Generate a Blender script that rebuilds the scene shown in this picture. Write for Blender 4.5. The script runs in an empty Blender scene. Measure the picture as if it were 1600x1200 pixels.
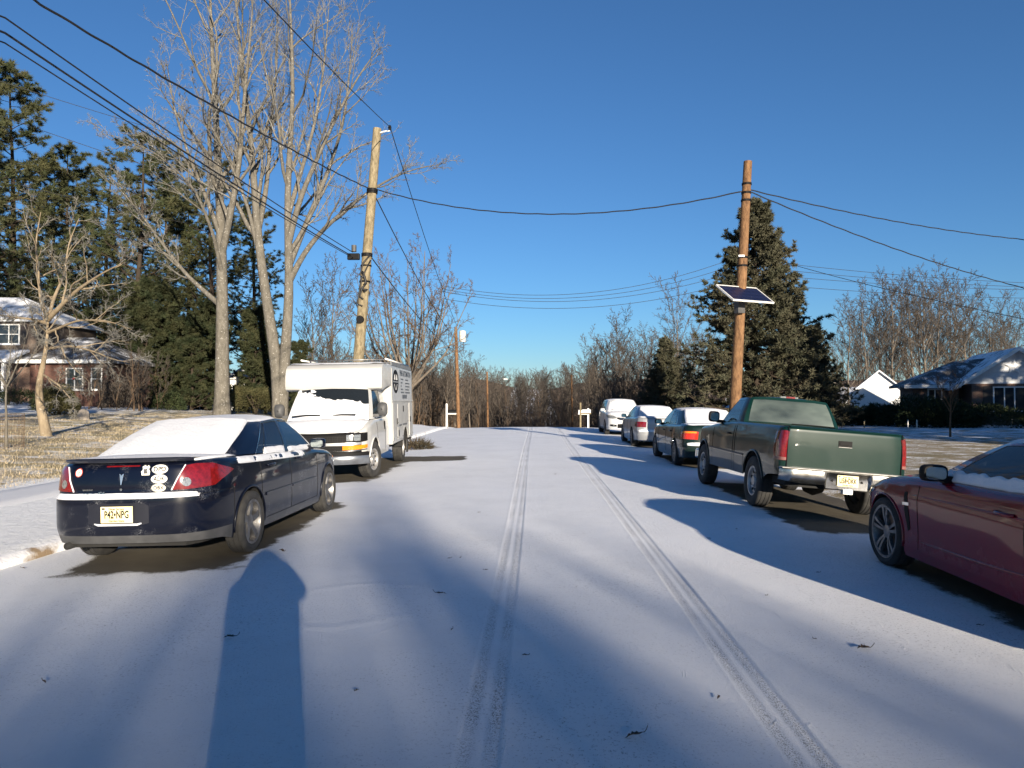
import bpy, bmesh, math, random
import numpy as np
from mathutils import Vector, Matrix, noise as mnoise
R = math.radians
random.seed(7); RNG = np.random.default_rng(11)
SC = bpy.context.scene
COL = SC.collection

# ------------------------------------------------------------------ camera, sky, sun, exposure
YAW = R(1.81)            # the camera looks this much to the left of the road
CAM_H = 1.62
FPX = 1140.0             # focal length in photo pixels (1600 wide)
cam_d = bpy.data.cameras.new('camera'); cam = bpy.data.objects.new('camera', cam_d); COL.objects.link(cam)
cam_d.sensor_width = 36; cam_d.lens = FPX / 1600 * 36; cam_d.clip_start = .05; cam_d.clip_end = 3000
cam.location = (0, 0, CAM_H); cam.rotation_euler = (R(90 + 1.2), 0, YAW)
SC.camera = cam
SUN_EL, SUN_AZ = R(11.8), R(20.2)      # light travels along (-sin az, cos az); the sun stands behind the camera to the right
sund = bpy.data.lights.new('sun', 'SUN'); sun = bpy.data.objects.new('sun', sund); COL.objects.link(sun)
sund.energy = 5.0; sund.angle = R(.53); sund.color = (1, .87, .69)
to_sun = Vector((math.sin(SUN_AZ) * math.cos(SUN_EL), -math.cos(SUN_AZ) * math.cos(SUN_EL), math.sin(SUN_EL)))
sun.rotation_euler = to_sun.to_track_quat('Z', 'Y').to_euler()
sun.location = to_sun * 80
world = bpy.data.worlds.new('World'); SC.world = world; world.use_nodes = True
wn = world.node_tree.nodes; wl = world.node_tree.links
bgn = wn['Background']; sky = wn.new('ShaderNodeTexSky'); sky.sky_type = 'NISHITA'; sky.sun_disc = False
sky.sun_elevation = SUN_EL; sky.sun_rotation = math.atan2(to_sun.x, to_sun.y)
sky.air_density = 1.0; sky.dust_density = 0; sky.ozone_density = 6.0; sky.altitude = 0
wl.new(sky.outputs[0], bgn.inputs[0]); bgn.inputs[1].default_value = .061
SC.view_settings.view_transform = 'Standard'; SC.view_settings.look = 'None'
SC.view_settings.gamma = 1; SC.view_settings.use_curve_mapping = False
SC.view_settings.exposure = 1.18
SC.cycles.use_denoising = True
SC.cycles.max_bounces = 4; SC.cycles.adaptive_threshold = .02; SC.cycles.transparent_max_bounces = 12
SC.cycles.sample_clamp_indirect = 8

# ------------------------------------------------------------------ where a thing seen at a photo column and distance stands
def W(px, Z):
    """road-aligned plan position of what the photo shows in column px at distance Z"""
    xc = (px - 800) / FPX * Z
    return (xc * math.cos(YAW) - Z * math.sin(YAW), xc * math.sin(YAW) + Z * math.cos(YAW))
def WZ(py, Z):
    return CAM_H + (624 - py) / FPX * Z
def P3(px, py, Z):
    x, y = W(px, Z); return Vector((x, y, WZ(py, Z)))

ROAD_L, ROAD_R = -5.35, 5.5
def sstep(a, b, x):
    t = np.clip((np.asarray(x, float) - a) / (b - a), 0, 1); return t * t * (3 - 2 * t)
def gz(x, y):
    """height of the ground"""
    x = np.asarray(x, float); y = np.asarray(y, float)
    inr = -.0032 * np.clip(x, ROAD_L, ROAD_R) ** 2
    left = np.clip(-(x - ROAD_L), 0, None); right = np.clip(x - ROAD_R, 0, None)
    zl = .10 * sstep(0, .3, left) + .058 * np.clip(left - .6, 0, 26) 
    zr = .03 * sstep(0, .4, right) + .008 * np.clip(right, 0, 60)
    z = inr + np.where(left > 0, zl, 0) + np.where(right > 0, zr, 0)
    drop = -5.2 * sstep(40, 112, y) - .006 * np.clip(y - 41, 0, 60)
    rise = 12 * sstep(125, 330, y)
    z = z - .085 * sstep(4.3, 5.15, x) * (1 - sstep(5.5, 6.6, x)) * sstep(8, 10, y) * (1 - sstep(14.5, 17, y))     # worn shoulder under the pickup
    return z + drop * (1 - .55 * sstep(6, 26, np.abs(x))) + rise
def gzf(x, y): return float(gz(x, y))

# ------------------------------------------------------------------ mesh helpers
def link(o, parent=None):
    COL.objects.link(o)
    if parent is not None: o.parent = parent
    return o
def tag(o, label=None, cat=None, group=None, kind=None):
    if label: o['label'] = label
    if cat: o['category'] = cat
    if group: o['group'] = group
    if kind: o['kind'] = kind
    return o
def empty(name, loc=(0, 0, 0), rz=0, label=None, cat=None, group=None):
    o = bpy.data.objects.new(name, None); o.location = loc; o.rotation_euler = (0, 0, rz); o.empty_display_size = .2
    COL.objects.link(o); return tag(o, label, cat, group)
def np_mesh(name, verts, quads=None, tris=None, smooth=True):
    me = bpy.data.meshes.new(name)
    v = np.asarray(verts, np.float32).reshape(-1, 3)
    me.vertices.add(len(v)); me.vertices.foreach_set('co', v.ravel())
    q = np.zeros((0, 4), np.int32) if quads is None else np.asarray(quads, np.int32).reshape(-1, 4)
    t = np.zeros((0, 3), np.int32) if tris is None else np.asarray(tris, np.int32).reshape(-1, 3)
    me.loops.add(q.size + t.size)
    me.loops.foreach_set('vertex_index', np.concatenate([q.ravel(), t.ravel()]))
    me.polygons.add(len(q) + len(t))
    me.polygons.foreach_set('loop_start', np.concatenate([np.arange(len(q)) * 4, q.size + np.arange(len(t)) * 3]).astype(np.int32))
    me.polygons.foreach_set('use_smooth', np.full(len(q) + len(t), smooth))
    me.update(calc_edges=True); return me
def obj(name, me, mats, parent=None):
    o = bpy.data.objects.new(name, me)
    for m in (mats if isinstance(mats, (list, tuple)) else [mats]):
        if m is not None: me.materials.append(m)
    return link(o, parent)
class MB:
    """collects shapes into one mesh"""
    def __init__(s): s.v = []; s.f = []; s.mi = []; s.cur = 0
    def add(s, vs, fs):
        b = len(s.v); s.v += [tuple(map(float, p)) for p in vs]
        for f in fs: s.f.append(tuple(i + b for i in f)); s.mi.append(s.cur)
        return s
    def box(s, x0, x1, y0, y1, z0, z1, M=None):
        vs = [(x, y, z) for z in (z0, z1) for y in (y0, y1) for x in (x0, x1)]
        if M is not None: vs = [M @ Vector(p) for p in vs]
        return s.add(vs, [(0, 2, 3, 1), (4, 5, 7, 6), (0, 1, 5, 4), (2, 6, 7, 3), (0, 4, 6, 2), (1, 3, 7, 5)])
    def prism(s, poly, a0, a1, axis='x'):
        """poly of (u,w) extruded along an axis: x -> (a,u,w); y -> (u,a,w); z -> (u,w,a)"""
        def p(a, q): return {'x': (a, q[0], q[1]), 'y': (q[0], a, q[1]), 'z': (q[0], q[1], a)}[axis]
        n = len(poly); vs = [p(a0, q) for q in poly] + [p(a1, q) for q in poly]
        fs = [(i, (i + 1) % n, n + (i + 1) % n, n + i) for i in range(n)] + [tuple(range(n))[::-1], tuple(range(n, 2 * n))]
        return s.add(vs, fs)
    def tube(s, pts, rad, n=8, caps=True):
        pts = [Vector(p) for p in pts]; m = len(pts)
        rad = rad if isinstance(rad, (list, tuple)) else [rad] * m
        vs = []; u = None
        for i in range(m):
            t = (pts[min(i + 1, m - 1)] - pts[max(i - 1, 0)]).normalized()
            if u is None: u = t.orthogonal().normalized()
            u = (u - t * u.dot(t)).normalized(); w = t.cross(u)
            for k in range(n):
                a = 2 * math.pi * k / n; vs.append(pts[i] + (u * math.cos(a) + w * math.sin(a)) * rad[i])
        fs = [(i * n + k, i * n + (k + 1) % n, (i + 1) * n + (k + 1) % n, (i + 1) * n + k) for i in range(m - 1) for k in range(n)]
        if caps: fs += [tuple(range(n))[::-1], tuple(range((m - 1) * n, m * n))]
        return s.add(vs, fs)
    def lathe(s, prof, n=32, axis='x', c=(0, 0, 0)):
        """prof of (a along axis, r)"""
        vs = []; c = Vector(c)
        for k in range(n):
            th = 2 * math.pi * k / n; ct, st = math.cos(th), math.sin(th)
            for a, r in prof:
                vs.append(c + Vector({'x': (a, r * ct, r * st), 'y': (r * ct, a, r * st), 'z': (r * ct, r * st, a)}[axis]))
        m = len(prof); fs = []
        for k in range(n):
            k2 = (k + 1) % n
            for i in range(m - 1): fs.append((k * m + i, k * m + i + 1, k2 * m + i + 1, k2 * m + i))
        return s.add(vs, fs)
    def grid(s, G, flip=False):
        """G: (nu,nv,3)"""
        nu, nv = len(G), len(G[0]); vs = [p for row in G for p in row]; fs = []
        for i in range(nu - 1):
            for j in range(nv - 1):
                f = (i * nv + j, i * nv + j + 1, (i + 1) * nv + j + 1, (i + 1) * nv + j)
                fs.append(f[::-1] if flip else f)
        return s.add(vs, fs)
    def mesh(s, name, smooth=False, weld=0, recalc=False, bevel=0, auto=None):
        me = bpy.data.meshes.new(name); me.from_pydata(s.v, [], s.f)
        me.polygons.foreach_set('material_index', s.mi)
        if weld or recalc or bevel:
            bm = bmesh.new(); bm.from_mesh(me)
            if weld: bmesh.ops.remove_doubles(bm, verts=bm.verts, dist=weld)
            if recalc: bmesh.ops.recalc_face_normals(bm, faces=bm.faces)
            if bevel: bmesh.ops.bevel(bm, geom=[e for e in bm.edges if len(e.link_faces) == 2 and e.calc_face_angle(0) > .5], offset=bevel, segments=2, affect='EDGES', profile=.6)
            bm.to_mesh(me); bm.free()
        me.polygons.foreach_set('use_smooth', [bool(smooth)] * len(me.polygons))
        if smooth and auto: me.set_sharp_from_angle(angle=R(auto))
        me.update(); return me
    def build(s, name, mats, parent=None, smooth=False, weld=0, recalc=False, bevel=0, auto=None):
        return obj(name, s.mesh(name, smooth, weld, recalc, bevel, auto), mats, parent)
def text_mesh(body, size=1.0, align='CENTER', bold=0, xs=1.0):
    """flat filled lettering as (verts2d, faces)"""
    cu = bpy.data.curves.new('lettering', 'FONT'); cu.body = body; cu.size = size; cu.align_x = align; cu.align_y = 'CENTER'
    cu.offset = bold; cu.resolution_u = 2
    o = bpy.data.objects.new('lettering', cu); COL.objects.link(o)
    dg = bpy.context.evaluated_depsgraph_get(); me = o.evaluated_get(dg).to_mesh()
    vs = [(v.co.x * xs, v.co.y) for v in me.vertices]; fs = [tuple(p.vertices) for p in me.polygons]
    o.evaluated_get(dg).to_mesh_clear(); bpy.data.objects.remove(o); bpy.data.curves.remove(cu)
    return vs, fs
def nz(p, sc=1.0, off=0): return mnoise.noise(Vector((p[0] * sc + off, p[1] * sc - off, p[2] * sc + off * .5)))

# ------------------------------------------------------------------ materials
def nt(name):
    m = bpy.data.materials.new(name); m.use_nodes = True
    return m, m.node_tree.nodes, m.node_tree.links, m.node_tree.nodes['Principled BSDF']
def math_n(N, L, op, a, b=None, c=None, clamp=False):
    n = N.new('ShaderNodeMath'); n.operation = op; n.use_clamp = clamp
    for i, v in enumerate((a, b, c)):
        if v is None: continue
        if isinstance(v, (int, float)): n.inputs[i].default_value = v
        else: L.new(v, n.inputs[i])
    return n.outputs[0]
def noise_n(N, L, scale, detail=4, rough=.55, vec=None, dist=0):
    n = N.new('ShaderNodeTexNoise'); n.inputs['Scale'].default_value = scale; n.inputs['Detail'].default_value = detail
    n.inputs['Roughness'].default_value = rough; n.inputs['Distortion'].default_value = dist
    if vec is not None: L.new(vec, n.inputs['Vector'])
    return n.outputs['Fac']
def ramp_n(N, L, fac, stops, interp='LINEAR'):
    n = N.new('ShaderNodeValToRGB'); n.color_ramp.interpolation = interp; e = n.color_ramp.elements
    while len(e) < len(stops): e.new(.5)
    for k, (p, c) in enumerate(stops):
        e[k].position = p; e[k].color = (*c, 1) if len(c) == 3 else c
    L.new(fac, n.inputs[0]); return n.outputs[0]
def mix_n(N, L, fac, a, b):
    n = N.new('ShaderNodeMix'); n.data_type = 'RGBA'
    for s_, v in ((n.inputs[0], fac), (n.inputs[6], a), (n.inputs[7], b)):
        if isinstance(v, (int, float)): s_.default_value = v
        elif isinstance(v, tuple): s_.default_value = (*v, 1) if len(v) == 3 else v
        else: L.new(v, s_)
    return n.outputs[2]
def mapr(N, L, v, a, b, c=0., d=1.):
    n = N.new('ShaderNodeMapRange'); n.inputs[1].default_value = a; n.inputs[2].default_value = b
    n.inputs[3].default_value = c; n.inputs[4].default_value = d; L.new(v, n.inputs[0]); return n.outputs[0]
def bump_n(N, L, h, strength, dist, bs, prev=None):
    n = N.new('ShaderNodeBump'); n.inputs['Strength'].default_value = strength; n.inputs['Distance'].default_value = dist
    L.new(h, n.inputs['Height'])
    if prev is not None: L.new(prev, n.inputs['Normal'])
    if bs is not None: L.new(n.outputs[0], bs.inputs['Normal'])
    return n.outputs[0]
def objco(N, L, scale=None):
    t = N.new('ShaderNodeTexCoord'); o = t.outputs['Object']
    if scale:
        m = N.new('ShaderNodeMapping'); m.inputs['Scale'].default_value = scale; L.new(o, m.inputs[0]); o = m.outputs[0]
    return o
_mc = {}
def pm(name, col, rough=.6, metal=0, col2=None, ns=6, nd=4, lo=.35, hi=.65, bump=0, bs=30, bd=.01, coat=0, spec=.5, stretch=None):
    """a plain procedural material: two tones mixed by noise, fine relief"""
    if name in _mc: return _mc[name]
    m, N, L, B = nt(name); co = objco(N, L, stretch)
    f = noise_n(N, L, ns, nd, vec=co)
    c2 = col2 or tuple(c * .82 for c in col)
    L.new(mix_n(N, L, mapr(N, L, f, lo, hi), col, c2), B.inputs['Base Color'])
    B.inputs['Roughness'].default_value = rough; B.inputs['Metallic'].default_value = metal
    B.inputs['Coat Weight'].default_value = coat; B.inputs['Coat Roughness'].default_value = .04
    B.inputs['Specular IOR Level'].default_value = spec
    if bump: bump_n(N, L, noise_n(N, L, bs, 3, vec=co), bump, bd, B)
    _mc[name] = m; return m
def paint(name, col, rough=.35, dirt=.15, flake=0, metal=0., dirtcol=(.35, .35, .36), speck=0):
    m, N, L, B = nt(name); co = objco(N, L)
    f = noise_n(N, L, 2.5, 6, .65, co)
    sx = N.new('ShaderNodeSeparateXYZ'); L.new(co, sx.inputs[0])
    low = mapr(N, L, sx.outputs['Z'], .75, .15)
    k = math_n(N, L, 'MULTIPLY', math_n(N, L, 'ADD', mapr(N, L, f, .35, .75), low), dirt, clamp=True)
    c = mix_n(N, L, k, col, dirtcol)
    rg = math_n(N, L, 'ADD', math_n(N, L, 'MULTIPLY', k, .8), rough, clamp=True)
    if speck:
        fine = noise_n(N, L, 210, 2, .6, co); big = noise_n(N, L, 3.2, 3, .6, co)
        s_ = math_n(N, L, 'MULTIPLY', mapr(N, L, fine, .60, .66), mapr(N, L, big, .52, .72), clamp=True)
        s_ = math_n(N, L, 'MULTIPLY', s_, speck, clamp=True)
        c = mix_n(N, L, s_, c, (.82, .84, .88)); rg = math_n(N, L, 'MAXIMUM', rg, math_n(N, L, 'MULTIPLY', s_, .9))
    L.new(c, B.inputs['Base Color']); L.new(rg, B.inputs['Roughness'])
    B.inputs['Metallic'].default_value = metal
    B.inputs['Coat Weight'].default_value = .6; B.inputs['Specular IOR Level'].default_value = .12
    L.new(math_n(N, L, 'ADD', math_n(N, L, 'MULTIPLY', k, .5), .03, clamp=True), B.inputs['Coat Roughness'])
    bump_n(N, L, noise_n(N, L, 1.6, 2, vec=co), .05, .02, B)
    return m
def glass(name, tint=(.010, .012, .015), alpha=.28, rough=.03, frost=0, frostcol=(.6, .66, .66)):
    """tinted window glass: shows some of the cabin and reflects"""
    m, N, L, B = nt(name); co = objco(N, L)
    B.inputs['Base Color'].default_value = (*tint, 1); B.inputs['Roughness'].default_value = rough
    B.inputs['Specular IOR Level'].default_value = .8
    tr = N.new('ShaderNodeBsdfTransparent'); tr.inputs[0].default_value = (.30, .34, .35, 1)
    mx = N.new('ShaderNodeMixShader'); out = N['Material Output']
    if frost:
        f = noise_n(N, L, 1.1, 3, .5, objco(N, L, (1, 1, 2.2))); k = math_n(N, L, 'MULTIPLY', mapr(N, L, f, .25, .75), frost, clamp=True)
        L.new(mix_n(N, L, k, tint, frostcol), B.inputs['Base Color'])
        L.new(math_n(N, L, 'ADD', math_n(N, L, 'MULTIPLY', k, .3), rough), B.inputs['Roughness'])
        L.new(math_n(N, L, 'MULTIPLY', math_n(N, L, 'SUBTRACT', 1, k), alpha, clamp=True), mx.inputs[0])
    else: mx.inputs[0].default_value = alpha
    L.new(B.outputs[0], mx.inputs[1]); L.new(tr.outputs[0], mx.inputs[2]); L.new(mx.outputs[0], out.inputs[0])
    return m
def snow_mat(name, bump=.6, grass=None):
    m, N, L, B = nt(name); co = objco(N, L)
    f = noise_n(N, L, 9, 5, .6, co)
    L.new(mix_n(N, L, f, (.60, .62, .66), (.70, .71, .74)), B.inputs['Base Color'])
    B.inputs['Roughness'].default_value = .7; B.inputs['Specular IOR Level'].default_value = .25
    b = bump_n(N, L, noise_n(N, L, 26, 5, .65, co), bump, .02, None)
    bump_n(N, L, noise_n(N, L, 160, 2, .6, co), bump * .8, .004, B, b)
    return m
M = {}
M['snow'] = snow_mat('snow')
M['rubber'] = pm('tyre rubber', (.015, .015, .016), .85, col2=(.034, .033, .031), ns=9)
M['black'] = pm('black plastic', (.014, .014, .015), .6, spec=.15)
M['well'] = pm('wheel well liner', (.012, .012, .012), .9)
M['trim'] = pm('grey trim plastic', (.045, .046, .048), .6, col2=(.07, .07, .072))
M['chrome'] = pm('chrome', (.72, .72, .72), .16, 1, col2=(.5, .5, .5), ns=5)
M['alloy'] = pm('alloy wheel', (.24, .24, .245), .42, .8, col2=(.13, .125, .12), ns=12)
M['alloy_dark'] = pm('dark alloy wheel', (.12, .12, .13), .35, .8)
M['steelwheel'] = pm('painted steel wheel', (.48, .48, .49), .45, .6, col2=(.3, .29, .28), ns=10)
M['disc'] = pm('brake disc', (.16, .12, .1), .5, .8)
M['cabin'] = pm('dark cabin trim', (.03, .03, .033), .85)
M['seat'] = pm('grey seat cloth', (.07, .07, .075), .9)
M['glass'] = glass('car glass')
M['red'] = pm('red lamp lens', (.17, .007, .009), .12, col2=(.10, .005, .006), ns=30, coat=.8)
M['redlit'] = pm('bright red lamp lens', (.62, .03, .015), .12, col2=(.5, .02, .01), ns=30, coat=.8)
M['lamp'] = pm('clear lamp lens', (.26, .27, .27), .10, .3, col2=(.12, .125, .13), ns=40, coat=.8)
M['amber'] = pm('amber lamp lens', (.75, .25, .015), .15, col2=(.6, .17, .01), ns=40, coat=.8)
M['white'] = pm('white print', (.80, .79, .75), .5, col2=(.72, .70, .66), ns=20)
M['ink'] = pm('black print', (.008, .008, .009), .6, spec=.12)
M['plate'] = pm('cream plate', (.72, .60, .28), .4, col2=(.76, .69, .45), ns=5)
M['sticker'] = pm('off white sticker', (.72, .70, .62), .5, col2=(.6, .58, .5), ns=25)
# ------------------------------------------------------------------ ground, road, kerb, footpath
BARE = [  # snow-free patches sheltered by the parked vehicles: centre, half size
    (-3.86, 9.25, .86, 2.35), (-4.3, 17.6, .95, 3.1), (-3.0, 20.1, 1.05, .85), (4.45, 11.9, 1.05, 2.7),
    (4.35, 5.6, .8, 2.1), (4.35, 19.9, .80, 2.1), (4.3, 27.3, .80, 2.1), (4.2, 36.2, .75, 1.9), (5.3, 10.6, .5, 1.3)]
TRK = (-.275, 1.218)
def road_material():
    m, N, L, B = nt('snowy road'); co = objco(N, L)
    sx = N.new('ShaderNodeSeparateXYZ'); L.new(co, sx.inputs[0]); X, Y = sx.outputs[0], sx.outputs[1]
    wob = math_n(N, L, 'MULTIPLY', math_n(N, L, 'SUBTRACT', noise_n(N, L, 1.3, 6, .62, co), .5), .85)
    XT = math_n(N, L, 'SUBTRACT', X, math_n(N, L, 'MULTIPLY', math_n(N, L, 'SINE', math_n(N, L, 'MULTIPLY', Y, .21)), .02))
    d = None
    for cx, cy, hx, hy in BARE:
        a = math_n(N, L, 'SUBTRACT', math_n(N, L, 'ABSOLUTE', math_n(N, L, 'SUBTRACT', X, cx)), hx)
        b = math_n(N, L, 'SUBTRACT', math_n(N, L, 'ABSOLUTE', math_n(N, L, 'SUBTRACT', Y, cy)), hy)
        n = N.new('ShaderNodeMath'); n.operation = 'SMOOTH_MAX'; n.inputs[2].default_value = .55; L.new(a, n.inputs[0]); L.new(b, n.inputs[1])
        d = n.outputs[0] if d is None else math_n(N, L, 'MINIMUM', d, n.outputs[0])
    d = math_n(N, L, 'ADD', d, wob)
    fine = noise_n(N, L, 70, 3, .7, co)
    bare = mapr(N, L, math_n(N, L, 'ADD', d, math_n(N, L, 'MULTIPLY', math_n(N, L, 'SUBTRACT', fine, .5), .16)), .06, -.03)
    # tyre grooves: bits of road show through the pressed snow
    g = None
    for xt in TRK:
        a = mapr(N, L, math_n(N, L, 'ABSOLUTE', math_n(N, L, 'SUBTRACT', math_n(N, L, 'ABSOLUTE', math_n(N, L, 'SUBTRACT', XT, xt)), .06)), .045, .02)
        g = a if g is None else math_n(N, L, 'MAXIMUM', g, a)
    spk = math_n(N, L, 'MULTIPLY', mapr(N, L, noise_n(N, L, 130, 2, .6, co), .52, .60), mapr(N, L, noise_n(N, L, .9, 3, .6, co), .30, .56))
    spk = math_n(N, L, 'MULTIPLY', spk, math_n(N, L, 'MULTIPLY', g, .8), clamp=True)
    sn = mix_n(N, L, noise_n(N, L, 2.2, 5, .6, co), (.79, .81, .85), (.87, .88, .90))
    thin = math_n(N, L, 'MULTIPLY', mapr(N, L, noise_n(N, L, 60, 4, .8, co), .575, .63), mapr(N, L, noise_n(N, L, .45, 4, .6, co), .38, .58))     # grit peppering the thin snow
    sn = mix_n(N, L, math_n(N, L, 'MULTIPLY', thin, .8), sn, (.26, .26, .27))
    sn = mix_n(N, L, math_n(N, L, 'MULTIPLY', mapr(N, L, noise_n(N, L, .8, 6, .65, co), .45, .75), .22), sn, (.50, .51, .53))     # thinner, greyer snow
    asp = mix_n(N, L, noise_n(N, L, 160, 3, .7, co), (.060, .052, .040), (.135, .118, .088))
    asp = mix_n(N, L, mapr(N, L, noise_n(N, L, 1.7, 4, .6, co), .4, .7), asp, (.07, .06, .047))
    L.new(mix_n(N, L, math_n(N, L, 'MAXIMUM', bare, spk), sn, asp), B.inputs['Base Color'])
    L.new(mapr(N, L, bare, 0, 1, .62, .85), B.inputs['Roughness']); B.inputs['Specular IOR Level'].default_value = .3
    # relief: wind ripples, crust grain, tread blocks, step down to the bare patch
    wv = objco(N, L, (1, .6, 1)); mp = N.new('ShaderNodeMapping'); mp.inputs['Rotation'].default_value = (0, 0, R(-28)); L.new(wv, mp.inputs[0])
    h1 = bump_n(N, L, noise_n(N, L, 7, 6, .62, mp.outputs[0]), .36, .022, None)
    h2 = bump_n(N, L, noise_n(N, L, 34, 8, .85, co), .75, .014, None, h1)
    h3 = bump_n(N, L, noise_n(N, L, 150, 6, .9, co), 1.0, .006, None, h2)
    # wind-drawn ridges by the coupe's nose and scattered scuffs
    rid = None
    for a_, b_, c_, x0, x1 in ((8.75, .55, 2.6, 1.9, 3.7), (8.15, -.35, 2.9, 2.2, 3.6), (9.35, .9, 3.0, 2.3, 3.8), (5.2, .5, -1.6, -2.4, -.6), (6.4, -.6, -1.2, -2.2, -.5)):
        q = math_n(N, L, 'ADD', math_n(N, L, 'MULTIPLY', math_n(N, L, 'POWER', math_n(N, L, 'ABSOLUTE', math_n(N, L, 'SUBTRACT', X, c_)), 2.0), b_), a_)
        q = mapr(N, L, math_n(N, L, 'ABSOLUTE', math_n(N, L, 'SUBTRACT', math_n(N, L, 'ADD', Y, math_n(N, L, 'MULTIPLY', wob, .5)), q)), .10, .0)
        q = math_n(N, L, 'MULTIPLY', q, math_n(N, L, 'MULTIPLY', mapr(N, L, X, x0, x0 + .5), mapr(N, L, X, x1, x1 - .5)))
        rid = q if rid is None else math_n(N, L, 'MAXIMUM', rid, q)
    h3 = bump_n(N, L, rid, .5, .012, None, h3)
    scf = objco(N, L, (3.2, 1.1, 1)); h3 = bump_n(N, L, mapr(N, L, noise_n(N, L, 2.6, 3, .6, scf, 1.5), .66, .74), .5, .012, None, h3)
    tw = N.new('ShaderNodeTexWave'); tw.wave_type = 'BANDS'; tw.bands_direction = 'Y'; tw.inputs['Scale'].default_value = 14; tw.inputs['Distortion'].default_value = 5
    tw.inputs['Detail'].default_value = 2; tw.inputs['Detail Scale'].default_value = 6; L.new(co, tw.inputs['Vector'])
    h4 = bump_n(N, L, math_n(N, L, 'MULTIPLY', tw.outputs['Fac'], g), .35, .006, None, h3)
    bump_n(N, L, math_n(N, L, 'SUBTRACT', 1, bare), .5, .015, B, h4)
    return m
def lawn_material():
    m, N, L, B = nt('lawn under thin snow'); co = objco(N, L)
    sx = N.new('ShaderNodeSeparateXYZ'); L.new(co, sx.inputs[0]); X, Y = sx.outputs[0], sx.outputs[1]
    gr = ramp_n(N, L, noise_n(N, L, 55, 5, .75, co), [(.25, (.15, .12, .075)), (.5, (.38, .31, .20)), (.75, (.54, .46, .32))])
    gr = mix_n(N, L, math_n(N, L, 'MULTIPLY', mapr(N, L, noise_n(N, L, .35, 4, .6, co), .45, .65), .6), gr, (.19, .18, .075))
    # right of the road the lawn is browner with fallen leaves
    gr = mix_n(N, L, math_n(N, L, 'MULTIPLY', mapr(N, L, X, 4, 7), .4), gr, (.15, .115, .08))
    wood_ = mapr(N, L, math_n(N, L, 'ADD', Y, math_n(N, L, 'MULTIPLY', noise_n(N, L, .12, 4, .6, co), 14)), 60, 70)
    gr = mix_n(N, L, wood_, gr, mix_n(N, L, noise_n(N, L, 4, 5, .7, co), (.09, .055, .035), (.19, .12, .075)))
    patch = noise_n(N, L, 1.1, 6, .68, co); fine = noise_n(N, L, 26, 5, .75, co)
    s = math_n(N, L, 'ADD', math_n(N, L, 'MULTIPLY', patch, .75), math_n(N, L, 'MULTIPLY', fine, .55))
    verge = math_n(N, L, 'MULTIPLY', mapr(N, L, X, -9.1, -8.2), mapr(N, L, X, -4.8, -5.2))
    far = math_n(N, L, 'MULTIPLY', wood_, -.16)
    beds = math_n(N, L, 'MULTIPLY', mapr(N, L, X, -21, -25), .16)
    right = math_n(N, L, 'MULTIPLY', mapr(N, L, X, 8, 16), math_n(N, L, 'MULTIPLY', mapr(N, L, Y, 27, 33), .09))
    s = math_n(N, L, 'ADD', s, math_n(N, L, 'MULTIPLY', verge, .34))
    for k in (far, beds, right): s = math_n(N, L, 'ADD', s, k)
    k = mapr(N, L, s, .645, .765)
    L.new(mix_n(N, L, k, gr, (.82, .84, .87)), B.inputs['Base Color'])
    B.inputs['Roughness'].default_value = .9; B.inputs['Specular IOR Level'].default_value = .15
    b = bump_n(N, L, noise_n(N, L, 60, 4, .7, co), .8, .03, None)
    bump_n(N, L, noise_n(N, L, 6, 5, .6, co), .6, .06, B, b)
    return m
M['road'] = road_material(); M['lawn'] = lawn_material()

def axis(segs):
    out = []
    for a, b, st in segs: out += list(np.arange(a, b - 1e-6, st))
    return np.array(out + [segs[-1][1]])
gx = axis([(-420, -120, 30), (-120, -40, 8), (-40, -6, 1.0), (-6, -5.35, .13), (-5.35, 5.5, 1.085), (5.5, 6.2, .14), (6.2, 40, 1.3), (40, 120, 8), (120, 420, 30)])
gy = axis([(-160, -40, 20), (-40, 4, 2), (4, 50, .8), (50, 130, 2.5), (130, 360, 10), (360, 1300, 60)])
GX, GY = np.meshgrid(gx, gy, indexing='ij')
GZ = gz(GX, GY)
bump_ = .035 * np.sin(GX * .9 + 1.3 * np.sin(GY * .31)) * np.sin(GY * .55 + .7 * np.sin(GX * .4)) * sstep(1, 4, np.maximum(ROAD_L - GX, GX - ROAD_R))
GZ = GZ + bump_
inside = (GX > ROAD_L + .02) & (GX < ROAD_R - .02); GZ = np.where(inside, GZ - .12, GZ)
nx, ny = len(gx), len(gy)
idx = np.arange(nx * ny).reshape(nx, ny)
Q = np.stack([idx[:-1, :-1], idx[1:, :-1], idx[1:, 1:], idx[:-1, 1:]], -1).reshape(-1, 4)
ground = obj('ground', np_mesh('ground', np.stack([GX, GY, GZ], -1), Q), M['lawn']); tag(ground, 'straw coloured lawn and ground dusted with thin snow', kind='structure')

def snow_h(x, y):
    h = .004 * np.sin(x * 1.7 + 1.1 * np.sin(y * .9)) * np.sin(y * 1.1 + .8 * np.sin(x * 1.3)) + .0015 * np.sin(x * 4.1 + y * 2.3 + 1.5 * np.sin(y * 1.9))
    for xt in TRK:
        u = np.abs(x - xt - .02 * np.sin(.21 * y))
        gmask = sstep(.108, .088, u)
        h = h * (1 - .7 * gmask) - gmask * (.006 - .0014 * np.cos((x - xt) * 2 * np.pi / .071)) + .0016 * np.exp(-((u - .118) / .016) ** 2)
    return h
fx_ = []
for xt in TRK: fx_ += list(np.arange(xt - .16, xt + .161, .0105))
rx = np.array(sorted(set([round(v, 4) for v in list(np.arange(ROAD_L, ROAD_R + .001, .217)) if min(abs(v - t) for t in TRK) > .19] + [round(v, 4) for v in fx_])))
ry = axis([(-40, 1, 1.0), (1, 12, .12), (12, 30, .3), (30, 60, .8), (60, 300, 5)])
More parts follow.
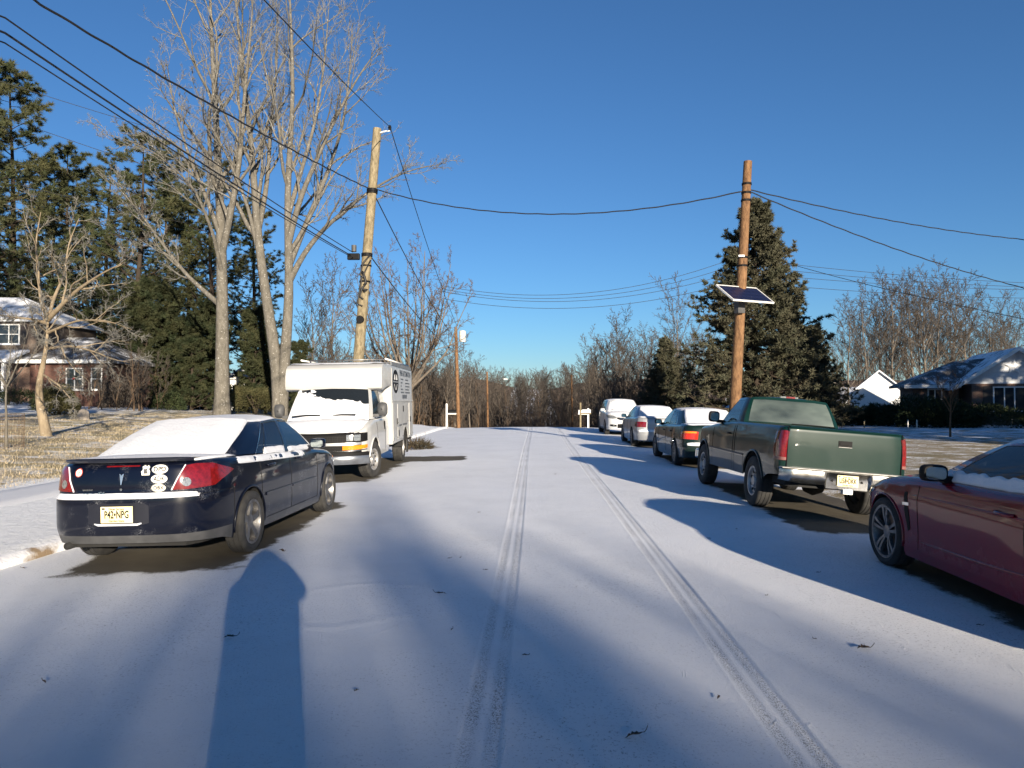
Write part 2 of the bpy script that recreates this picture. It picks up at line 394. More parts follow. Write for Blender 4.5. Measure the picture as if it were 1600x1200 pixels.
RX, RY = np.meshgrid(rx, ry, indexing='ij')
RZ = gz(np.clip(RX, ROAD_L, ROAD_R), RY) + .01 + snow_h(RX, RY) * sstep(0, .3, np.minimum(RX - ROAD_L, ROAD_R - RX))
n1, n2 = RX.shape; idx = np.arange(n1 * n2).reshape(n1, n2)
Q = np.stack([idx[:-1, :-1], idx[1:, :-1], idx[1:, 1:], idx[:-1, 1:]], -1).reshape(-1, 4)
tag(obj('road', np_mesh('road', np.stack([RX, RY, RZ], -1), Q), M['road']), 'snow covered road with two tyre tracks and bare patches under the cars', kind='structure')

M['kerb'] = pm('weathered kerb', (.26, .19, .12), .9, col2=(.80, .81, .84), ns=1.6, nd=7, lo=.33, hi=.40, bump=.5, bs=30, bd=.02)
mb = MB(); prev = None
ys = np.arange(-20, 45, .5); rows = []
for y in ys:
    z = gzf(ROAD_L, y); w = .015 * math.sin(y * 1.7)
    rows.append([(ROAD_L + .03 + w, y, z - .05), (ROAD_L + .02 + w, y, z + .075), (ROAD_L - .03 + w, y, z + .115), (ROAD_L - .09 + w, y, z + .12), (ROAD_L - .13 + w, y, z + .02)])
mb.grid(rows); tag(mb.build('kerb', M['kerb'], smooth=True, recalc=True, auto=40), 'low weathered kerb along the road edge', kind='structure')
mb = MB(); rows = []
for y in np.arange(-20, 60, .8):
    r_ = []
    for k, x in enumerate(np.linspace(-8.55, -7.35, 7)):
        z = gzf(x, y) + .05 + .012 * math.sin(y * .9 + x * 3); r_.append((x, y, z - (.12 if k in (0, 6) else 0)))
    rows.append(r_)
mb.grid(rows); tag(mb.build('footpath', M['snow'], smooth=True, recalc=True), 'footpath under smooth snow beside the lawn', kind='structure')

# dry grass standing out of the snow
def grass_patch(name, n, x0, x1, y0, y1, mat, label, hmin=.03, hmax=.075, seed=3):
    rg = np.random.default_rng(seed)
    x = rg.uniform(x0, x1, n); y = y0 + (y1 - y0) * rg.uniform(0, 1, n) ** 1.4
    cl = np.sin(x * 1.9 + np.sin(y * 1.2) * 2) * np.sin(y * 1.6 + np.sin(x) * 2); keep = cl > rg.uniform(-1.2, .8, n); x, y = x[keep], y[keep]; n = len(x)
    z = gz(x, y) + .035 * np.sin(x * .9 + 1.3 * np.sin(y * .31)) * np.sin(y * .55 + .7 * np.sin(x * .4)) * sstep(1, 4, np.maximum(ROAD_L - x, x - ROAD_R)) - .01
    a = rg.uniform(0, 6.283, n); h = rg.uniform(hmin, hmax, n); w = rg.uniform(.003, .0065, n); ln = rg.uniform(-.035, .035, (n, 2))
    b = np.stack([x, y, z], -1); d = np.stack([np.cos(a) * w, np.sin(a) * w, 0 * a], -1)
    V = np.stack([b - d, b + d, b + np.concatenate([ln, h[:, None]], 1)], 1).reshape(-1, 3)
    tag(obj(name, np_mesh(name, V, tris=np.arange(3 * n).reshape(-1, 3), smooth=False), mat), label, 'grass', kind='stuff')
M['straw'] = pm('dry grass blades', (.46, .38, .25), .85, col2=(.32, .26, .16), ns=1.2)
grass_patch('grass', 110000, -21, -8.7, 9, 40, M['straw'], 'dry straw coloured grass poking through the snow')
M['weed'] = pm('dark weeds', (.07, .05, .028), .9, col2=(.03, .025, .012), ns=2)
grass_patch('weeds', 9000, 5.3, 17, 8, 30, pm('brown lawn blades', (.20, .15, .085), .9, col2=(.09, .07, .04), ns=1.5), 'brown lawn and fallen leaves beside the parked trucks', .03, .07, 5)
# ------------------------------------------------------------------ vehicles
def pchip(keys):
    xs = np.array([k[0] for k in keys], float); ys = np.array([k[1] for k in keys], float)
    if len(xs) == 1: return lambda x: np.full(np.shape(x), ys[0]) if np.ndim(x) else float(ys[0])
    h = np.diff(xs); dl = np.diff(ys) / h; d = np.zeros(len(xs))
    for i in range(1, len(xs) - 1):
        if dl[i - 1] * dl[i] > 0:
            w1, w2 = 2 * h[i] + h[i - 1], h[i] + 2 * h[i - 1]; d[i] = (w1 + w2) / (w1 / dl[i - 1] + w2 / dl[i])
    d[0], d[-1] = dl[0], dl[-1]
    def f(x):
        x = np.clip(np.asarray(x, float), xs[0], xs[-1]); i = np.clip(np.searchsorted(xs, x, side='right') - 1, 0, len(h) - 1)
        t = (x - xs[i]) / h[i]; t2, t3 = t * t, t * t * t
        return (2 * t3 - 3 * t2 + 1) * ys[i] + (t3 - 2 * t2 + t) * h[i] * d[i] + (-2 * t3 + 3 * t2) * ys[i + 1] + (t3 - t2) * h[i] * d[i + 1]
    return f
def catmull(pts, k=24):
    """dense centripetal-like curve through plan points; mirrored tangents at both ends"""
    P = np.array(pts, float)
    a = P[1] * (-1, 1); b = P[-2] * (-1, 1)
    Q = np.vstack([a, P, b]); out = []
    for i in range(1, len(Q) - 2):
        p0, p1, p2, p3 = Q[i - 1], Q[i], Q[i + 1], Q[i + 2]
        t1 = np.linalg.norm(p1 - p0) ** .5; t2 = np.linalg.norm(p2 - p1) ** .5; t3 = np.linalg.norm(p3 - p2) ** .5
        m1 = (p1 - p0) / t1 - (p2 - p0) / (t1 + t2) + (p2 - p1) / t2; m2 = (p2 - p1) / t2 - (p3 - p1) / (t2 + t3) + (p3 - p2) / t3
        m1 *= t2; m2 *= t2
        for t in np.linspace(0, 1, k, endpoint=False):
            h00 = 2 * t ** 3 - 3 * t ** 2 + 1; h10 = t ** 3 - 2 * t ** 2 + t; h01 = -2 * t ** 3 + 3 * t ** 2; h11 = t ** 3 - t ** 2
            out.append(h00 * p1 + h10 * m1 + h01 * p2 + h11 * m2)
    out.append(P[-1]); return np.array(out)

class Car:
    """a vehicle skin: a wall round the plan outline, a lid (bonnet, boot) and a glasshouse on top; y runs from the tail (0) to the nose"""
    def __init__(s, plan, fx, dyr, dyf, ztop, zlow, arches, crown, rs=.07, rear_len=.7, front_len=.8, green=None, roof_crown=.05, bulge=.02):
        D = catmull(plan); s.D = D; seg = np.linalg.norm(np.diff(D, axis=0), axis=1); s.S = np.concatenate([[0], np.cumsum(seg)]); s.len = s.S[-1]
        tn = np.gradient(D, s.S, axis=0); nn = np.stack([tn[:, 1], -tn[:, 0]], 1); s.Nn = nn / np.linalg.norm(nn, axis=1)[:, None]
        s.fx, s.dyr, s.dyf, s.zt, s.zl, s.cr = map(pchip, (fx, dyr, dyf, ztop, zlow, crown))
        s.arches = arches; s.rs = rs; s.L = plan[-1][1]; s.rl, s.fl = rear_len, front_len; s.green = green; s.rc = roof_crown; s.bulge = bulge
        s.wmax = D[:, 0].max()
    def pt(s, sv): return np.stack([np.interp(sv, s.S, s.D[:, 0]), np.interp(sv, s.S, s.D[:, 1])], -1)
    def nrm(s, sv):
        n = np.stack([np.interp(sv, s.S, s.Nn[:, 0]), np.interp(sv, s.S, s.Nn[:, 1])], -1); return n / np.linalg.norm(n, axis=-1, keepdims=True)
    def s_y(s, y):
        i0 = np.argmax(s.D[:, 0] > s.wmax * .8); i1 = len(s.D) - 1 - np.argmax(s.D[::-1, 0] > s.wmax * .8)
        return float(np.interp(y, s.D[i0:i1 + 1, 1], s.S[i0:i1 + 1]))
    def s_xr(s, x):
        i = np.argmax(s.D[:, 0]); i = np.argmax(s.D[:, 0] > s.wmax * .97) + 1; return float(np.interp(x, s.D[:i, 0], s.S[:i]))
    def s_xf(s, x):
        j = len(s.D) - 1 - np.argmax(s.D[::-1, 0] > s.wmax * .97); return float(np.interp(-x, -s.D[j:, 0], s.S[j:]))
    def surf(s, sv, z, off=0.):
        sv = np.asarray(sv, float); z = np.asarray(z, float); p = s.pt(sv); n = s.nrm(sv); y0 = p[..., 1]
        X = p[..., 0] * s.fx(z); wr = 1 - sstep(0, s.rl, y0); wf = sstep(s.L - s.fl, s.L, y0)
        Y = y0 + wr * s.dyr(z) + wf * s.dyf(z)
        u = np.clip((z - (s.zt(y0) - s.rs)) / s.rs, 0, 1); ins = s.rs * (1 - np.sqrt(np.clip(1 - u * u, 0, 1)))
        return np.stack([X + n[..., 0] * (off - ins), Y + n[..., 1] * (off - ins), z + 0 * X], -1)
    def zlow(s, sv):
        p = s.pt(sv); z = s.zl(p[..., 1]); side = p[..., 0] > s.wmax * .86
        for yc, zc, r in s.arches:
            dy = np.abs(p[..., 1] - yc); z = np.where(side & (dy < r), np.maximum(z, zc + np.sqrt(np.clip(r * r - dy * dy, 0, None))), z)
        return z
    # -- body skin split into named panels by what(y, x, z, s)
    def skin(s, parent, mats, what, lidwhat, ys=(), zs=(), ds=.05, dz=.05, nxl=16):
        sv = list(np.arange(0, s.len, ds)) + [s.len]
        for y in ys: sv.append(s.s_y(y))
        for yc, zc, r in s.arches:
            c = s.s_y(yc)
            for k in range(17): sv.append(s.s_y(yc - r * math.cos(math.pi * k / 16)))
            sv += [s.s_y(yc - r) - .002, s.s_y(yc + r) + .002]
        sv = np.unique(np.round(sv, 4)); keep = [0]
        for i in range(1, len(sv)):
            if sv[i] - sv[keep[-1]] > .0015: keep.append(i)
        sv = sv[keep]
        zmin = float(np.min(s.zl(s.D[:, 1]))); zmax = float(np.max(s.zt(s.D[:, 1])))
        zr = np.unique(np.round(list(np.arange(zmin, zmax, dz)) + list(zs) + [zmax], 4))
        y0 = s.pt(sv)[:, 1]; lo = s.zlow(sv); hi = s.zt(y0)
        Zc = np.minimum(np.maximum(zr[None, :], lo[:, None]), (hi - s.rs)[:, None])
        Zc = np.concatenate([Zc, (hi - s.rs)[:, None] + s.rs * np.sin(np.linspace(0, 1, 7)[1:] * math.pi / 2)[None, :]], 1)
        Zc = np.maximum(Zc, lo[:, None]); G = s.surf(sv[:, None], Zc)
        parts = {}
        def addf(name, quad):
            q = [tuple(np.round(p, 5)) for p in quad]; u = []
            for p in q:
                if p not in u: u.append(p)
            if len(u) < 3: return
            mbp = parts.setdefault(name, MB()); mbp.add(u, [tuple(range(len(u)))])
        for sg in (1, -1):
            for i in range(len(sv) - 1):
                for j in range(Zc.shape[1] - 1):
                    q = [G[i, j], G[i + 1, j], G[i + 1, j + 1], G[i, j + 1]]
                    c = sum(q) / 4; nm = what(c[1], c[0] * sg, c[2], .5 * (sv[i] + sv[i + 1]))
                    if nm is None: continue
                    q = [p * (sg, 1, 1) for p in q]; addf(nm, q if sg > 0 else q[::-1])
        T = G[:, -1]; ts = np.linspace(-1, 1, nxl + 1); ts = np.sign(ts) * (1 - (1 - np.abs(ts)) ** 1.15)
        rows = np.stack([np.stack([T[:, 0] * t, T[:, 1], T[:, 2] + s.cr(T[:, 1]) * (1 - abs(t) ** 2.4)], -1) for t in ts], 1); s.lid_rows = rows
        for i in range(len(sv) - 1):
            for j in range(nxl):
                q = [rows[i, j], rows[i, j + 1], rows[i + 1, j + 1], rows[i + 1, j]]; c = sum(q) / 4
                nm = lidwhat(c[1], c[0], c[0] / max(T[i, 0], .01))
                if nm is None: continue
                addf(nm, q)
        out = {}
        for nm, mbp in parts.items():
            out[nm] = mbp.build(nm.split('#')[0], mats.get(nm.split('#')[0], mats['body']), parent, smooth=True, weld=.0006, auto=38)
        return out
    # -- glasshouse: controls from the middle of the rear window round one side to the middle of the windscreen
    def gpt(s, i, f, r, off=0.):
        b = np.array(s.green[i][0]) * (1 - f) + np.array(s.green[i + 1][0]) * f; t = np.array(s.green[i][1]) * (1 - f) + np.array(s.green[i + 1][1]) * f
        p = b * (1 - r) + t * r
        d = np.array([(b[0] + t[0]) / 2, 0, 0]); c = np.array([0, (s.green[0][0][1] + s.green[-1][0][1]) / 2, 0])
        o = np.array([p[0], (p[1] - c[1]) * .35, .25]); o /= np.linalg.norm(o) + 1e-6
        return p + o * (s.bulge * math.sin(math.pi * min(r, 1)) + off)
    def house(s, parent, mats, kinds, r0=.05, r1=.93, sub=5, window_off=-.004):
        """kinds per control gap: a window name or None"""
        shell = MB(); wins = []; rr = [0, r0] + list(np.linspace(r0, r1, 7)[1:]) + [1]
        for sg in (1, -1):
            for i, k in enumerate(kinds):
                n = sub if k else 3
                G = np.array([[s.gpt(i, a / n, r) * (sg, 1, 1) for r in rr] for a in range(n + 1)])
                if not k: shell.grid(G, flip=sg > 0)
                else:
                    shell.grid(G[:, :2], flip=sg > 0); shell.grid(G[:, -2:], flip=sg > 0)
                    wins.append((k, sg, np.array([[s.gpt(i, a / n, r, window_off) * (sg, 1, 1) for r in rr[1:-1]] for a in range(n + 1)])))
        top = []
        for i in range(len(kinds)):
            n = 5 if kinds[i] else 3
            for a in range(n): top.append(s.gpt(i, a / n, 1))
        top.append(s.gpt(len(kinds) - 1, 1, 1)); top = np.array(top)
        ymin, ymax = top[:, 1].min(), top[:, 1].max(); ts = np.linspace(-1, 1, 13); rows = []
        for p in top:
            e = min(1, 4 * (p[1] - ymin) / (ymax - ymin) + .0) * min(1, 4 * (ymax - p[1]) / (ymax - ymin))
            e = 1 - (1 - max(0, e)) ** 2
            rows.append([np.array([p[0] * t, p[1], p[2] + s.rc * e * (1 - abs(t) ** 2.5)]) for t in ts])
        s.roof_rows = np.array(rows); shell.grid(rows)
        o = shell.build('cabin_shell', mats['shell'] if 'shell' in mats else mats['body'], parent, smooth=True, weld=.0008, auto=40)
        groups = {}
        for k, sg, G in wins:
            key = k if k in ('rear_window', 'windshield') else (k, sg, len(groups))
            g = groups.setdefault(key, MB()); g.grid(G, flip=sg > 0)
        for key, g in groups.items():
            nm = key if isinstance(key, str) else key[0]
            g.build(nm, mats.get(nm, M['glass']), parent, smooth=True, weld=.0008)
        return o
    def patch(s, name, cols, mat, parent, side=1, off=.006, n=4, nzr=6, depth=.02):
        """a piece lying on the wall skin; cols of (s, z low, z high)"""
        C = np.array(cols, float); u = np.linspace(0, len(C) - 1, (len(C) - 1) * n + 1)
        cs = [np.interp(u, np.arange(len(C)), C[:, k]) for k in range(3)]
        G = np.array([[s.surf(a, lo + (hi - lo) * v, off) * (side, 1, 1) for v in np.linspace(0, 1, nzr + 1)] for a, lo, hi in zip(*cs)])
        H = np.array([[s.surf(a, lo + (hi - lo) * v, off - depth) * (side, 1, 1) for v in (0, 1)] for a, lo, hi in zip(*cs)])
        mb = MB(); fl = side > 0; mb.grid(G, flip=fl)
        mb.grid(np.stack([H[:, 0], G[:, 0]], 1), flip=fl); mb.grid(np.stack([G[:, -1], H[:, 1]], 1), flip=fl)
        e0 = np.stack([H[0, :1].repeat(len(G[0]), 0) * 0 + np.linspace(H[0, 0], H[0, 1], len(G[0])), G[0]], 0); mb.grid(e0, flip=fl)
        e1 = np.stack([G[-1], np.linspace(H[-1, 0], H[-1, 1], len(G[0]))], 0); mb.grid(e1, flip=fl)
        return mb.build(name, mat, parent, smooth=True, weld=.0004, auto=35)
    def seam(s, sz, parent, mat=None, side=1, w=.005, name='panel_gap'):
        """a shut line: dark narrow strip along (s, z) points, sunk flush with the skin"""
        P = [(a, z) for a, z in sz]; pts = []
        for (a0, z0), (a1, z1) in zip(P[:-1], P[1:]):
            for t in np.linspace(0, 1, 10, endpoint=False): pts.append(s.surf(a0 + (a1 - a0) * t, z0 + (z1 - z0) * t, .0005))
        pts.append(s.surf(P[-1][0], P[-1][1], .0005))
        mb = MB(); mb.tube([p * (side, 1, 1) for p in pts], w * .5, 5)
        return mb.build(name, mat or M['ink'], parent)
    def rear_wrap(s, name, vs, fs, x0, z0, mat, parent, off=.008, front=False):
        """flat lettering or a flat emblem laid on the tail (seen from behind +x is to the viewer's right)"""
        out = []
        for u, v in vs:
            x = x0 + u; p = s.surf(s.s_xr(abs(x)), z0 + v, off); out.append((math.copysign(p[0], x), p[1], p[2]))
        mb = MB(); mb.add(out, fs); return mb.build(name, mat, parent)

def disc2(rx, ry, n=28, cx=0, cy=0):
    return [(cx + rx * math.cos(2 * math.pi * k / n), cy + ry * math.sin(2 * math.pi * k / n)) for k in range(n)], [tuple(range(n))]

_wheel_cache = {}
def wheel(parent, x, y, Rr, wd, rim, style, side, steer=0):
    """tyre with its rim; the outer face looks along +x for side=1"""
    key = (round(Rr, 3), round(wd, 3), style)
    if key not in _wheel_cache:
        t = MB(); h = wd / 2; rg = rim + .012
        prof = [(-h * .82, rg), (-h * .97, rg + .02), (-h, (rg + Rr) / 2), (-h * .95, Rr - .03), (-h * .82, Rr - .008)]
        for g in (-.5, 0, .5): prof += [(h * g - .022, Rr), (h * g - .008, Rr), (h * g - .006, Rr - .008), (h * g + .006, Rr - .008), (h * g + .008, Rr), (h * g + .022, Rr)]
        prof += [(h * .82, Rr - .008), (h * .95, Rr - .03), (h, (rg + Rr) / 2), (h * .97, rg + .02), (h * .82, rg)]
        t.lathe(prof, 56); tyre = t.mesh('wheel', smooth=True, auto=40)
        r = MB()
        r.lathe([(-h * .8, rim + .012), (h * .80, rim + .014), (h * .86, rim + .012), (h * .84, rim - .012), (h * .55, rim - .022), (-h * .5, rim - .03)], 48)
        def spoke(a0, w0, w1, x0, x1, th=.03, r_in=.05, r_out=None):
            r_out = r_out or rim - .008; A = Matrix.Rotation(a0, 4, 'X'); vs = []
            for rr, ww, xx in ((r_in, w0, x0), (r_in + (r_out - r_in) * .55, (w0 + w1) / 2 * .92, x0 * .35 + x1 * .65 + .006), (r_out, w1, x1)):
                for dx, k in ((0, 1), (-th, 1.25)):
                    vs += [A @ Vector((xx + dx, -ww * k, rr)), A @ Vector((xx + dx, ww * k, rr))]
            fs = []
            for q in range(2):
                b = q * 4; fs += [(b, b + 1, b + 5, b + 4), (b + 2, b + 6, b + 7, b + 3), (b, b + 4, b + 6, b + 2), (b + 1, b + 3, b + 7, b + 5)]
            r.add(vs, fs + [(8, 9, 11, 10)])
        if style == 'five':
            for k in range(5): spoke(2 * math.pi * k / 5, .03, .042, h * .55, h * .72, .05)
            r.lathe([(h * .35, .085), (h * .55, .08), (h * .62, .05), (h * .63, 0)], 24)
        elif style == 'double':
            for k in range(5):
                for d in (-.16, .16): spoke(2 * math.pi * k / 5 + d, .010, .020, h * .60, h * .80, .03, .045)
            r.lathe([(h * .3, .075), (h * .6, .068), (h * .66, .03), (h * .66, 0)], 24)
        elif style == 'many':
            for k in range(14): spoke(2 * math.pi * k / 14, .010, .016, h * .6, h * .78, .03)
            r.lathe([(h * .3, .08), (h * .6, .07), (h * .66, .03), (h * .66, 0)], 24)
        else:   # pressed steel with round holes suggested by raised web
            r.lathe([(h * .30, rim - .02), (h * .52, rim * .80), (h * .58, rim * .70), (h * .40, rim * .50), (h * .42, rim * .40), (h * .75, rim * .33), (h * .80, rim * .18), (h * .80, 0)], 40)
            for k in range(8):
                a = 2 * math.pi * k / 8; c, s_ = math.cos(a), math.sin(a)
                r.tube([(h * .5, c * rim * .42, s_ * rim * .42), (h * .62, c * rim * .42, s_ * rim * .42)], .012, 6)
            for k in range(8):
                a = 2 * math.pi * (k + .5) / 8; r.cur = 1
                r.tube([(h * .47, math.cos(a) * rim * .66, math.sin(a) * rim * .66), (h * .60, math.cos(a) * rim * .66, math.sin(a) * rim * .66)], .026, 10)
                r.cur = 0
        rimm = r.mesh('rim', smooth=True, auto=30)
        d = MB(); d.lathe([(-h * .2, 0), (-h * .2, rim - .05), (0, rim - .05), (0, 0)], 32)
        _wheel_cache[key] = (tyre, rimm, d.mesh('brake_disc', smooth=True, auto=30))
    tyre, rimm, dm = _wheel_cache[key]
    o = bpy.data.objects.new('wheel', tyre); link(o, parent)
    if not tyre.materials: tyre.materials.append(M['rubber'])
    o.location = (x, y, Rr); o.rotation_euler = (0, 0, (0 if side > 0 else math.pi) + steer)
    q = bpy.data.objects.new('rim', rimm); link(q, o)
    if not rimm.materials:
        rimm.materials.append({'five': M['alloy'], 'double': M['alloy'], 'many': M['alloy'], 'steel': M['steelwheel']}[style]); rimm.materials.append(M['well'])
    q = bpy.data.objects.new('brake_disc', dm); link(q, o)
    if not dm.materials: dm.materials.append(M['disc'])
    return o
def chassis(car, parent, zf=.3, inset=.14, track=.24):
    """floor pan and wheel housings"""
    mb = MB(); pts = [car.pt(a) for a in np.linspace(car.s_xr(.3), car.s_xf(.3), 26)]; poly = []
    for p in pts:
        x = max(.1, p[0] - inset)
        if any(abs(p[1] - yc) < r + .02 for yc, zc, r in car.arches): x = car.wmax - .42
        poly.append((x, min(max(p[1], .18), car.L - .18)))
    full = poly + [(-x, y) for x, y in poly[::-1]]
    mb.prism(full, zf - .06, zf + .04, 'z'); mb.build('floor_pan', M['well'], parent, recalc=True)
    for yc, zc, r in car.arches:
        for sg in (1, -1):
            w = MB(); rows = []
            for k in range(15):
                a = math.pi * k / 14; rr = r + .004
                rows.append([(sg * (car.wmax - d), yc - rr * math.cos(a), max(zc + rr * math.sin(a), zf - .04)) for d in (.035, .2, .42)])
            w.grid(rows); w.add([(sg * (car.wmax - .42), yc + r * math.cos(math.pi * k / 14), zc + r * math.sin(math.pi * k / 14)) for k in range(15)], [tuple(range(15))])
            w.build('wheel_housing', M['well'], parent)
def seats(parent, rows, zc=.55, h=.62, mat=None):
    for x, y, w in rows:
        mb = MB(); mb.box(x - w / 2, x + w / 2, y - .1, y + .42, zc - .18, zc); mb.box(x - w / 2, x + w / 2, y - .16, y - .04, zc - .1, zc + h)
        for hx in ([x] if w < .7 else [x - .34, x + .34]): mb.box(hx - .13, hx + .13, y - .16, y - .06, zc + h - .03, zc + h + .16)
        mb.build('seat', mat or M['seat'], parent, bevel=.03, smooth=True)
def snow_sheet(G, thick, edge, seed, scale=3.0, ragged=.5, lowedge=None, amount=.0):
    """snow lying on a surface grid G (nu,nv,3): offset upward, sinking below the surface at a ragged border"""
    G = np.asarray(G, float); nu, nv = G.shape[:2]; out = np.zeros_like(G)
    du = np.gradient(G, axis=0); dv = np.gradient(G, axis=1); n = np.cross(du, dv); n /= np.linalg.norm(n, axis=2, keepdims=True) + 1e-9
    n = np.where(n[..., 2:3] < 0, -n, n)
    for i in range(nu):
        for j in range(nv):
            e = min(i, nu - 1 - i) / max(1, nu - 1), min(j, nv - 1 - j) / max(1, nv - 1)
            d = min(e[0] / edge[0] if edge[0] else 9, e[1] / edge[1] if edge[1] else 9)
            a = amount + nz(G[i, j], scale, seed) * ragged + nz(G[i, j], scale * 4, seed + 9) * ragged * .45
            h = min(1, d * 1.6 - .55 + a) if d < 2 else min(1, 1 + a)
            h = max(-1, h); out[i, j] = G[i, j] + n[i, j] * (thick * (h ** .6 + .12 * nz(G[i, j], 8, seed)) if h > 0 else thick * .9 * h - .002)
    return out
def densify(G, a, b):
    G = np.asarray(G, float); nu, nv = G.shape[:2]
    u = np.linspace(0, nu - 1, a); v = np.linspace(0, nv - 1, b)
    i = np.clip(u.astype(int), 0, nu - 2); fu = (u - i)[:, None, None]; H = G[i] * (1 - fu) + G[i + 1] * fu
    j = np.clip(v.astype(int), 0, nv - 2); fv = (v - j)[None, :, None]; return H[:, j] * (1 - fv) + H[:, j + 1] * fv
def mirror_rows(H):
    """half grid from the middle outwards (nu along x, nv up) -> full width"""
    L_ = H[::-1].copy(); L_[..., 0] *= -1; return np.concatenate([L_[:-1], H], 0)
def mirror_piece(car, parent, y, z, mat, side, w=.22, h=.14, x=None, glassm=None, arm=True, face=-1):
    """door mirror; face=-1: its glass looks to the tail"""
    x = x if x is not None else car.wmax * .93
    mb = MB(); rows = []
    for k, (yy, f) in enumerate(((0, .86), (.02, .97), (.06, 1.0), (.10, .85), (.14, .45), (.15, .1))):
        ring = []
        for q in range(16):
            a = 2 * math.pi * q / 16; c, s_ = math.cos(a), math.sin(a); e = .55
            ring.append((side * (x + w / 2 + .02 + w / 2 * f * math.copysign(abs(c) ** e, c)), y + (yy if face < 0 else -yy), z + h / 2 * f * math.copysign(abs(s_) ** e, s_)))
        rows.append(ring + ring[:1])
    mb.grid(rows); mb.add(rows[0][:-1], [tuple(range(16))])
    if arm: mb.box(*sorted((side * (x - .1), side * (x + .06))), y + .01 * -face, y + .09 * -face, z - h / 2 - .01, z - h / 2 + .05) if face < 0 else mb.box(*sorted((side * (x - .1), side * (x + .06))), y - .09, y - .01, z - h / 2 - .01, z - h / 2 + .05)
    o = mb.build('door_mirror', mat, parent, smooth=True, recalc=True, auto=40)
    g = MB(); g.add([(p[0], p[1] + face * .003, p[2]) for p in rows[0][:-1]], [tuple(range(16))])
    for i, p in enumerate(g.v): g.v[i] = ((p[0] - side * (x + w / 2 + .02)) * .88 + side * (x + w / 2 + .02), p[1], (p[2] - z) * .86 + z)
    g.build('mirror_glass', M['mirror'], o); return o
M['mirror'] = pm('mirror glass', (.5, .55, .52), .05, 1, col2=(.45, .5, .48))
def plate(car, parent, x, z, chars, y=None, w=.305, h=.152, tilt=0, top='New Jersey', bottom='Garden State'):
    y = y if y is not None else float(car.surf(car.s_xr(abs(x)), z, .012)[1])
    mb = MB(); mb.box(x - w / 2, x + w / 2, y - .003, y + .004, z - h / 2, z + h / 2)
    o = mb.build('licence_plate', M['plate'], parent, bevel=.0015)
    for nm, body, size, dz, mt, xs in (('plate_number', chars, .098, -.002, M['ink'], .62), ('plate_header', top, .032, .053, M['ink'], 1.), ('plate_footer', bottom, .028, -.058, M['ink'], 1.)):
        vs, fs = text_mesh(body, size, xs=xs, bold=.0028 if nm == 'plate_number' else .0006)
        t = MB(); t.add([(x + u, y - .0045, z + dz + v) for u, v in vs], fs); t.build(nm, mt, o)
    b = MB(); b.add([(x - w / 2 + .012, y - .0046, z + .048), (x - w / 2 + .042, y - .0046, z + .048), (x - w / 2 + .042, y - .0046, z + .066), (x - w / 2 + .012, y - .0046, z + .066)], [(0, 1, 2, 3)])
    b.build('plate_sticker', M['trim'], o); return o
def place(root, x, y, rz=0, roll=0, dz=0):
    root.location = (x, y, gzf(x, y) + .012 + dz); root.rotation_euler = (0, roll, rz)
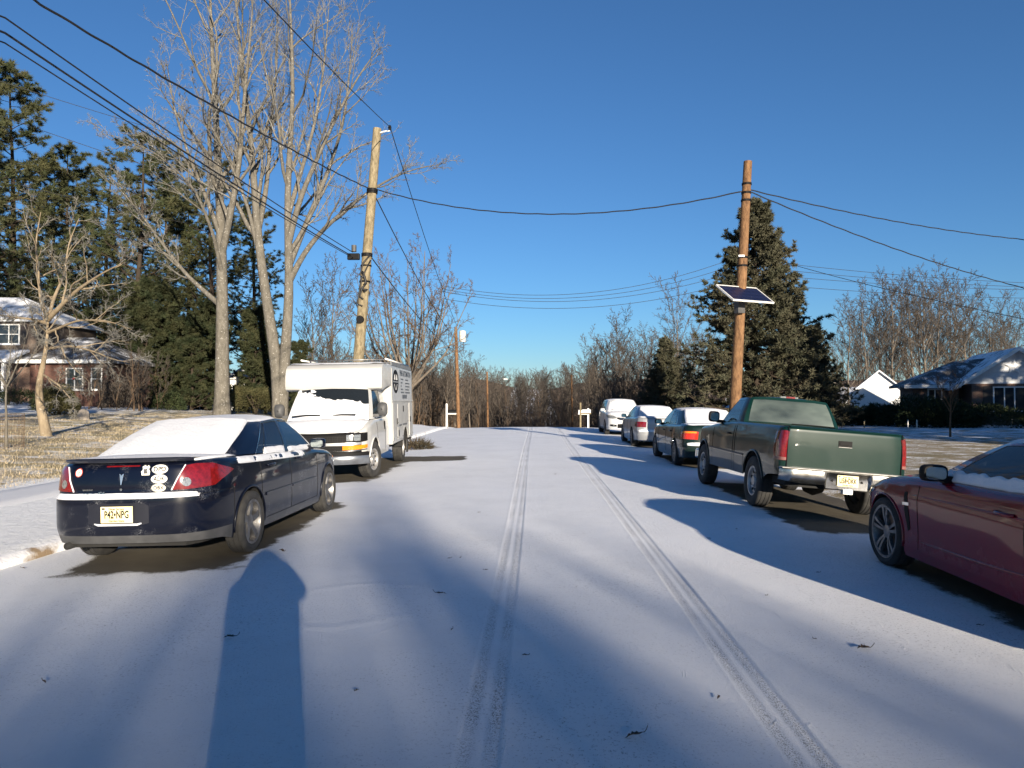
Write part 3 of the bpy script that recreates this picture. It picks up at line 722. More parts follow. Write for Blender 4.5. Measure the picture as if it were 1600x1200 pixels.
# ---- dark blue sedan
def blue_sedan():
    root = empty('parked_car', label='dark blue sedan with oval stickers on its boot and snow on roof and rear window', cat='car')
    bm_ = paint('dark blue paint', (.0016, .0028, .009), .3, .03, dirtcol=(.06, .06, .065), speck=.7)
    A = [(1.02, .33, .375), (3.87, .33, .375)]
    c = Car(plan=[(0, 0), (.35, .012), (.58, .065), (.725, .19), (.81, .45), (.855, .9), (.872, 1.6), (.877, 2.6), (.875, 3.5), (.86, 4.0), (.80, 4.40), (.66, 4.62), (.36, 4.76), (0, 4.80)],
            fx=[(.15, .95), (.3, .985), (.5, 1.0), (.68, 1.0), (.8, .99), (.95, .965), (1.06, .94)],
            dyr=[(.2, .13), (.32, .05), (.45, .0), (.715, .0), (.735, .035), (.76, .055), (.85, .06), (1.06, .10)],
            dyf=[(.2, -.08), (.45, 0), (.65, -.03), (.85, -.2)],
            ztop=[(0, 1.045), (.45, 1.05), (1.1, 1.03), (2.2, .99), (3.3, .955), (3.9, .90), (4.4, .79), (4.8, .66)],
            zlow=[(0, .29), (.4, .27), (.7, .22), (3.9, .2), (4.8, .22)], arches=A,
            crown=[(0, 0), (.12, .012), (.5, .03), (3.3, .06), (4.2, .07), (4.7, .02), (4.8, 0)], rs=.065,
            green=[((0, .58, 1.075), (0, 1.60, 1.41)), ((.40, .60, 1.07), (.33, 1.62, 1.41)), ((.60, .68, 1.06), (.50, 1.68, 1.395)),
                   ((.70, .84, 1.045), (.56, 1.78, 1.375)), ((.785, 1.34, 1.03), (.585, 2.0, 1.375)), ((.795, 1.56, 1.02), (.592, 2.07, 1.38)), ((.798, 1.60, 1.018), (.593, 2.10, 1.38)),
                   ((.815, 2.22, .995), (.60, 2.42, 1.395)), ((.816, 2.32, .99), (.60, 2.50, 1.395)), ((.80, 3.32, .96), (.575, 2.82, 1.375)), ((.745, 3.52, .965), (.53, 2.93, 1.37)),
                   ((.48, 3.72, .985), (.35, 3.0, 1.395)), ((0, 3.80, 1.0), (0, 3.04, 1.405))], roof_crown=.045)
    def what(y, x, z, s):
        if z < .37 and (y < .62): return 'lower_bumper'
        if z < .735 and y < .645: return 'rear_bumper'
        if y < .40 and abs(x) < .64 and z > .735: return 'boot_lid'
        if y > 4.0 and z < .60 and y > 4.25: return 'front_bumper'
        sd = '#r' if x > 0 else '#l'
        if 1.32 < y < 2.26 and z > .29: return 'rear_door' + sd
        if 2.26 < y < 3.32 and z > .29: return 'front_door' + sd
        return 'body'
    def lid(y, x, t):
        if .66 < y < 3.7: return None
        if y <= .66 and abs(x) < .62: return 'boot_lid'
        if y >= 3.7 and abs(t) < .84: return 'bonnet'
        return 'body'
    mats = {'body': bm_, 'lower_bumper': M['trim']}
    ps = c.skin(root, mats, what, lid, ys=(.40, .645, 1.32, 2.26, 3.32, 4.25), zs=(.29, .37, .735, .60), ds=.045, dz=.04)
    c.house(root, mats, ['rear_window', 'rear_window', None, None, 'quarter_window', None, 'side_window', None, 'side_window', None, 'windshield', 'windshield'])
    chassis(c, root); seats(root, [(-.36, 2.15, .5), (.36, 2.15, .5), (0, 1.25, 1.2)], .5, .55)
    mb = MB(); mb.box(-.72, .72, 3.0, 3.5, .75, .93); mb.build('dashboard', M['cabin'], root, bevel=.05)
    # window surround, door furniture
    for sg in (1, -1):
        for i0, i1 in ((4, 9),):
            tb = MB(); pts = [c.gpt(i, f / 4, .945, .004) * (sg, 1, 1) for i in range(4, 9) for f in range(5)]
            tb.tube(pts, .007, 5); tb.build('window_trim', M['chrome'], root)
            tb = MB(); tb.tube([c.gpt(4, 0, r, .003) * (sg, 1, 1) for r in np.linspace(.0, .95, 9)], .006, 5); tb.build('window_trim', M['chrome'], root)
        for y in (1.32, 2.26, 3.32):
            c.seam([(c.s_y(y), .30), (c.s_y(y), float(c.zt(y)) - .01)], root, side=sg, w=.008)
        c.seam([(c.s_y(1.32), .30), (c.s_y(3.32), .30)], root, side=sg, w=.008)
        c.seam([(c.s_y(.645), .375), (c.s_y(.645), .735), (c.s_xr(.55), .735)], root, side=sg, w=.007)
        for y in (1.62, 2.58):
            h = MB(); pts = [c.surf(c.s_y(y - .11 + .22 * t), .885, .004 + .032 * math.sin(math.pi * t) ** .5) * (sg, 1, 1) for t in np.linspace(0, 1, 9)]
            h.tube(pts, .014, 8); h.build('door_handle', bm_, ps['rear_door#r' if sg > 0 else 'rear_door#l'] if y < 2 else ps['front_door#r' if sg > 0 else 'front_door#l'], smooth=True)
        c.patch('side_moulding', [(c.s_y(1.42), .55, .585), (c.s_y(2.24), .548, .583)], bm_, root, sg, off=.014)
        c.patch('side_moulding', [(c.s_y(2.28), .548, .583), (c.s_y(3.25), .54, .575)], bm_, root, sg, off=.014)
        mirror_piece(c, root, 3.13, 1.03, bm_, sg, x=.80)
        q = c.patch('tail_light', [(c.s_xr(.475), .785, .792), (c.s_xr(.53), .785, .885), (c.s_xr(.60), .785, 1.01), (c.s_xr(.68), .79, 1.022), (c.s_xr(.76) + .05, .80, 1.015), (c.s_y(.42), .845, .985), (c.s_y(.60), .90, .945), (c.s_y(.66), .922, .926)], M['red'], root, sg, off=.012)
        vs, fs = disc2(.042, .042); pts = []
        for u, v in vs: pts.append(c.surf(c.s_xr(.60) + u, .855 + v, .0145) * (sg, 1, 1))
        r_ = MB(); r_.add(pts, fs); r_.build('reverse_lamp', M['lamp'], q)
        r_ = MB(); r_.tube([c.surf(a, z, .013) * (sg, 1, 1) for a, z in ((c.s_xr(.475), .783), (c.s_xr(.53), .89), (c.s_xr(.60), 1.015))], .007, 5); r_.build('lamp_edge_snow', M['snow'], q)
        c.patch('headlight', [(c.s_xf(.45), .62, .70), (c.s_xf(.62), .61, .74), (c.s_xf(.74), .62, .77), (c.s_y(4.2), .68, .79), (c.s_y(4.1), .74, .76)], M['lamp'], root, sg)
        for k, (yc, zc, r) in enumerate(A):
            wheel(root, sg * .785, yc, .325, .215, .225, 'five', sg)
            lip = MB(); lip.tube([c.surf(c.s_y(yc - r * math.cos(a)), max(.24, zc + r * math.sin(a)), .003) * (sg, 1, 1) for a in np.linspace(-.15, math.pi + .15, 26)], .012, 6); lip.build('arch_lip', bm_, root, smooth=True)
    # tail: spoiler lip, lettering, emblem, stickers, plate, snow ledge
    sp = MB(); rows = []
    for t in np.linspace(-1, 1, 31):
        x = .63 * t; y0 = .085 + .13 * abs(t) ** 3.2; k = 1 - .55 * abs(t) ** 6
        rows.append([(x, y0 + .24, 1.058), (x, y0 + .10, 1.070 + .014 * k), (x, y0 - .006, 1.074 + .022 * k), (x, y0 - .018, 1.068 + .014 * k), (x, y0 + .004, 1.052)])
    sp.grid(rows); sp.build('boot_spoiler', paint('spoiler paint', (.004, .006, .014), .3, .05), root, smooth=True, auto=45)
    c.patch('brake_lamp', [(c.s_xr(.002), 1.012, 1.024), (c.s_xr(.17), 1.012, 1.024)], M['red'], root, 1, off=.006)
    c.patch('brake_lamp', [(c.s_xr(.002), 1.012, 1.024), (c.s_xr(.17), 1.012, 1.024)], M['red'], root, -1, off=.006)
    for nm, txt, x, z, rx, ry, fs_, mt in (('oval_sticker', 'DPO', .372, .982, .076, .043, .060, M['white']), ('oval_sticker', 'ADK', .366, .892, .076, .043, .064, M['white']), ('oval_sticker', 'OBX', .358, .808, .066, .038, .048, M['sticker'])):
        vs, fs = disc2(rx, ry); o = c.rear_wrap(nm, vs, fs, x, z, mt, root, .009)
        ring = MB(); pts = []
        for k in range(29):
            a = 2 * math.pi * k / 28; xx = x + rx * .9 * math.cos(a); p = c.surf(c.s_xr(abs(xx)), z + ry * .88 * math.sin(a), .010); pts.append(p)
        ring.tube(pts, .0016, 4, caps=False); ring.build('sticker_border', M['ink'], o)
        vs, fs = text_mesh(txt, fs_, xs=.78 if txt == 'ADK' else .95, bold=.0015); c.rear_wrap('sticker_lettering', vs, fs, x, z, M['ink'], o, .0105)
    vs = [(-.038, -.045), (.038, -.045), (.042, -.01), (.03, .012), (.04, .03), (.022, .048), (.006, .036), (-.012, .05), (-.036, .036), (-.028, .01), (-.044, -.012)]
    o = c.rear_wrap('crest_sticker', vs, [tuple(range(11))], .237, .975, M['sticker'], root, .009)
    c.rear_wrap('crest_mark', [(-.02, -.03), (.022, -.03), (.012, -.004), (.018, .022), (-.008, .012), (-.02, .02)], [tuple(range(6))], .237, .975, M['trim'], o, .0102)
    vs, fs = disc2(.041, .041); o = c.rear_wrap('round_sticker', vs, fs, -.45, .965, pm('red sticker ring', (.5, .08, .06), .5), root, .009)
    vs, fs = disc2(.032, .032); c.rear_wrap('sticker_face', vs, fs, -.45, .965, M['white'], o, .0100)
    c.rear_wrap('sticker_mark', [(-.012, -.02), (.004, -.006), (.016, .02), (.002, .012), (-.014, .016), (-.004, .0)], [tuple(range(6))], -.45, .965, pm('green mark', (.05, .2, .08), .5), o, .0108)
    c.rear_wrap('arrow_emblem', [(-.022, .05), (-.008, .042), (0, .03), (.008, .042), (.022, .05), (.004, -.055), (-.004, -.055)], [tuple(range(7))], 0, .90, pm('bright emblem', (.75, .74, .72), .2, .9), root, .011)
    vs, fs = disc2(.012, .012, 14); c.rear_wrap('boot_lock', vs, fs, 0, .80, M['chrome'], root, .010)
    for txt, sz, x, z, xs in (('G6', .046, -.19, .765, 1.25), ('PONTIAC', .026, -.31, .762, 1.15), ('REMOTE START', .017, -.33, .80, .9)):
        vs, fs = text_mesh(txt, sz, xs=xs, bold=.0012); c.rear_wrap('badge_lettering', vs, fs, x, z, M['chrome'], root, .010)
    rec = MB(); yb = float(c.surf(0, .55, .004)[1])
    c.patch('plate_recess', [(0.0, .475, .675), (c.s_xr(.24), .475, .675), (c.s_xr(.29), .49, .65)], pm('plate recess', (.004, .005, .012), .5), root, 1, off=.004)
    c.patch('plate_recess', [(0.0, .475, .675), (c.s_xr(.24), .475, .675), (c.s_xr(.29), .49, .65)], pm('plate recess', (.004, .005, .012), .5), root, -1, off=.004)
    plate(c, root, .0, .575, 'P42\u2022NPG', y=yb - .022)
    led = MB(); led.tube([c.surf(c.s_xr(abs(x)), .478 + .012 * (abs(x) > .2), .012) * (1 if x > 0 else -1, 1, 1) for x in np.linspace(-.225, .225, 13)], [.006] + [.011] * 11 + [.006], 8); led.build('plate_ledge_snow', M['snow'], root, smooth=True)
    # snow lying along the bumper step
    sh = MB(); rows = []
    for x in np.linspace(-.74, .70, 60):
        s_ = c.s_xr(abs(x)); k = .8 + .35 * nz((x, 0, 0), 9, 3); sg = 1 if x > 0 else -1; e = min(1, (x + .74) * 14, (.70 - x) * 6)
        P = [c.surf(s_, z, o) for z, o in ((.716, .004), (.726 + .004 * k, .010 * e), (.742 + .008 * k * e, .014 * e), (.752 + .010 * k * e, .010 * e), (.760 + .010 * k * e, -.004))]
        rows.append([p * (sg, 1, 1) for p in P])
    sh.grid(rows); sh.build('bumper_snow', M['snow'], root, smooth=True)
    ex = MB(); ex.tube([(-.55, .08, .27), (-.55, .5, .27)], .035, 14); ex.build('exhaust_pipe', M['well'], root, smooth=True)
    # snow on rear window, roof and boot
    H = np.array([[c.gpt(i, f / 6, r, .002) for r in np.linspace(-.02, 1.0, 30)] for i in (0, 1) for f in range(6 + (i == 1))] + [[c.gpt(2, f / 4, r, .002) for r in np.linspace(-.02, 1.0, 30)] for f in (1, 2, 3)])
    G = mirror_rows(H); s1 = snow_sheet(G, .022, (.07, 0), 4, 3, .25, amount=.25)
    mb = MB(); mb.grid(s1)
    rr = c.roof_rows; ymax = 2.62; k = [i for i in range(len(rr)) if rr[i, 0, 1] < ymax]
    Gr = densify(rr[:k[-1] + 1], 44, 44); mb2 = MB(); mb2.grid(snow_sheet(Gr, .024, (.0, .07), 6, 2.5, .35, amount=.22) if False else snow_sheet(Gr, .022, (.10, .08), 6, 2.2, .45, amount=.45))
    lr = c.lid_rows; k = [i for i in range(len(lr)) if .16 < lr[i, 0, 1] < .95 and lr[i, -1, 0] > .45]
    Gd = densify(lr[k], 26, 52); mb3 = MB(); mb3.grid(snow_sheet(Gd, .020, (.18, .03), 8, 3, .3, amount=.45))
    for m_, nm in ((mb, 'rear_window_snow'), (mb2, 'roof_snow'), (mb3, 'boot_snow')): m_.build(nm, M['snow'], root, smooth=True, recalc=True)
    # snow caught along the sills of the side windows
    for sg in (1, -1):
        for i0, i1, e in ((5, 7, .17), (8, 9, .14)):
            Hs = np.array([[c.gpt(i, f / 12, r, .002) * (sg, 1, 1) for r in np.linspace(-.02, e + .05 * nz((i + f * .1, sg, 0), 3), 7)] for i in range(i0, i1) for f in range(13)])
            w = MB(); w.grid(snow_sheet(Hs, .010, (.06, .12), 12 + i0, 6, 1.0, amount=.25)); w.build('sill_snow', M['snow'], root, smooth=True)
        Gs = np.array([[c.surf(c.s_y(y), float(c.zt(y)) - d, .001) * (sg, 1, 1) for d in np.linspace(.0, .085, 8)] for y in np.linspace(.75, 2.9, 60)])
        w = MB(); w.grid(snow_sheet(Gs, .007, (.05, .1), 21, 4.5, 1.4, amount=-.65)); w.build('shoulder_snow', M['snow'], root, smooth=True)
    place(root, -3.90, 6.76, R(-.3), R(-1.5)); return root, c
BLUE, _ = blue_sedan()

# ---- sedans of the other make: one dark green, one silver
def euro_sedan(label, col, snowy_mirror, rear_dark, lampm, seed, dirt):
    root = empty('parked_car', label=label, cat='car')
    bm_ = paint('paint ' + str(seed), col, .32, dirt, dirtcol=(.2, .2, .2), metal=.3 if seed == 2 else 0, speck=.3)
    A = [(1.07, .325, .365), (3.90, .325, .365)]
    c = Car(plan=[(0, 0), (.4, .012), (.66, .05), (.80, .16), (.855, .42), (.88, .9), (.895, 1.7), (.90, 2.6), (.89, 3.5), (.87, 4.1), (.80, 4.48), (.62, 4.68), (.32, 4.76), (0, 4.78)],
            fx=[(.15, .95), (.3, .98), (.5, 1.0), (.66, 1.0), (.8, .985), (.95, .955), (1.06, .93)],
            dyr=[(.2, .1), (.34, .03), (.46, 0), (.56, 0), (.58, .05), (.64, .07), (.85, .085), (1.04, .13)],
            dyf=[(.2, -.08), (.45, 0), (.65, -.02), (.8, -.12)],
            ztop=[(0, 1.03), (.5, 1.04), (1.1, 1.02), (2.2, .985), (3.3, .955), (3.9, .91), (4.4, .83), (4.78, .74)],
            zlow=[(0, .26), (.5, .24), (.8, .2), (3.9, .19), (4.78, .2)], arches=A,
            crown=[(0, 0), (.12, .01), (.5, .025), (3.3, .05), (4.2, .06), (4.6, .03), (4.78, 0)], rs=.06,
            green=[((0, .74, 1.065), (0, 1.52, 1.385)), ((.42, .76, 1.06), (.34, 1.54, 1.385)), ((.62, .82, 1.05), (.52, 1.58, 1.375)),
                   ((.71, .92, 1.04), (.575, 1.66, 1.36)), ((.78, 1.22, 1.02), (.60, 1.80, 1.365)), ((.79, 1.46, 1.01), (.605, 1.92, 1.37)), ((.792, 1.50, 1.008), (.606, 1.95, 1.37)),
                   ((.805, 2.16, .985), (.615, 2.30, 1.385)), ((.806, 2.26, .983), (.615, 2.38, 1.385)), ((.79, 3.28, .96), (.59, 2.82, 1.365)), ((.745, 3.42, .965), (.55, 2.92, 1.36)),
                   ((.48, 3.56, .98), (.36, 3.0, 1.385)), ((0, 3.62, .995), (0, 3.03, 1.395))], roof_crown=.04)
    def what(y, x, z, s):
        if z < .57 and y < .64: return 'rear_bumper'
        if y < .40 and abs(x) < .62 and z > .58: return 'boot_lid'
        if y > 4.3 and z < .56: return 'front_bumper'
        sd = '#r' if x > 0 else '#l'
        if 1.42 < y < 2.22 and z > .28: return 'rear_door' + sd
        if 2.22 < y < 3.30 and z > .28: return 'front_door' + sd
        return 'body'
    def lid(y, x, t):
        if .80 < y < 3.52: return None
        if y <= .80 and abs(x) < .62: return 'boot_lid'
        if y >= 3.52 and abs(t) < .86: return 'bonnet'
        return 'body'
    mats = {'body': bm_}
    ps = c.skin(root, mats, what, lid, ys=(.40, .64, 1.42, 2.22, 3.30, 4.3), zs=(.28, .57, .58, .56), ds=.06, dz=.05)
    c.house(root, mats, ['rear_window', 'rear_window', None, None, 'quarter_window', None, 'side_window', None, 'side_window', None, 'windshield', 'windshield'])
    chassis(c, root); seats(root, [(-.36, 2.1, .5), (.36, 2.1, .5), (0, 1.3, 1.2)], .5, .55)
    for sg in (1, -1):
        for y in (1.42, 2.22, 3.30): c.seam([(c.s_y(y), .29), (c.s_y(y), float(c.zt(y)) - .01)], root, side=sg, w=.009)
        c.patch('side_moulding', [(c.s_y(1.46), .52, .56), (c.s_y(3.5), .52, .56)], bm_, root, sg, off=.014)
        for y, nm in ((1.62, 'rear_door'), (2.52, 'front_door')):
            h = MB(); h.tube([c.surf(c.s_y(y - .1 + .2 * t), .84, .004 + .03 * math.sin(math.pi * t) ** .5) * (sg, 1, 1) for t in np.linspace(0, 1, 8)], .014, 7); h.build('door_handle', bm_, ps[nm + ('#r' if sg > 0 else '#l')], smooth=True)
        q = c.patch('tail_light', [(c.s_xr(.52), .70, .88), (c.s_xr(.66), .70, .89), (c.s_xr(.78), .70, .89), (c.s_y(.34), .70, .88), (c.s_y(.44), .72, .86)], lampm, root, sg, off=.008)
        c.patch('turn_lamp', [(c.s_xr(.56), .845, .885), (c.s_xr(.78), .84, .886), (c.s_y(.38), .84, .87)], M['amber'] if seed == 1 else M['red'], q, sg, off=.0105)
        c.patch('headlight', [(c.s_xf(.42), .63, .72), (c.s_xf(.62), .63, .75), (c.s_y(4.45), .65, .77)], M['lamp'], root, sg)
        mirror_piece(c, root, 3.14, 1.03, M['ink'] if rear_dark else bm_, sg, x=.80, w=.2)
        for yc, zc, r in A: wheel(root, sg * .79, yc, .32, .225, .215, 'many', sg)
        c.patch('bumper_strip', [(c.s_xr(.02), .50, .545), (c.s_xr(.6), .50, .545), (c.s_y(.62), .50, .545)], bm_, root, sg, off=.016)
    vs, fs = disc2(.037, .037, 20); o = c.rear_wrap('round_emblem', vs, fs, 0, .93, M['ink'], root, .010)
    for a in (0, 1):
        q = [(0, 0)] + [(.026 * math.cos(t + a * math.pi), .026 * math.sin(t + a * math.pi)) for t in np.linspace(0, math.pi / 2, 6)]
        c.rear_wrap('emblem_quarter', q, [tuple(range(7))], 0, .93, M['white'], o, .011)
    rec = c.patch('plate_recess', [(0, .64, .80), (c.s_xr(.27), .64, .80)], M['trim'] if rear_dark else bm_, root, 1, off=.003); c.patch('plate_recess', [(0, .64, .80), (c.s_xr(.27), .64, .80)], M['trim'] if rear_dark else bm_, root, -1, off=.003)
    mb = MB(); y = float(c.surf(0, .72, .01)[1]); mb.box(-.152, .152, y - .008, y, .645, .795); mb.build('licence_plate', M['plate'] if rear_dark else M['white'], root, bevel=.002)
    # snow: rear window, roof, boot, bumper step
    H = np.array([[c.gpt(i, f / 6, r, .002) for r in np.linspace(-.02, 1.0, 22)] for i in (0, 1) for f in range(6 + (i == 1))] + [[c.gpt(2, .4, r, .002) for r in np.linspace(-.02, 1.0, 22)]])
    mb = MB(); mb.grid(snow_sheet(mirror_rows(H), .024, (.05, 0), 4 + seed, 3, .3, amount=.35)); mb.build('rear_window_snow', M['snow'], root, smooth=True, recalc=True)
    rr = c.roof_rows; mb = MB(); mb.grid(snow_sheet(densify(rr, 36, 30), .026, (.06, .06), 6 + seed, 2, .3, amount=.4)); mb.build('roof_snow', M['snow'], root, smooth=True, recalc=True)
    lr = c.lid_rows; k = [i for i in range(len(lr)) if .22 < lr[i, 0, 1] < .95 and lr[i, -1, 0] > .45]
    mb = MB(); mb.grid(snow_sheet(densify(lr[k], 20, 40), .022, (.12, .04), 8 + seed, 3, .35, amount=.4)); mb.build('boot_snow', M['snow'], root, smooth=True, recalc=True)
    k = [i for i in range(len(lr)) if 3.55 < lr[i, 0, 1] < 4.6]
    mb = MB(); mb.grid(snow_sheet(densify(lr[k], 24, 40), .022, (.08, .04), 9 + seed, 3, .35, amount=.4)); mb.build('bonnet_snow', M['snow'], root, smooth=True, recalc=True)
    rows = []
    for x in np.linspace(-.76, .76, 46):
        s_ = c.s_xr(abs(x)); sg = 1 if x > 0 else -1; k = 1 + .4 * nz((x, seed, 0), 7); e = min(1, (.76 - abs(x)) * 10)
        rows.append([c.surf(s_, z, o_) * (sg, 1, 1) for z, o_ in ((.55, .004), (.565, .010 * e), (.585 + .012 * k * e, .018 * e), (.60 + .016 * k * e, .012 * e), (.62 + .01 * k * e, -.006))])
    mb = MB(); mb.grid(rows); mb.build('bumper_snow', M['snow'], root, smooth=True)
    return root
g1 = euro_sedan('dark green sedan with snow covered rear window parked ahead of the pickup', (.004, .014, .011), False, True, M['redlit'], 1, .03)
place(g1, 4.38, 17.45, R(.4), R(1.3))
g2 = euro_sedan('silver sedan with red tail lights between the dark sedan and the white suv', (.30, .31, .32), False, False, M['red'], 2, .1)
place(g2, 4.28, 24.9, R(-.3), R(1.3))
# ---- green pickup
def pickup():
    root = empty('pickup_truck', label='green pickup truck with chrome step bumper and cream licence plate', cat='truck')
    gm = paint('green truck paint', (.0022, .018, .0145), .32, .05, dirtcol=(.07, .09, .08))
    gl = paint('dark lower truck paint', (.012, .022, .020), .4, .1, dirtcol=(.09, .09, .085))
    A = [(1.28, .40, .455), (4.27, .40, .455)]
    c = Car(plan=[(0, .17), (.5, .172), (.82, .18), (.90, .20), (.935, .26), (.95, .5), (.955, 1.2), (.958, 2.4), (.955, 3.6), (.94, 4.4), (.90, 4.75), (.78, 4.93), (.4, 5.0), (0, 5.02)],
            fx=[(.3, .955), (.5, .985), (.7, 1.0), (.95, 1.0), (1.08, .99), (1.22, .965), (1.3, .955)],
            dyr=[(.4, .02), (.6, 0), (1.0, 0), (1.28, .02)], dyf=[(.3, -.05), (.7, 0), (1.1, -.08)],
            ztop=[(0, 1.275), (2.2, 1.275), (2.5, 1.26), (3.5, 1.20), (4.0, 1.15), (4.9, 1.06), (5.02, 1.0)],
            zlow=[(.1, .60), (.6, .56), (.9, .46), (2, .44), (4.2, .42), (5.02, .40)], arches=A,
            crown=[(0, 0), (3.3, .03), (4.2, .05), (4.8, .02), (5.02, 0)], rs=.045, rear_len=.3,
            green=[((0, 2.18, 1.275), (0, 2.36, 1.72)), ((.5, 2.185, 1.275), (.42, 2.365, 1.72)), ((.76, 2.20, 1.272), (.63, 2.375, 1.705)),
                   ((.835, 2.22, 1.27), (.675, 2.39, 1.69)), ((.865, 2.32, 1.268), (.69, 2.46, 1.69)), ((.872, 2.42, 1.265), (.695, 2.54, 1.695)),
                   ((.86, 3.48, 1.205), (.665, 3.0, 1.685)), ((.80, 3.66, 1.20), (.615, 3.1, 1.68)), ((.5, 3.84, 1.22), (.4, 3.16, 1.70)), ((0, 3.92, 1.235), (0, 3.2, 1.71))], roof_crown=.045, bulge=.014)
    def what(y, x, z, s):
        if y < .235 and abs(x) < .835: return 'tailgate' if z > .70 else None
        if y > 4.75 and z < .62: return None
        if 2.36 < y < 3.62 and z > .47: return 'door' + ('#r' if x > 0 else '#l')
        return 'cargo_side' + ('#r' if x > 0 else '#l') if y < 2.24 else 'body'
    def lid(y, x, t):
        if y < .36: return None
        if y < 2.16: return 'bed_rail' + ('#r' if x > 0 else '#l') if abs(t) > .93 else None
        if y < 3.75 and y > 2.3: return None
        return 'bonnet' if y > 3.7 and abs(t) < .9 else 'body'
    mats = {'body': gm}
    ps = c.skin(root, mats, what, lid, ys=(.235, 2.24, 2.36, 3.62), zs=(.47, .70), ds=.06, dz=.05, nxl=28)
    M['frostglass'] = glass('frosted rear glass', (.03, .04, .04), .25, .12, .7, (.20, .25, .22))
    c.house(root, {'body': gm, 'rear_window': M['frostglass']}, ['rear_window', 'rear_window', None, None, None, 'side_window', None, 'windshield', 'windshield'], r0=.06, r1=.90)
    chassis(c, root, .5); seats(root, [(0, 2.62, 1.35)], .85, .55)
    fr = MB()
    for sg in (1, -1): fr.box(sg * .42 - .04, sg * .42 + .04, .3, 4.7, .46, .58)
    fr.box(-.42, .42, .30, .38, .462, .578); fr.build('frame_rail', M['well'], root)
    ax = MB(); ax.tube([(-.75, 1.28, .40), (.75, 1.28, .40)], .05, 10); ax.lathe([(-.16, 0), (-.14, .12), (0, .17), (.14, .12), (.16, 0)], 16, c=(0.05, 1.28, .40)); ax.build('rear_axle', M['well'], root, smooth=True)
    # cargo bed inside
    b = MB(); b.box(-.80, .80, .30, 2.15, .72, .76); b.build('bed_floor', M['trim'], root)
    for sg in (1, -1):
        b = MB(); b.box(sg * .80 - .015, sg * .80 + .015, .25, 2.15, .76, 1.25); b.build('bed_wall', gm, root)
    b = MB(); b.box(-.815, .815, 2.15, 2.18, .70, 1.25); b.build('bed_bulkhead', gm, root)
    # tailgate: top roll, dished panel, handle
    yt = .17
    t = MB(); rows = []
    for a in np.linspace(0, math.pi, 9): rows.append([(x, yt + .035 - .036 * math.cos(a), 1.262 + .02 * math.sin(a)) for x in (-.815, .815)])
    t.grid(rows); tg = ps['tailgate']; t.build('tailgate_top', gm, tg, smooth=True)
    b = MB(); b.box(-.82, .82, yt + .055, yt + .07, .72, 1.262); b.build('tailgate_inner', gm, tg)
    h = MB(); h.box(-.10, .10, yt - .006, yt + .004, 1.04, 1.125); hb = h.build('handle_bezel', M['ink'], tg, bevel=.003)
    h = MB(); h.box(-.085, .045, yt - .014, yt - .006, 1.068, 1.105); h.build('tailgate_handle', M['ink'], tg, bevel=.003)
    h = MB(); h.box(-.098, .098, yt - .010, yt - .005, 1.034, 1.041); h.build('handle_edge', M['chrome'], tg)
    for sg in (1, -1):
        g = MB(); g.tube([(sg * .838, yt + .002, .70), (sg * .838, yt + .006, 1.0), (sg * .834, yt + .014, 1.27)], .007, 5); g.build('panel_gap', M['ink'], root)
        q = c.patch('tail_light', [(c.s_xr(.845), .80, 1.20), (c.s_xr(.885), .795, 1.215), (c.s_y(.215) if False else c.s_xr(.915), .795, 1.215), (c.s_y(.40), .80, 1.20)], M['red'], root, sg, off=.012)
        c.patch('reverse_lamp', [(c.s_xr(.85), .80, .84), (c.s_xr(.915), .798, .84), (c.s_y(.38), .80, .84)], pm('dull lamp lens', (.2, .09, .08), .3), q, sg, off=.014)
        for y in (2.26, 2.36, 3.62): c.seam([(c.s_y(y), .47), (c.s_y(y), float(c.zt(y)) - .01)], root, side=sg, w=.012)
        c.patch('lower_cladding', [(c.s_y(1.76), .46, .74), (c.s_y(2.8), .445, .74), (c.s_y(3.80), .43, .74)], gl, root, sg, off=.004)
        c.patch('side_moulding', [(c.s_y(1.78), .74, .765), (c.s_y(3.78), .74, .765)], M['trim'], root, sg, off=.012)
        h = MB(); h.tube([c.surf(c.s_y(2.50 + .18 * k), 1.06, .004 + .03 * math.sin(math.pi * k) ** .5) * (sg, 1, 1) for k in np.linspace(0, 1, 8)], .014, 7); h.build('door_handle', M['ink'], ps['door#r' if sg > 0 else 'door#l'], smooth=True)
        mirror_piece(c, root, 3.36, 1.32, M['ink'], sg, w=.21, h=.20, x=.90)
        for yc, zc, r in A:
            wheel(root, sg * .835, yc, .385, .25, .215, 'steel', sg)
            lip = MB(); lip.tube([c.surf(c.s_y(yc - r * math.cos(a)), max(.46, zc + r * math.sin(a)), .004) * (sg, 1, 1) for a in np.linspace(.1, math.pi - .1, 24)], .017, 6); lip.build('arch_lip', gl, root, smooth=True)
        c.patch('headlight', [(c.s_xf(.5), .78, .95), (c.s_xf(.8), .78, .95)], M['lamp'], root, sg)
    # chrome step bumper
    bp = MB(); rows = []
    for x in list(np.linspace(-.97, -.36, 12)) + [-.33, -.30] + list(np.linspace(-.26, .26, 9)) + [.30, .33] + list(np.linspace(.36, .97, 12)):
        ax_ = abs(x); yb = .0 + .10 * max(0, (ax_ - .80) / .17) ** 2; st = .035 if ax_ < .31 else 0; lo = .465 if ax_ < .33 else .505 + .03 * max(0, (ax_ - .7) / .27)
        rows.append([(x, .17, .695), (x, yb + .03, .70), (x, yb, .685), (x, yb - .004 + st, .63), (x, yb + .004 + st, .56), (x, yb + .03 + st * .5, lo), (x, .12, lo + .01)])
    bp.grid(rows); bump = bp.build('rear_bumper', pm('worn chrome', (.62, .62, .61), .22, 1, col2=(.36, .35, .33), ns=7, bump=.12, bs=6, bd=.03), root, smooth=True, recalc=True, auto=35)
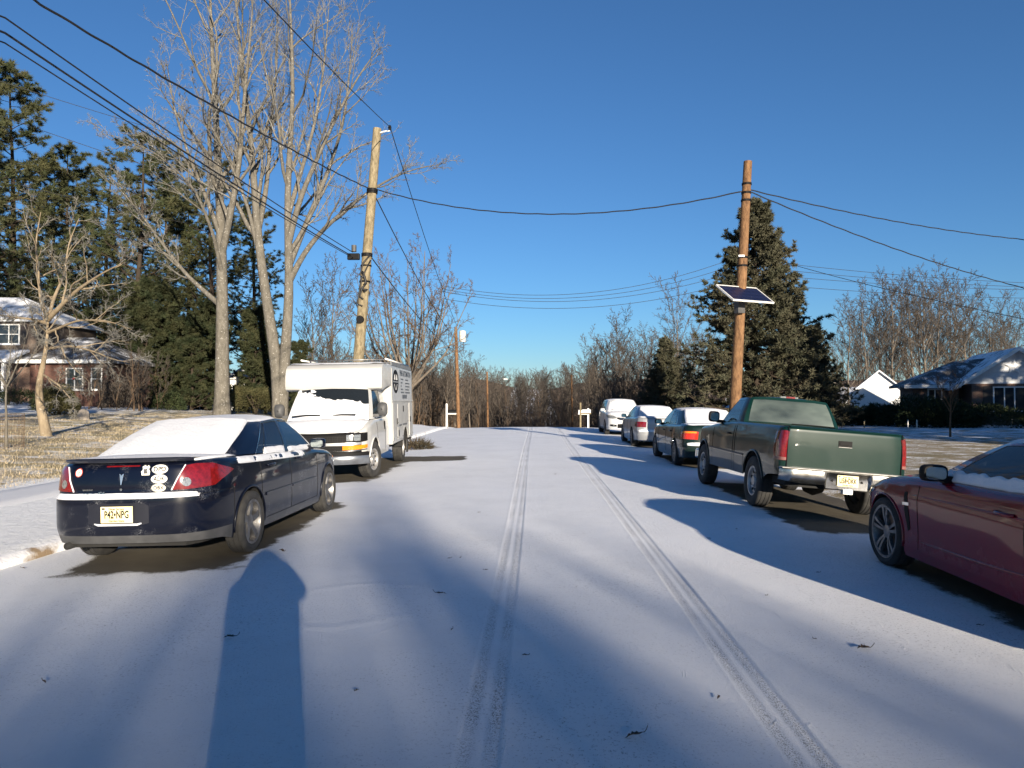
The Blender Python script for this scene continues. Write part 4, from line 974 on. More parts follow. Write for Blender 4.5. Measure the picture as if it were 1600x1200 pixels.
    w_ = MB(); w_.box(-.95, .95, .02, .165, .700, .712); w_.build('bumper_step_pad', pm('pale worn step', (.45, .44, .42), .6, col2=(.25, .24, .22), ns=9), bump, bevel=.003)
    plate(None, root, .0, .585, 'U58\u2022DKK', y=.018)
    for x in (-.22, .21):
        vs, fs = disc2(.016, .016, 12); b = MB(); b.add([(x + u, .027, .575 + v) for u, v in vs], fs); b.build('bumper_bolt', M['ink'], bump)
    hb = MB(); hb.box(-.05, .09, .03, .12, .40, .47); hb.build('tow_ball_mount', M['white'], root, bevel=.01)
    # third brake lamp over the window
    b = MB(); b.box(-.16, .16, 2.385, 2.42, 1.726, 1.756); q = b.build('cargo_lamp', M['lamp'], root, bevel=.004)
    b = MB(); b.box(-.055, .10, 2.378, 2.39, 1.728, 1.754); b.build('brake_lamp', M['red'], q)
    tb = MB(); tb.tube([c.gpt(i, f / 5, .045, .004) for i in (0, 1) for f in range(6)], .009, 5); tb.build('window_gasket', M['ink'], root)
    fb = MB(); fb.box(-.9, .9, 4.95, 5.1, .45, .64); fb.build('front_bumper', M['chrome'], root, bevel=.03)
    place(root, 4.24, 10.15, R(1.4), R(4.5), -.042); root.scale = (.95, 1, 1); return root
pickup()

# ---- dark red coupe, nearest on the far kerb side
def coupe():
    root = empty('parked_car', label='dark red coupe with two-tone spoked wheel cut off by the picture edge', cat='car')
    rm = paint('dark red paint', (.14, .005, .012), .25, .03, dirtcol=(.08, .03, .03))
    A = [(1.03, .335, .375), (3.84, .335, .375)]
    c = Car(plan=[(0, 0), (.4, .015), (.66, .07), (.80, .22), (.87, .55), (.905, 1.0), (.905, 1.8), (.895, 2.6), (.90, 3.5), (.895, 3.95), (.83, 4.32), (.66, 4.55), (.34, 4.64), (0, 4.66)],
            fx=[(.15, .955), (.28, .985), (.42, .985), (.55, .992), (.72, 1.0), (.80, .985), (.92, .955), (1.02, .92)],
            dyr=[(.2, .12), (.4, .02), (.7, 0), (1.0, .1)], dyf=[(.2, -.06), (.45, 0), (.65, -.03), (.8, -.2)],
            ztop=[(0, .99), (.5, 1.01), (1.1, 1.0), (2.2, .95), (3.2, .935), (3.7, .895), (4.2, .81), (4.5, .70), (4.66, .62)],
            zlow=[(0, .28), (.6, .22), (1, .18), (3.9, .18), (4.66, .2)], arches=A,
            crown=[(0, 0), (.5, .03), (3.2, .06), (4.0, .06), (4.5, .03), (4.66, 0)], rs=.075,
            green=[((0, .5, 1.03), (0, 1.55, 1.335)), ((.4, .52, 1.03), (.33, 1.57, 1.335)), ((.58, .6, 1.02), (.49, 1.62, 1.32)), ((.68, .78, 1.0), (.55, 1.72, 1.31)),
                   ((.75, 1.2, .985), (.58, 1.85, 1.31)), ((.775, 1.75, .965), (.59, 2.05, 1.325)), ((.777, 1.82, .963), (.59, 2.1, 1.325)), ((.775, 2.98, .94), (.555, 2.40, 1.305)), ((.73, 3.2, .94), (.52, 2.52, 1.30)),
                   ((.46, 3.38, .955), (.34, 2.60, 1.32)), ((0, 3.46, .97), (0, 2.64, 1.33))], roof_crown=.045)
    def what(y, x, z, s):
        if 1.72 < y < 3.20 and z > .27: return 'door' + ('#r' if x > 0 else '#l')
        if y > 4.22 and z < .62: return 'front_bumper'
        if y < .5 and z < .6: return 'rear_bumper'
        return 'body'
    def lid(y, x, t):
        if .6 < y < 3.3: return None
        return 'bonnet' if y > 3.3 and abs(t) < .88 else 'body'
    ps = c.skin(root, {'body': rm}, what, lid, ys=(1.72, 3.20, 4.22), zs=(.27, .62), ds=.045, dz=.035)
    c.house(root, {'body': rm}, ['rear_window', 'rear_window', None, None, 'quarter_window', None, 'side_window', None, 'windshield', 'windshield'])
    chassis(c, root, .26); seats(root, [(-.36, 1.95, .5), (.36, 1.95, .5)], .45, .52)
    mb = MB(); mb.box(-.72, .72, 2.8, 3.25, .72, .91); mb.build('dashboard', M['cabin'], root, bevel=.05)
    for sg in (1, -1):
        for y in (1.72, 3.20): c.seam([(c.s_y(y), .28), (c.s_y(y), float(c.zt(y)) - .01)], root, side=sg, w=.007)
        # crease lines pressed into the flank
        for y0, y1, z0, z1, rr, nm in ((.9, 3.3, .80, .765, .009, 'shoulder_crease'), (1.3, 3.15, .42, .36, .016, 'sill_crease')):
            g = MB(); pts = [c.surf(c.s_y(y0 + (y1 - y0) * t), z0 + (z1 - z0) * t - .02 * math.sin(math.pi * t) * (nm == 'sill_crease'), -.003) * (sg, 1, 1) for t in np.linspace(0, 1, 30)]
            g.tube(pts, [rr * max(.15, math.sin(math.pi * min(1, max(0, t)))) ** .5 for t in np.linspace(.02, .98, 30)], 8); g.build(nm, rm, root, smooth=True)
        v = c.patch('fender_vent', [(c.s_y(3.34), .44, .50), (c.s_y(3.38), .42, .78), (c.s_y(3.43), .60, .78)], M['ink'], root, sg, off=.004)
        c.patch('vent_blade', [(c.s_y(3.335), .66, .69), (c.s_y(3.45), .655, .68)], M['chrome'], v, sg, off=.01)
        h = MB(); h.tube([c.surf(c.s_y(1.84 + .22 * t), .80, .004 + .032 * math.sin(math.pi * t) ** .5) * (sg, 1, 1) for t in np.linspace(0, 1, 9)], .015, 8); h.build('door_handle', rm, ps['door#r' if sg > 0 else 'door#l'], smooth=True)
        mirror_piece(c, root, 2.83, 1.01, M['ink'], sg, x=.79, w=.23, h=.15)
        c.patch('headlight', [(c.s_xf(.48), .60, .66), (c.s_xf(.66), .60, .70), (c.s_y(4.28), .64, .74), (c.s_y(4.1), .72, .755)], M['lamp'], root, sg)
        for yc, zc, r in A:
            wheel(root, sg * .80, yc, .335, .225, .25, 'double', sg)
            lip = MB(); lip.tube([c.surf(c.s_y(yc - r * math.cos(a)), max(.2, zc + r * math.sin(a)), .002) * (sg, 1, 1) for a in np.linspace(-.2, math.pi + .2, 28)], .011, 6); lip.build('arch_lip', rm, root, smooth=True)
        Hs = np.array([[c.gpt(6, f / 30, r, .002) * (sg, 1, 1) for r in np.linspace(-.03, .24 + .07 * nz((f * .15, sg, 2), 2), 9)] for f in range(31)])
        w = MB(); w.grid(snow_sheet(Hs, .014, (.10, .12), 31, 6, .7, amount=.5)); w.build('sill_snow', M['snow'], root, smooth=True)
    rr = c.roof_rows; mb = MB(); mb.grid(snow_sheet(densify(rr, 30, 30), .02, (.12, .1), 16, 2, .4, amount=.3)); mb.build('roof_snow', M['snow'], root, smooth=True, recalc=True)
    place(root, 4.34, 3.58, R(-.4), R(1.2)); return root
coupe()

# ---- white suv facing the camera
def suv():
    root = empty('parked_suv', label='white suv facing the camera, farthest of the row', cat='suv')
    wm = paint('white suv paint', (.52, .53, .54), .3, .12, dirtcol=(.3, .3, .3))
    A = [(.95, .34, .385), (3.57, .34, .385)]
    c = Car(plan=[(0, 0), (.5, .02), (.74, .1), (.85, .35), (.89, .9), (.905, 2.0), (.90, 3.3), (.87, 3.9), (.78, 4.28), (.55, 4.46), (.3, 4.52), (0, 4.54)],
            fx=[(.2, .96), (.4, 1), (.75, 1), (.95, .985), (1.15, .95)], dyr=[(.3, .05), (.6, 0), (1.1, .1)], dyf=[(.25, -.08), (.5, 0), (.75, -.03), (1.0, -.16)],
            ztop=[(0, 1.12), (1.5, 1.10), (3.2, 1.06), (3.8, 1.02), (4.3, .96), (4.54, .88)], zlow=[(0, .34), (.6, .27), (1, .24), (3.9, .24), (4.54, .28)], arches=A,
            crown=[(0, 0), (.4, .02), (3.2, .05), (4.1, .06), (4.4, .03), (4.54, 0)], rs=.07,
            green=[((0, .08, 1.13), (0, .55, 1.62)), ((.45, .1, 1.13), (.42, .57, 1.62)), ((.70, .18, 1.12), (.60, .62, 1.60)), ((.77, .30, 1.11), (.64, .72, 1.58)), ((.80, .5, 1.10), (.65, .8, 1.59)),
                   ((.815, 1.75, 1.09), (.665, 1.8, 1.62)), ((.815, 1.85, 1.09), (.665, 1.88, 1.62)), ((.80, 3.0, 1.07), (.63, 2.45, 1.59)), ((.74, 3.2, 1.06), (.58, 2.56, 1.58)), ((.48, 3.4, 1.08), (.4, 2.66, 1.61)), ((0, 3.46, 1.1), (0, 2.7, 1.62))])
    what = lambda y, x, z, s: 'front_bumper' if (y > 4.0 and z < .60) else ('rear_door' + ('#r' if x > 0 else '#l') if 1.1 < y < 1.82 and z > .32 else ('front_door' + ('#r' if x > 0 else '#l') if 1.82 < y < 2.98 and z > .32 else 'body'))
    lid = lambda y, x, t: None if .3 < y < 3.3 else ('bonnet' if y > 3.3 and abs(t) < .9 else 'body')
    c.skin(root, {'body': wm}, what, lid, ys=(1.1, 1.82, 2.98, 4.0), zs=(.32, .60), ds=.08, dz=.06)
    c.house(root, {'body': wm}, ['rear_window', 'rear_window', None, None, 'side_window', None, 'side_window', None, 'windshield', 'windshield'])
    chassis(c, root, .34)
    for sg in (1, -1):
        for y in (1.1, 1.82, 2.98): c.seam([(c.s_y(y), .34), (c.s_y(y), float(c.zt(y)) - .02)], root, side=sg, w=.01)
        c.patch('headlight', [(c.s_xf(.44), .78, .84), (c.s_xf(.60), .76, .90), (c.s_y(4.2), .79, .93), (c.s_y(4.0), .87, .93)], M['lamp'], root, sg, off=.008)
        q = c.patch('fog_lamp_bezel', [(c.s_xf(.44), .40, .48), (c.s_xf(.60), .40, .50), (c.s_xf(.72), .42, .50)], M['ink'], root, sg, off=.008)
        c.patch('fog_lamp', [(c.s_xf(.53), .42, .48), (c.s_xf(.60), .42, .48)], M['lamp'], q, sg, off=.012)
        c.patch('grille', [(c.s_xf(.0), .70, .82), (c.s_xf(.26), .70, .82), (c.s_xf(.42), .75, .83)], M['ink'], root, sg, off=.008)
        c.patch('grille_bar', [(c.s_xf(.0), .75, .775), (c.s_xf(.30), .755, .778)], M['chrome'], root, sg, off=.014)
        c.patch('lower_intake', [(c.s_xf(.0), .34, .55), (c.s_xf(.40), .34, .52)], M['ink'], root, sg, off=.008)
        c.patch('lower_cladding', [(c.s_y(1.4), .24, .34), (c.s_y(3.1), .24, .34)], M['trim'], root, sg, off=.006)
        mirror_piece(c, root, 2.86, 1.14, wm, sg, x=.81, w=.22, h=.15)
        for yc, zc, r in A: wheel(root, sg * .79, yc, .345, .225, .22, 'five', sg)
    H = np.array([[c.gpt(8 + i, f / 6, r, .002) for r in np.linspace(.0, .93, 18)] for i in (1, 0) for f in (range(6, -1, -1) if i else range(5, -1, -1))])
    mb = MB(); mb.grid(snow_sheet(mirror_rows(H), .02, (.06, .04), 3, 2.5, .35, amount=.25)); mb.build('windshield_snow', M['snow'], root, smooth=True, recalc=True)
    lr = c.lid_rows; k = [i for i in range(len(lr)) if 3.45 < lr[i, 0, 1] < 4.35]
    mb = MB(); mb.grid(snow_sheet(densify(lr[k], 24, 34), .02, (.08, .05), 5, 2.5, .35, amount=.3)); mb.build('bonnet_snow', M['snow'], root, smooth=True, recalc=True)
    mb = MB(); mb.grid(snow_sheet(densify(c.roof_rows, 24, 24), .02, (.05, .05), 7, 2, .3, amount=.4)); mb.build('roof_snow', M['snow'], root, smooth=True, recalc=True)
    for x0, x1 in ((-.55, -.05), (.08, .55)):
        wp = MB(); wp.tube([(x0, 3.36, 1.13), (x1, 3.38, 1.16)], .012, 5); wp.build('wiper', M['ink'], root)
    place(root, 4.12, 38.0, R(180.5), R(-1.2)); return root
suv()
# ---- white service van with a box body, facing the camera
def van():
    root = empty('service_van', label='white service van with box body, snow on its windshield and lettering on the side', cat='van')
    wm = paint('white van paint', (.46, .46, .45), .35, .06, dirtcol=(.35, .33, .30))
    bx = pm('white box body', (.40, .40, .39), .5, col2=(.35, .35, .34), ns=2, coat=.2)
    A = [(5.40, .40, .46)]
    c = Car(plan=[(0, 3.5), (.5, 3.5), (.9, 3.51), (.97, 3.56), (.99, 3.8), (.995, 4.6), (.985, 5.4), (.96, 5.85), (.90, 6.12), (.74, 6.26), (.4, 6.33), (0, 6.35)],
            fx=[(.4, .97), (.6, 1), (.95, 1), (1.1, .985), (1.3, .96)], dyr=[(.3, 0), (1.2, 0)], dyf=[(.3, -.02), (.7, 0), (.98, -.02), (1.1, -.10)],
            ztop=[(3.5, 1.27), (4.6, 1.25), (5.3, 1.23), (5.6, 1.19), (6.0, 1.10), (6.25, 1.02), (6.35, .98)], zlow=[(3.5, .44), (5, .44), (5.9, .50), (6.35, .60)], arches=A,
            crown=[(3.5, 0), (5.2, .05), (5.8, .06), (6.2, .03), (6.35, 0)], rs=.07, front_len=.5,
            green=[((0, 3.55, 1.28), (0, 3.55, 2.0)), ((.8, 3.55, 1.28), (.7, 3.55, 2.0)), ((.93, 3.6, 1.275), (.80, 3.6, 1.97)), ((.945, 4.15, 1.265), (.81, 4.15, 1.965)),
                   ((.945, 4.25, 1.262), (.81, 4.22, 1.965)), ((.925, 5.28, 1.235), (.78, 4.72, 1.93)), ((.87, 5.44, 1.235), (.745, 4.86, 1.92)), ((.5, 5.60, 1.25), (.45, 4.96, 1.935)), ((0, 5.66, 1.265), (0, 5.0, 1.945))], roof_crown=.04, bulge=.012)
    what = lambda y, x, z, s: None if (y > 5.98 and z < .60) else ('door' + ('#r' if x > 0 else '#l') if 4.18 < y < 5.12 and z > .50 else ('bonnet_front' if y > 6.18 and z < .99 and abs(x) < .84 else 'body'))
    lid = lambda y, x, t: None if y < 5.5 else ('bonnet' if abs(t) < .86 else 'body')
    ps = c.skin(root, {'body': wm, 'bonnet_front': M['ink']}, what, lid, ys=(4.18, 5.12, 5.98, 6.18), zs=(.50, .60, .99), ds=.055, dz=.045)
    c.house(root, {'body': wm}, [None, None, None, None, 'side_window', None, 'windshield', 'windshield'], r0=.05, r1=.94)
    chassis(c, root, .5)
    seats(root, [(-.45, 4.5, .5), (.45, 4.5, .5)], .95, .6)
    mb = MB(); mb.box(-.85, .85, 5.0, 5.35, 1.0, 1.22); mb.build('dashboard', M['cabin'], root, bevel=.05)
    # nose: grille bars, lamps, bumper
    yF = 6.36
    for sg in (1, -1):
        hl = c.patch('headlight', [(c.s_xf(.55), .80, .975), (c.s_xf(.74), .80, .98), (c.s_xf(.86), .80, .985), (c.s_y(6.02), .82, .985)], M['ink'], root, sg, off=.012)
        for a, b_ in ((.575, .70), (.715, .83)):
            c.patch('lamp_lens', [(c.s_xf(a), .825, .945), (c.s_xf(b_), .825, .95)], M['lamp'], hl, sg, off=.018)
        c.patch('turn_lamp', [(c.s_xf(.50), .645, .725), (c.s_xf(.74), .65, .735), (c.s_xf(.86), .66, .74), (c.s_y(6.03), .68, .745)], M['amber'], root, sg, off=.016)
        c.patch('chrome_band', [(c.s_xf(0), .735, .79), (c.s_xf(.55), .735, .79), (c.s_xf(.84), .75, .795)], pm('silver bar', (.55, .55, .55), .3, .8), root, sg, off=.02)
        c.patch('lower_chrome_trim', [(c.s_xf(0), .605, .63), (c.s_xf(.6), .612, .636), (c.s_y(6.05), .64, .66)], M['chrome'], root, sg, off=.016)
        for z in (.825, .86, .895, .93, .96):
            c.patch('grille_slat', [(c.s_xf(.0), z, z + .010), (c.s_xf(.54), z, z + .010)], M['black'], root, sg, off=.012)
        for x in np.linspace(.05, .50, 10):
            c.patch('grille_bar', [(c.s_xf(x), .80, .975), (c.s_xf(x + .007), .80, .975)], M['black'], root, sg, off=.010, n=1, nzr=2)
        for z in (.65, .68, .71):
            c.patch('grille_slat', [(c.s_xf(.0), z, z + .010), (c.s_xf(.48), z, z + .010)], M['black'], root, sg, off=.012)
        for y in (4.18, 5.12): c.seam([(c.s_y(y), .50), (c.s_y(y), float(c.zt(y)) - .01)], root, side=sg, w=.010)
        h = MB(); h.box(*sorted((sg * .985, sg * 1.012)), 4.24, 4.30, .98, 1.16); h.build('door_handle', M['ink'], ps['door#r' if sg > 0 else 'door#l'], bevel=.008)
        m_ = mirror_piece(c, root, 5.12, 1.44, M['trim'], sg, w=.22, h=.30, x=.98)
        wheel(root, sg * .86, 5.40, .385, .245, .215, 'steel', sg, steer=R(-13))
        wheel(root, sg * .86, 1.32, .385, .26, .215, 'steel', sg)
        lip = MB(); lip.tube([c.surf(c.s_y(5.40 - .46 * math.cos(a)), max(.46, .40 + .46 * math.sin(a)), .004) * (sg, 1, 1) for a in np.linspace(.1, math.pi - .1, 24)], .018, 6); lip.build('arch_lip', wm, root, smooth=True)
    bt = MB(); rows = []; bt.cur = 0
    for t in np.linspace(-1, 1, 33):
        x = 1.0 * t; y = yF + .05 - .30 * abs(t) ** 3.4
        rows.append([(x, y - .05, .60), (x, y + .02, .595), (x, y + .03, .53), (x, y + .035, .525), (x, y + .03, .43), (x, y - .01, .36), (x, y - .10, .35)])
    G = np.array(rows); u = MB(); u.grid(G[:, :3]); u.build('bumper_top_pad', M['ink'], root, smooth=True, auto=40)
    u = MB(); u.grid(G[:, 2:]); u.build('front_bumper', pm('silver bumper', (.24, .26, .29), .3, .75, col2=(.18, .19, .21)), root, smooth=True, auto=50)
    b = MB(); b.box(-.10, .10, yF + .022, yF + .03, .742, .782); b.build('bow_tie_emblem', M['ink'], root)
    # box body: profile along the length, extruded across
    hw = 1.06
    prof = [(0, .60), (0, 2.42), (.03, 2.46), (4.55, 2.46), (4.72, 2.43), (4.84, 2.35), (4.90, 2.20), (4.92, 1.98), (4.90, 1.90), (4.78, 1.86), (4.05, 1.97), (3.62, 1.97), (3.62, .58)]
    arch = [(1.32 + .50 * math.cos(a), max(.60, .42 + .50 * math.sin(a))) for a in np.linspace(.36, math.pi - .36, 14)]
    s_ = MB(); n = len(prof); po = prof + arch
    s_.prism(po, -hw, hw, 'x'); box = s_.build('box_body', bx, root, recalc=True, bevel=.022, smooth=True, auto=50)
    w = MB()
    for sg in (1, -1):
        w = MB(); rows = [[(sg * d, 1.32 + .49 * math.cos(a), .42 + .49 * math.sin(a)) for d in (1.04, .6)] for a in np.linspace(0, math.pi, 14)]; w.grid(rows); w.build('wheel_housing', M['well'], root)
        fl = MB(); fl.box(*sorted((sg * 1.045, sg * 1.01)), .85, 1.05, .22, .56); fl.build('mud_flap', M['rubber'], root)
    fr = MB(); fr.box(-.85, .85, -.02, 3.6, .48, .60); fr.build('chassis_frame', M['well'], root)
    rb = MB(); rb.box(-1.0, 1.0, -.14, .0, .50, .58); rb.build('rear_step', M['well'], root, bevel=.01)
    # rounded edges of the overcab nose: cheeks
    for sg in (1, -1):
        ck = MB(); ck.box(*sorted((sg * (hw + .001), sg * (hw + .012))), .0, 3.62, 1.60, 1.635); ck.build('belt_rail', pm('grey rail', (.45, .45, .44), .5), box, bevel=.004)
        ck = MB(); ck.box(*sorted((sg * (hw + .001), sg * (hw + .01))), 3.57, 3.60, .58, 2.40); ck.build('corner_post', bx, box)
        for nm, y0, y1, z0, z1 in (('compartment_door', 2.86, 3.54, .66, 1.56), ('compartment_door', 1.02, 2.80, 1.02, 1.54), ('compartment_door', .08, .72, .66, 1.56), ('compartment_door', 1.98, 2.80, .66, .97)):
            d = MB(); d.box(*sorted((sg * (hw + .001), sg * (hw + .018))), y0, y1, z0, z1); o = d.build(nm, bx, box, bevel=.006)
            for hy in ((y0 + y1) / 2,) if y1 - y0 > 1 else ((y0 + .10,) if y0 > 2 else (y1 - .10,)):
                hz = (z0 + z1) / 2 if y1 - y0 < 1 else z1 - .13
                k = MB(); k.box(*sorted((sg * (hw + .019), sg * (hw + .034))), hy - .035, hy + .035, hz - .075, hz + .075); k.build('door_latch', M['ink'], o, bevel=.004)
            for hy, hz in ((y0 + .05, z0 + .05), (y1 - .05, z0 + .05)):
                k = MB(); k.box(*sorted((sg * (hw + .019), sg * (hw + .026))), hy - .02, hy + .02, hz - .02, hz + .02); k.build('hinge', M['trim'], o)
        vs, fs = disc2(.03, .03, 12); k = MB(); k.add([(sg * (hw + .004), 1.88 + u_, .86 + v_) for u_, v_ in vs], fs); k.build('fuel_cap', M['trim'], box)
    # lettering on the side facing the road (local -x)
    xs = -(hw + .0035)
    def side_flat(nm, vs, fs, yc, zc, mat, parent, dx=0):
        k = MB(); k.add([(xs - dx, yc - u_, zc + v_) for u_, v_ in vs], fs); return k.build(nm, mat, parent)
    pn = side_flat('sign_panel', [(-1.68, -.40), (1.68, -.40), (1.68, .40), (-1.68, .40)], [(0, 1, 2, 3)], 1.83, 2.03, pm('sign white', (.44, .46, .48), .4), box)
    vs, fs = disc2(.46, .29); lg = side_flat('round_logo', vs, fs, 2.98, 2.09, M['ink'], box, .002)
    side_flat('logo_band', [(-.40, -.035), (.40, -.035), (.40, .0), (-.40, .0)], [(0, 1, 2, 3)], 2.98, 2.10, pm('logo grey', (.25, .26, .27), .5), lg, .004)
    for sgn in (-1, 1):
        side_flat('logo_mark', [(sgn * .05, .04), (sgn * .28, .04), (sgn * .22, .15), (sgn * .09, .18)], [(0, 1, 2, 3)], 2.98, 2.09, M['white'], lg, .004)
        side_flat('logo_mark', [(sgn * .04, -.20), (sgn * .10, -.21), (sgn * .25, -.06), (sgn * .19, -.06)], [(0, 1, 2, 3)], 2.98, 2.09, M['white'], lg, .004)
    vs, fs = text_mesh('FINE AUTOMATION', .20, xs=1.12, bold=.006); side_flat('sign_lettering', vs, fs, 1.30, 2.32, pm('sign blue ink', (.03, .04, .06), .5), pn, .003)
    ik = pm('sign ink', (.08, .09, .11), .5); rq = random.Random(5)
    for r_, z in enumerate((2.17, 2.08, 1.995, 1.91, 1.83)):
        for c0, wmin in ((2.16, .3), (1.35, .55)):
            wl_ = wmin + rq.uniform(0, .35) - (.2 if c0 > 2 and r_ in (1, 2) else 0); y = c0
            while wl_ > 0.02:
                d = min(wl_, rq.uniform(.05, .11)); side_flat('print_dash', [(0, -.018), (d * .8, -.018), (d * .8, .018), (0, .018)], [(0, 1, 2, 3)], y, z, ik, pn, .003); y -= d; wl_ -= d
    y = 1.9
    for d in (.13, .05, .13, .13, .05, .13, .10, .13):
        side_flat('print_dash', [(0, -.05), (d * .75, -.05), (d * .75, .05), (0, .05)], [(0, 1, 2, 3)], y, 1.72, ik, pn, .003); y -= d
    for k in range(9): side_flat('print_dash', [(0, -.022), (.09, -.022), (.09, .022), (0, .022)], [(0, 1, 2, 3)], 2.45 - .13 * k - (.2 if k > 2 else 0), .995, ik, box, .001)
    # roof rack
    rk = empty('roof_rack'); rk.parent = root
    for sg in (1, -1):
        r_ = MB(); r_.tube([(sg * .98, .05, 2.60), (sg * .98, 3.9, 2.60)], .022, 8); r_.build('rack_rail', M['white'], rk, smooth=True)
        for y in (.3, 1.2, 2.2, 3.2):
            r_ = MB(); r_.box(sg * .98 - .02, sg * .98 + .02, y - .02, y + .02, 2.455, 2.60); r_.build('rack_post', M['trim'], rk)
        r_ = MB(); r_.box(*sorted((sg * 1.03, sg * 1.05)), .05, 3.5, 2.465, 2.56); r_.build('rack_mesh', pm('grey rack mesh', (.16, .17, .18), .6), rk)
    for y in (.4, 1.8, 3.3):
        r_ = MB(); r_.tube([(-.98, y, 2.62), (.98, y, 2.62)], .02, 8); r_.build('rack_bar', M['alloy'], rk, smooth=True)
    lad = MB(); lad.box(-.8, .75, 4.02, 4.10, 2.475, 2.535); lad.build('rack_front_bar', M['trim'], rk, bevel=.01)
    # snow: windshield (scraped at the top), bonnet, overcab nose, box roof
    H = []
    for i, fr_ in ((7, np.linspace(1, 0, 12)), (6, np.linspace(1, .02, 14)[1:])):
        for f in fr_: H.append([c.gpt(i, f, r, .002) for r in np.linspace(-.02, .93, 26)])
    H = np.array(H); G = mirror_rows(H); nu = len(G); thick = np.zeros(G.shape[:2])
    out = G.copy()
    for i in range(nu):
        for j in range(26):
            r_ = j / 25; x = G[i, j, 0]
            # cleared band along the top, deepest on the driver's side
            lim = .70 + .16 * math.tanh((x - .25) * 3.2) + .10 * nz(G[i, j], 4, 2)
            a = min((lim - r_) * 9, 3.5) + 1.0 * nz(G[i, j], 14, 5) * (1 if r_ > .45 else .4) + (1.2 if r_ > .9 and nz(G[i, j], 3, 8) > -.05 else 0)
            a = min(a, (1 - abs(x) / .84) * 14)
            out[i, j] += np.array((0, .62, .78)) * (.014 * min(1, a) if a > 0 else .008 * max(-1, a))
    mb = MB(); mb.grid(out); mb.build('windshield_snow', M['snow'], root, smooth=True)
    lr = c.lid_rows; k = [i for i in range(len(lr)) if 5.5 < lr[i, 0, 1] < 6.3 and lr[i, -1, 0] > .5]
    mb = MB(); mb.grid(snow_sheet(densify(lr[k], 30, 44), .016, (.05, .03), 5, 2.5, .2, amount=.6)); mb.build('bonnet_snow', M['snow'], root, smooth=True, recalc=True)
    Gr = np.array([[(x, y, 2.463) for x in np.linspace(-1.04, 1.04, 40)] for y in np.linspace(.03, 4.62, 50)])
    mb = MB(); mb.grid(snow_sheet(Gr, .03, (.02, .02), 7, 2, .3, amount=.5)); mb.build('roof_snow', M['snow'], root, smooth=True, recalc=True)
    for x0, x1, z in ((.72, .12, .03), (-.02, -.62, .03)):
        wp = MB(); wp.tube([(x0, 5.58, 1.29 + z), ((x0 + x1) / 2, 5.60, 1.315 + z), (x1, 5.60, 1.31 + z)], .016, 6); wp.build('wiper', M['ink'], root)
    place(root, -4.55, 20.78, R(180 + 2.0), R(1.2)); return root
van()
# ------------------------------------------------------------------ trees
UP = np.array([0, 0, 1.])
def unit(v): return v / (np.linalg.norm(v, axis=-1, keepdims=True) + 1e-9)
def tubes(P, Rd, n):
    N, K, _ = P.shape
    T = unit(np.gradient(P, axis=1)); ref = np.where(np.abs(T[:, :1, 2:3]) > .9, np.array([1., 0, 0]), UP); U = unit(np.cross(T, np.broadcast_to(ref, T.shape))); Vv = np.cross(T, U)
    a = np.arange(n) * 2 * np.pi / n
    V = P[:, :, None] + (U[:, :, None] * np.cos(a)[:, None] + Vv[:, :, None] * np.sin(a)[:, None]) * Rd[:, :, None, None]
    idx = np.arange(N * K * n).reshape(N, K, n); nx_ = np.roll(idx, -1, 2)
    Q = np.stack([idx[:, :-1], nx_[:, :-1], nx_[:, 1:], idx[:, 1:]], -1).reshape(-1, 4)
    return V.reshape(-1, 3), Q
def join(parts):
    V, Q, o = [], [], 0
    for v, q in parts: V.append(v); Q.append(q + o); o += len(v)
    return np.concatenate(V), np.concatenate(Q)
def resample(path, k):
    path = np.asarray(path, float); d = np.concatenate([[0], np.cumsum(np.linalg.norm(np.diff(path, axis=0), axis=1))]); t = np.linspace(0, d[-1], k)
    q = np.stack([np.interp(t, d, path[:, i]) for i in range(3)], 1)
    for _ in range(2): q[1:-1] = (q[:-2] + 2 * q[1:-1] + q[2:]) / 4
    return q
def grow(P, Rd, per, t0, t1, ang, lr, K, wander, up, rr, rng, rend=.25, lmin=.1, taper=.5, absl=None, rmin=.0):
    Mn, Kp, _ = P.shape; N = Mn * per
    t = t0 + (t1 - t0) * ((np.arange(per)[None] + rng.uniform(0, 1, (Mn, per))) / per); f = t * (Kp - 1); i = np.clip(f.astype(int), 0, Kp - 2); fr = (f - i)[..., None]; m = np.arange(Mn)[:, None]
    p0 = P[m, i] * (1 - fr) + P[m, i + 1] * fr; T = unit(P[m, i + 1] - P[m, i]); r0 = Rd[m, i] * (1 - fr[..., 0]) + Rd[m, i + 1] * fr[..., 0]
    Lp = np.linalg.norm(np.diff(P, axis=1), axis=2).sum(1)[:, None]
    az = (np.arange(per)[None] * 2.39996 + rng.uniform(0, 6.283, (Mn, 1)) + rng.normal(0, .35, (Mn, per)))[..., None]
    ref = np.where(np.abs(T[..., 2:3]) > .9, np.array([1., 0, 0]), UP); U = unit(np.cross(T, ref)); Vv = np.cross(T, U)
    a = rng.normal(ang[0], ang[1], (Mn, per, 1)); d = unit(T * np.cos(a) + (U * np.cos(az) + Vv * np.sin(az)) * np.sin(a))
    L_ = (absl(t) * rng.uniform(.8, 1.2, t.shape)) if absl else np.maximum(Lp * rng.uniform(lr[0], lr[1], t.shape) * (1 - taper * t), lmin)
    p = p0.reshape(N, 3); d = d.reshape(N, 3); st = (L_.reshape(N) / (K - 1))[:, None]; out = [p]
    for k in range(1, K):
        d = unit(d + rng.normal(0, wander, (N, 3)) + UP * up); p = p + d * st; out.append(p)
    rs_ = np.maximum(np.minimum(r0.reshape(N) * rr, L_.reshape(N) * .06), rmin)
    return np.stack(out, 1), rs_[:, None] * np.linspace(1, rend, K)[None]
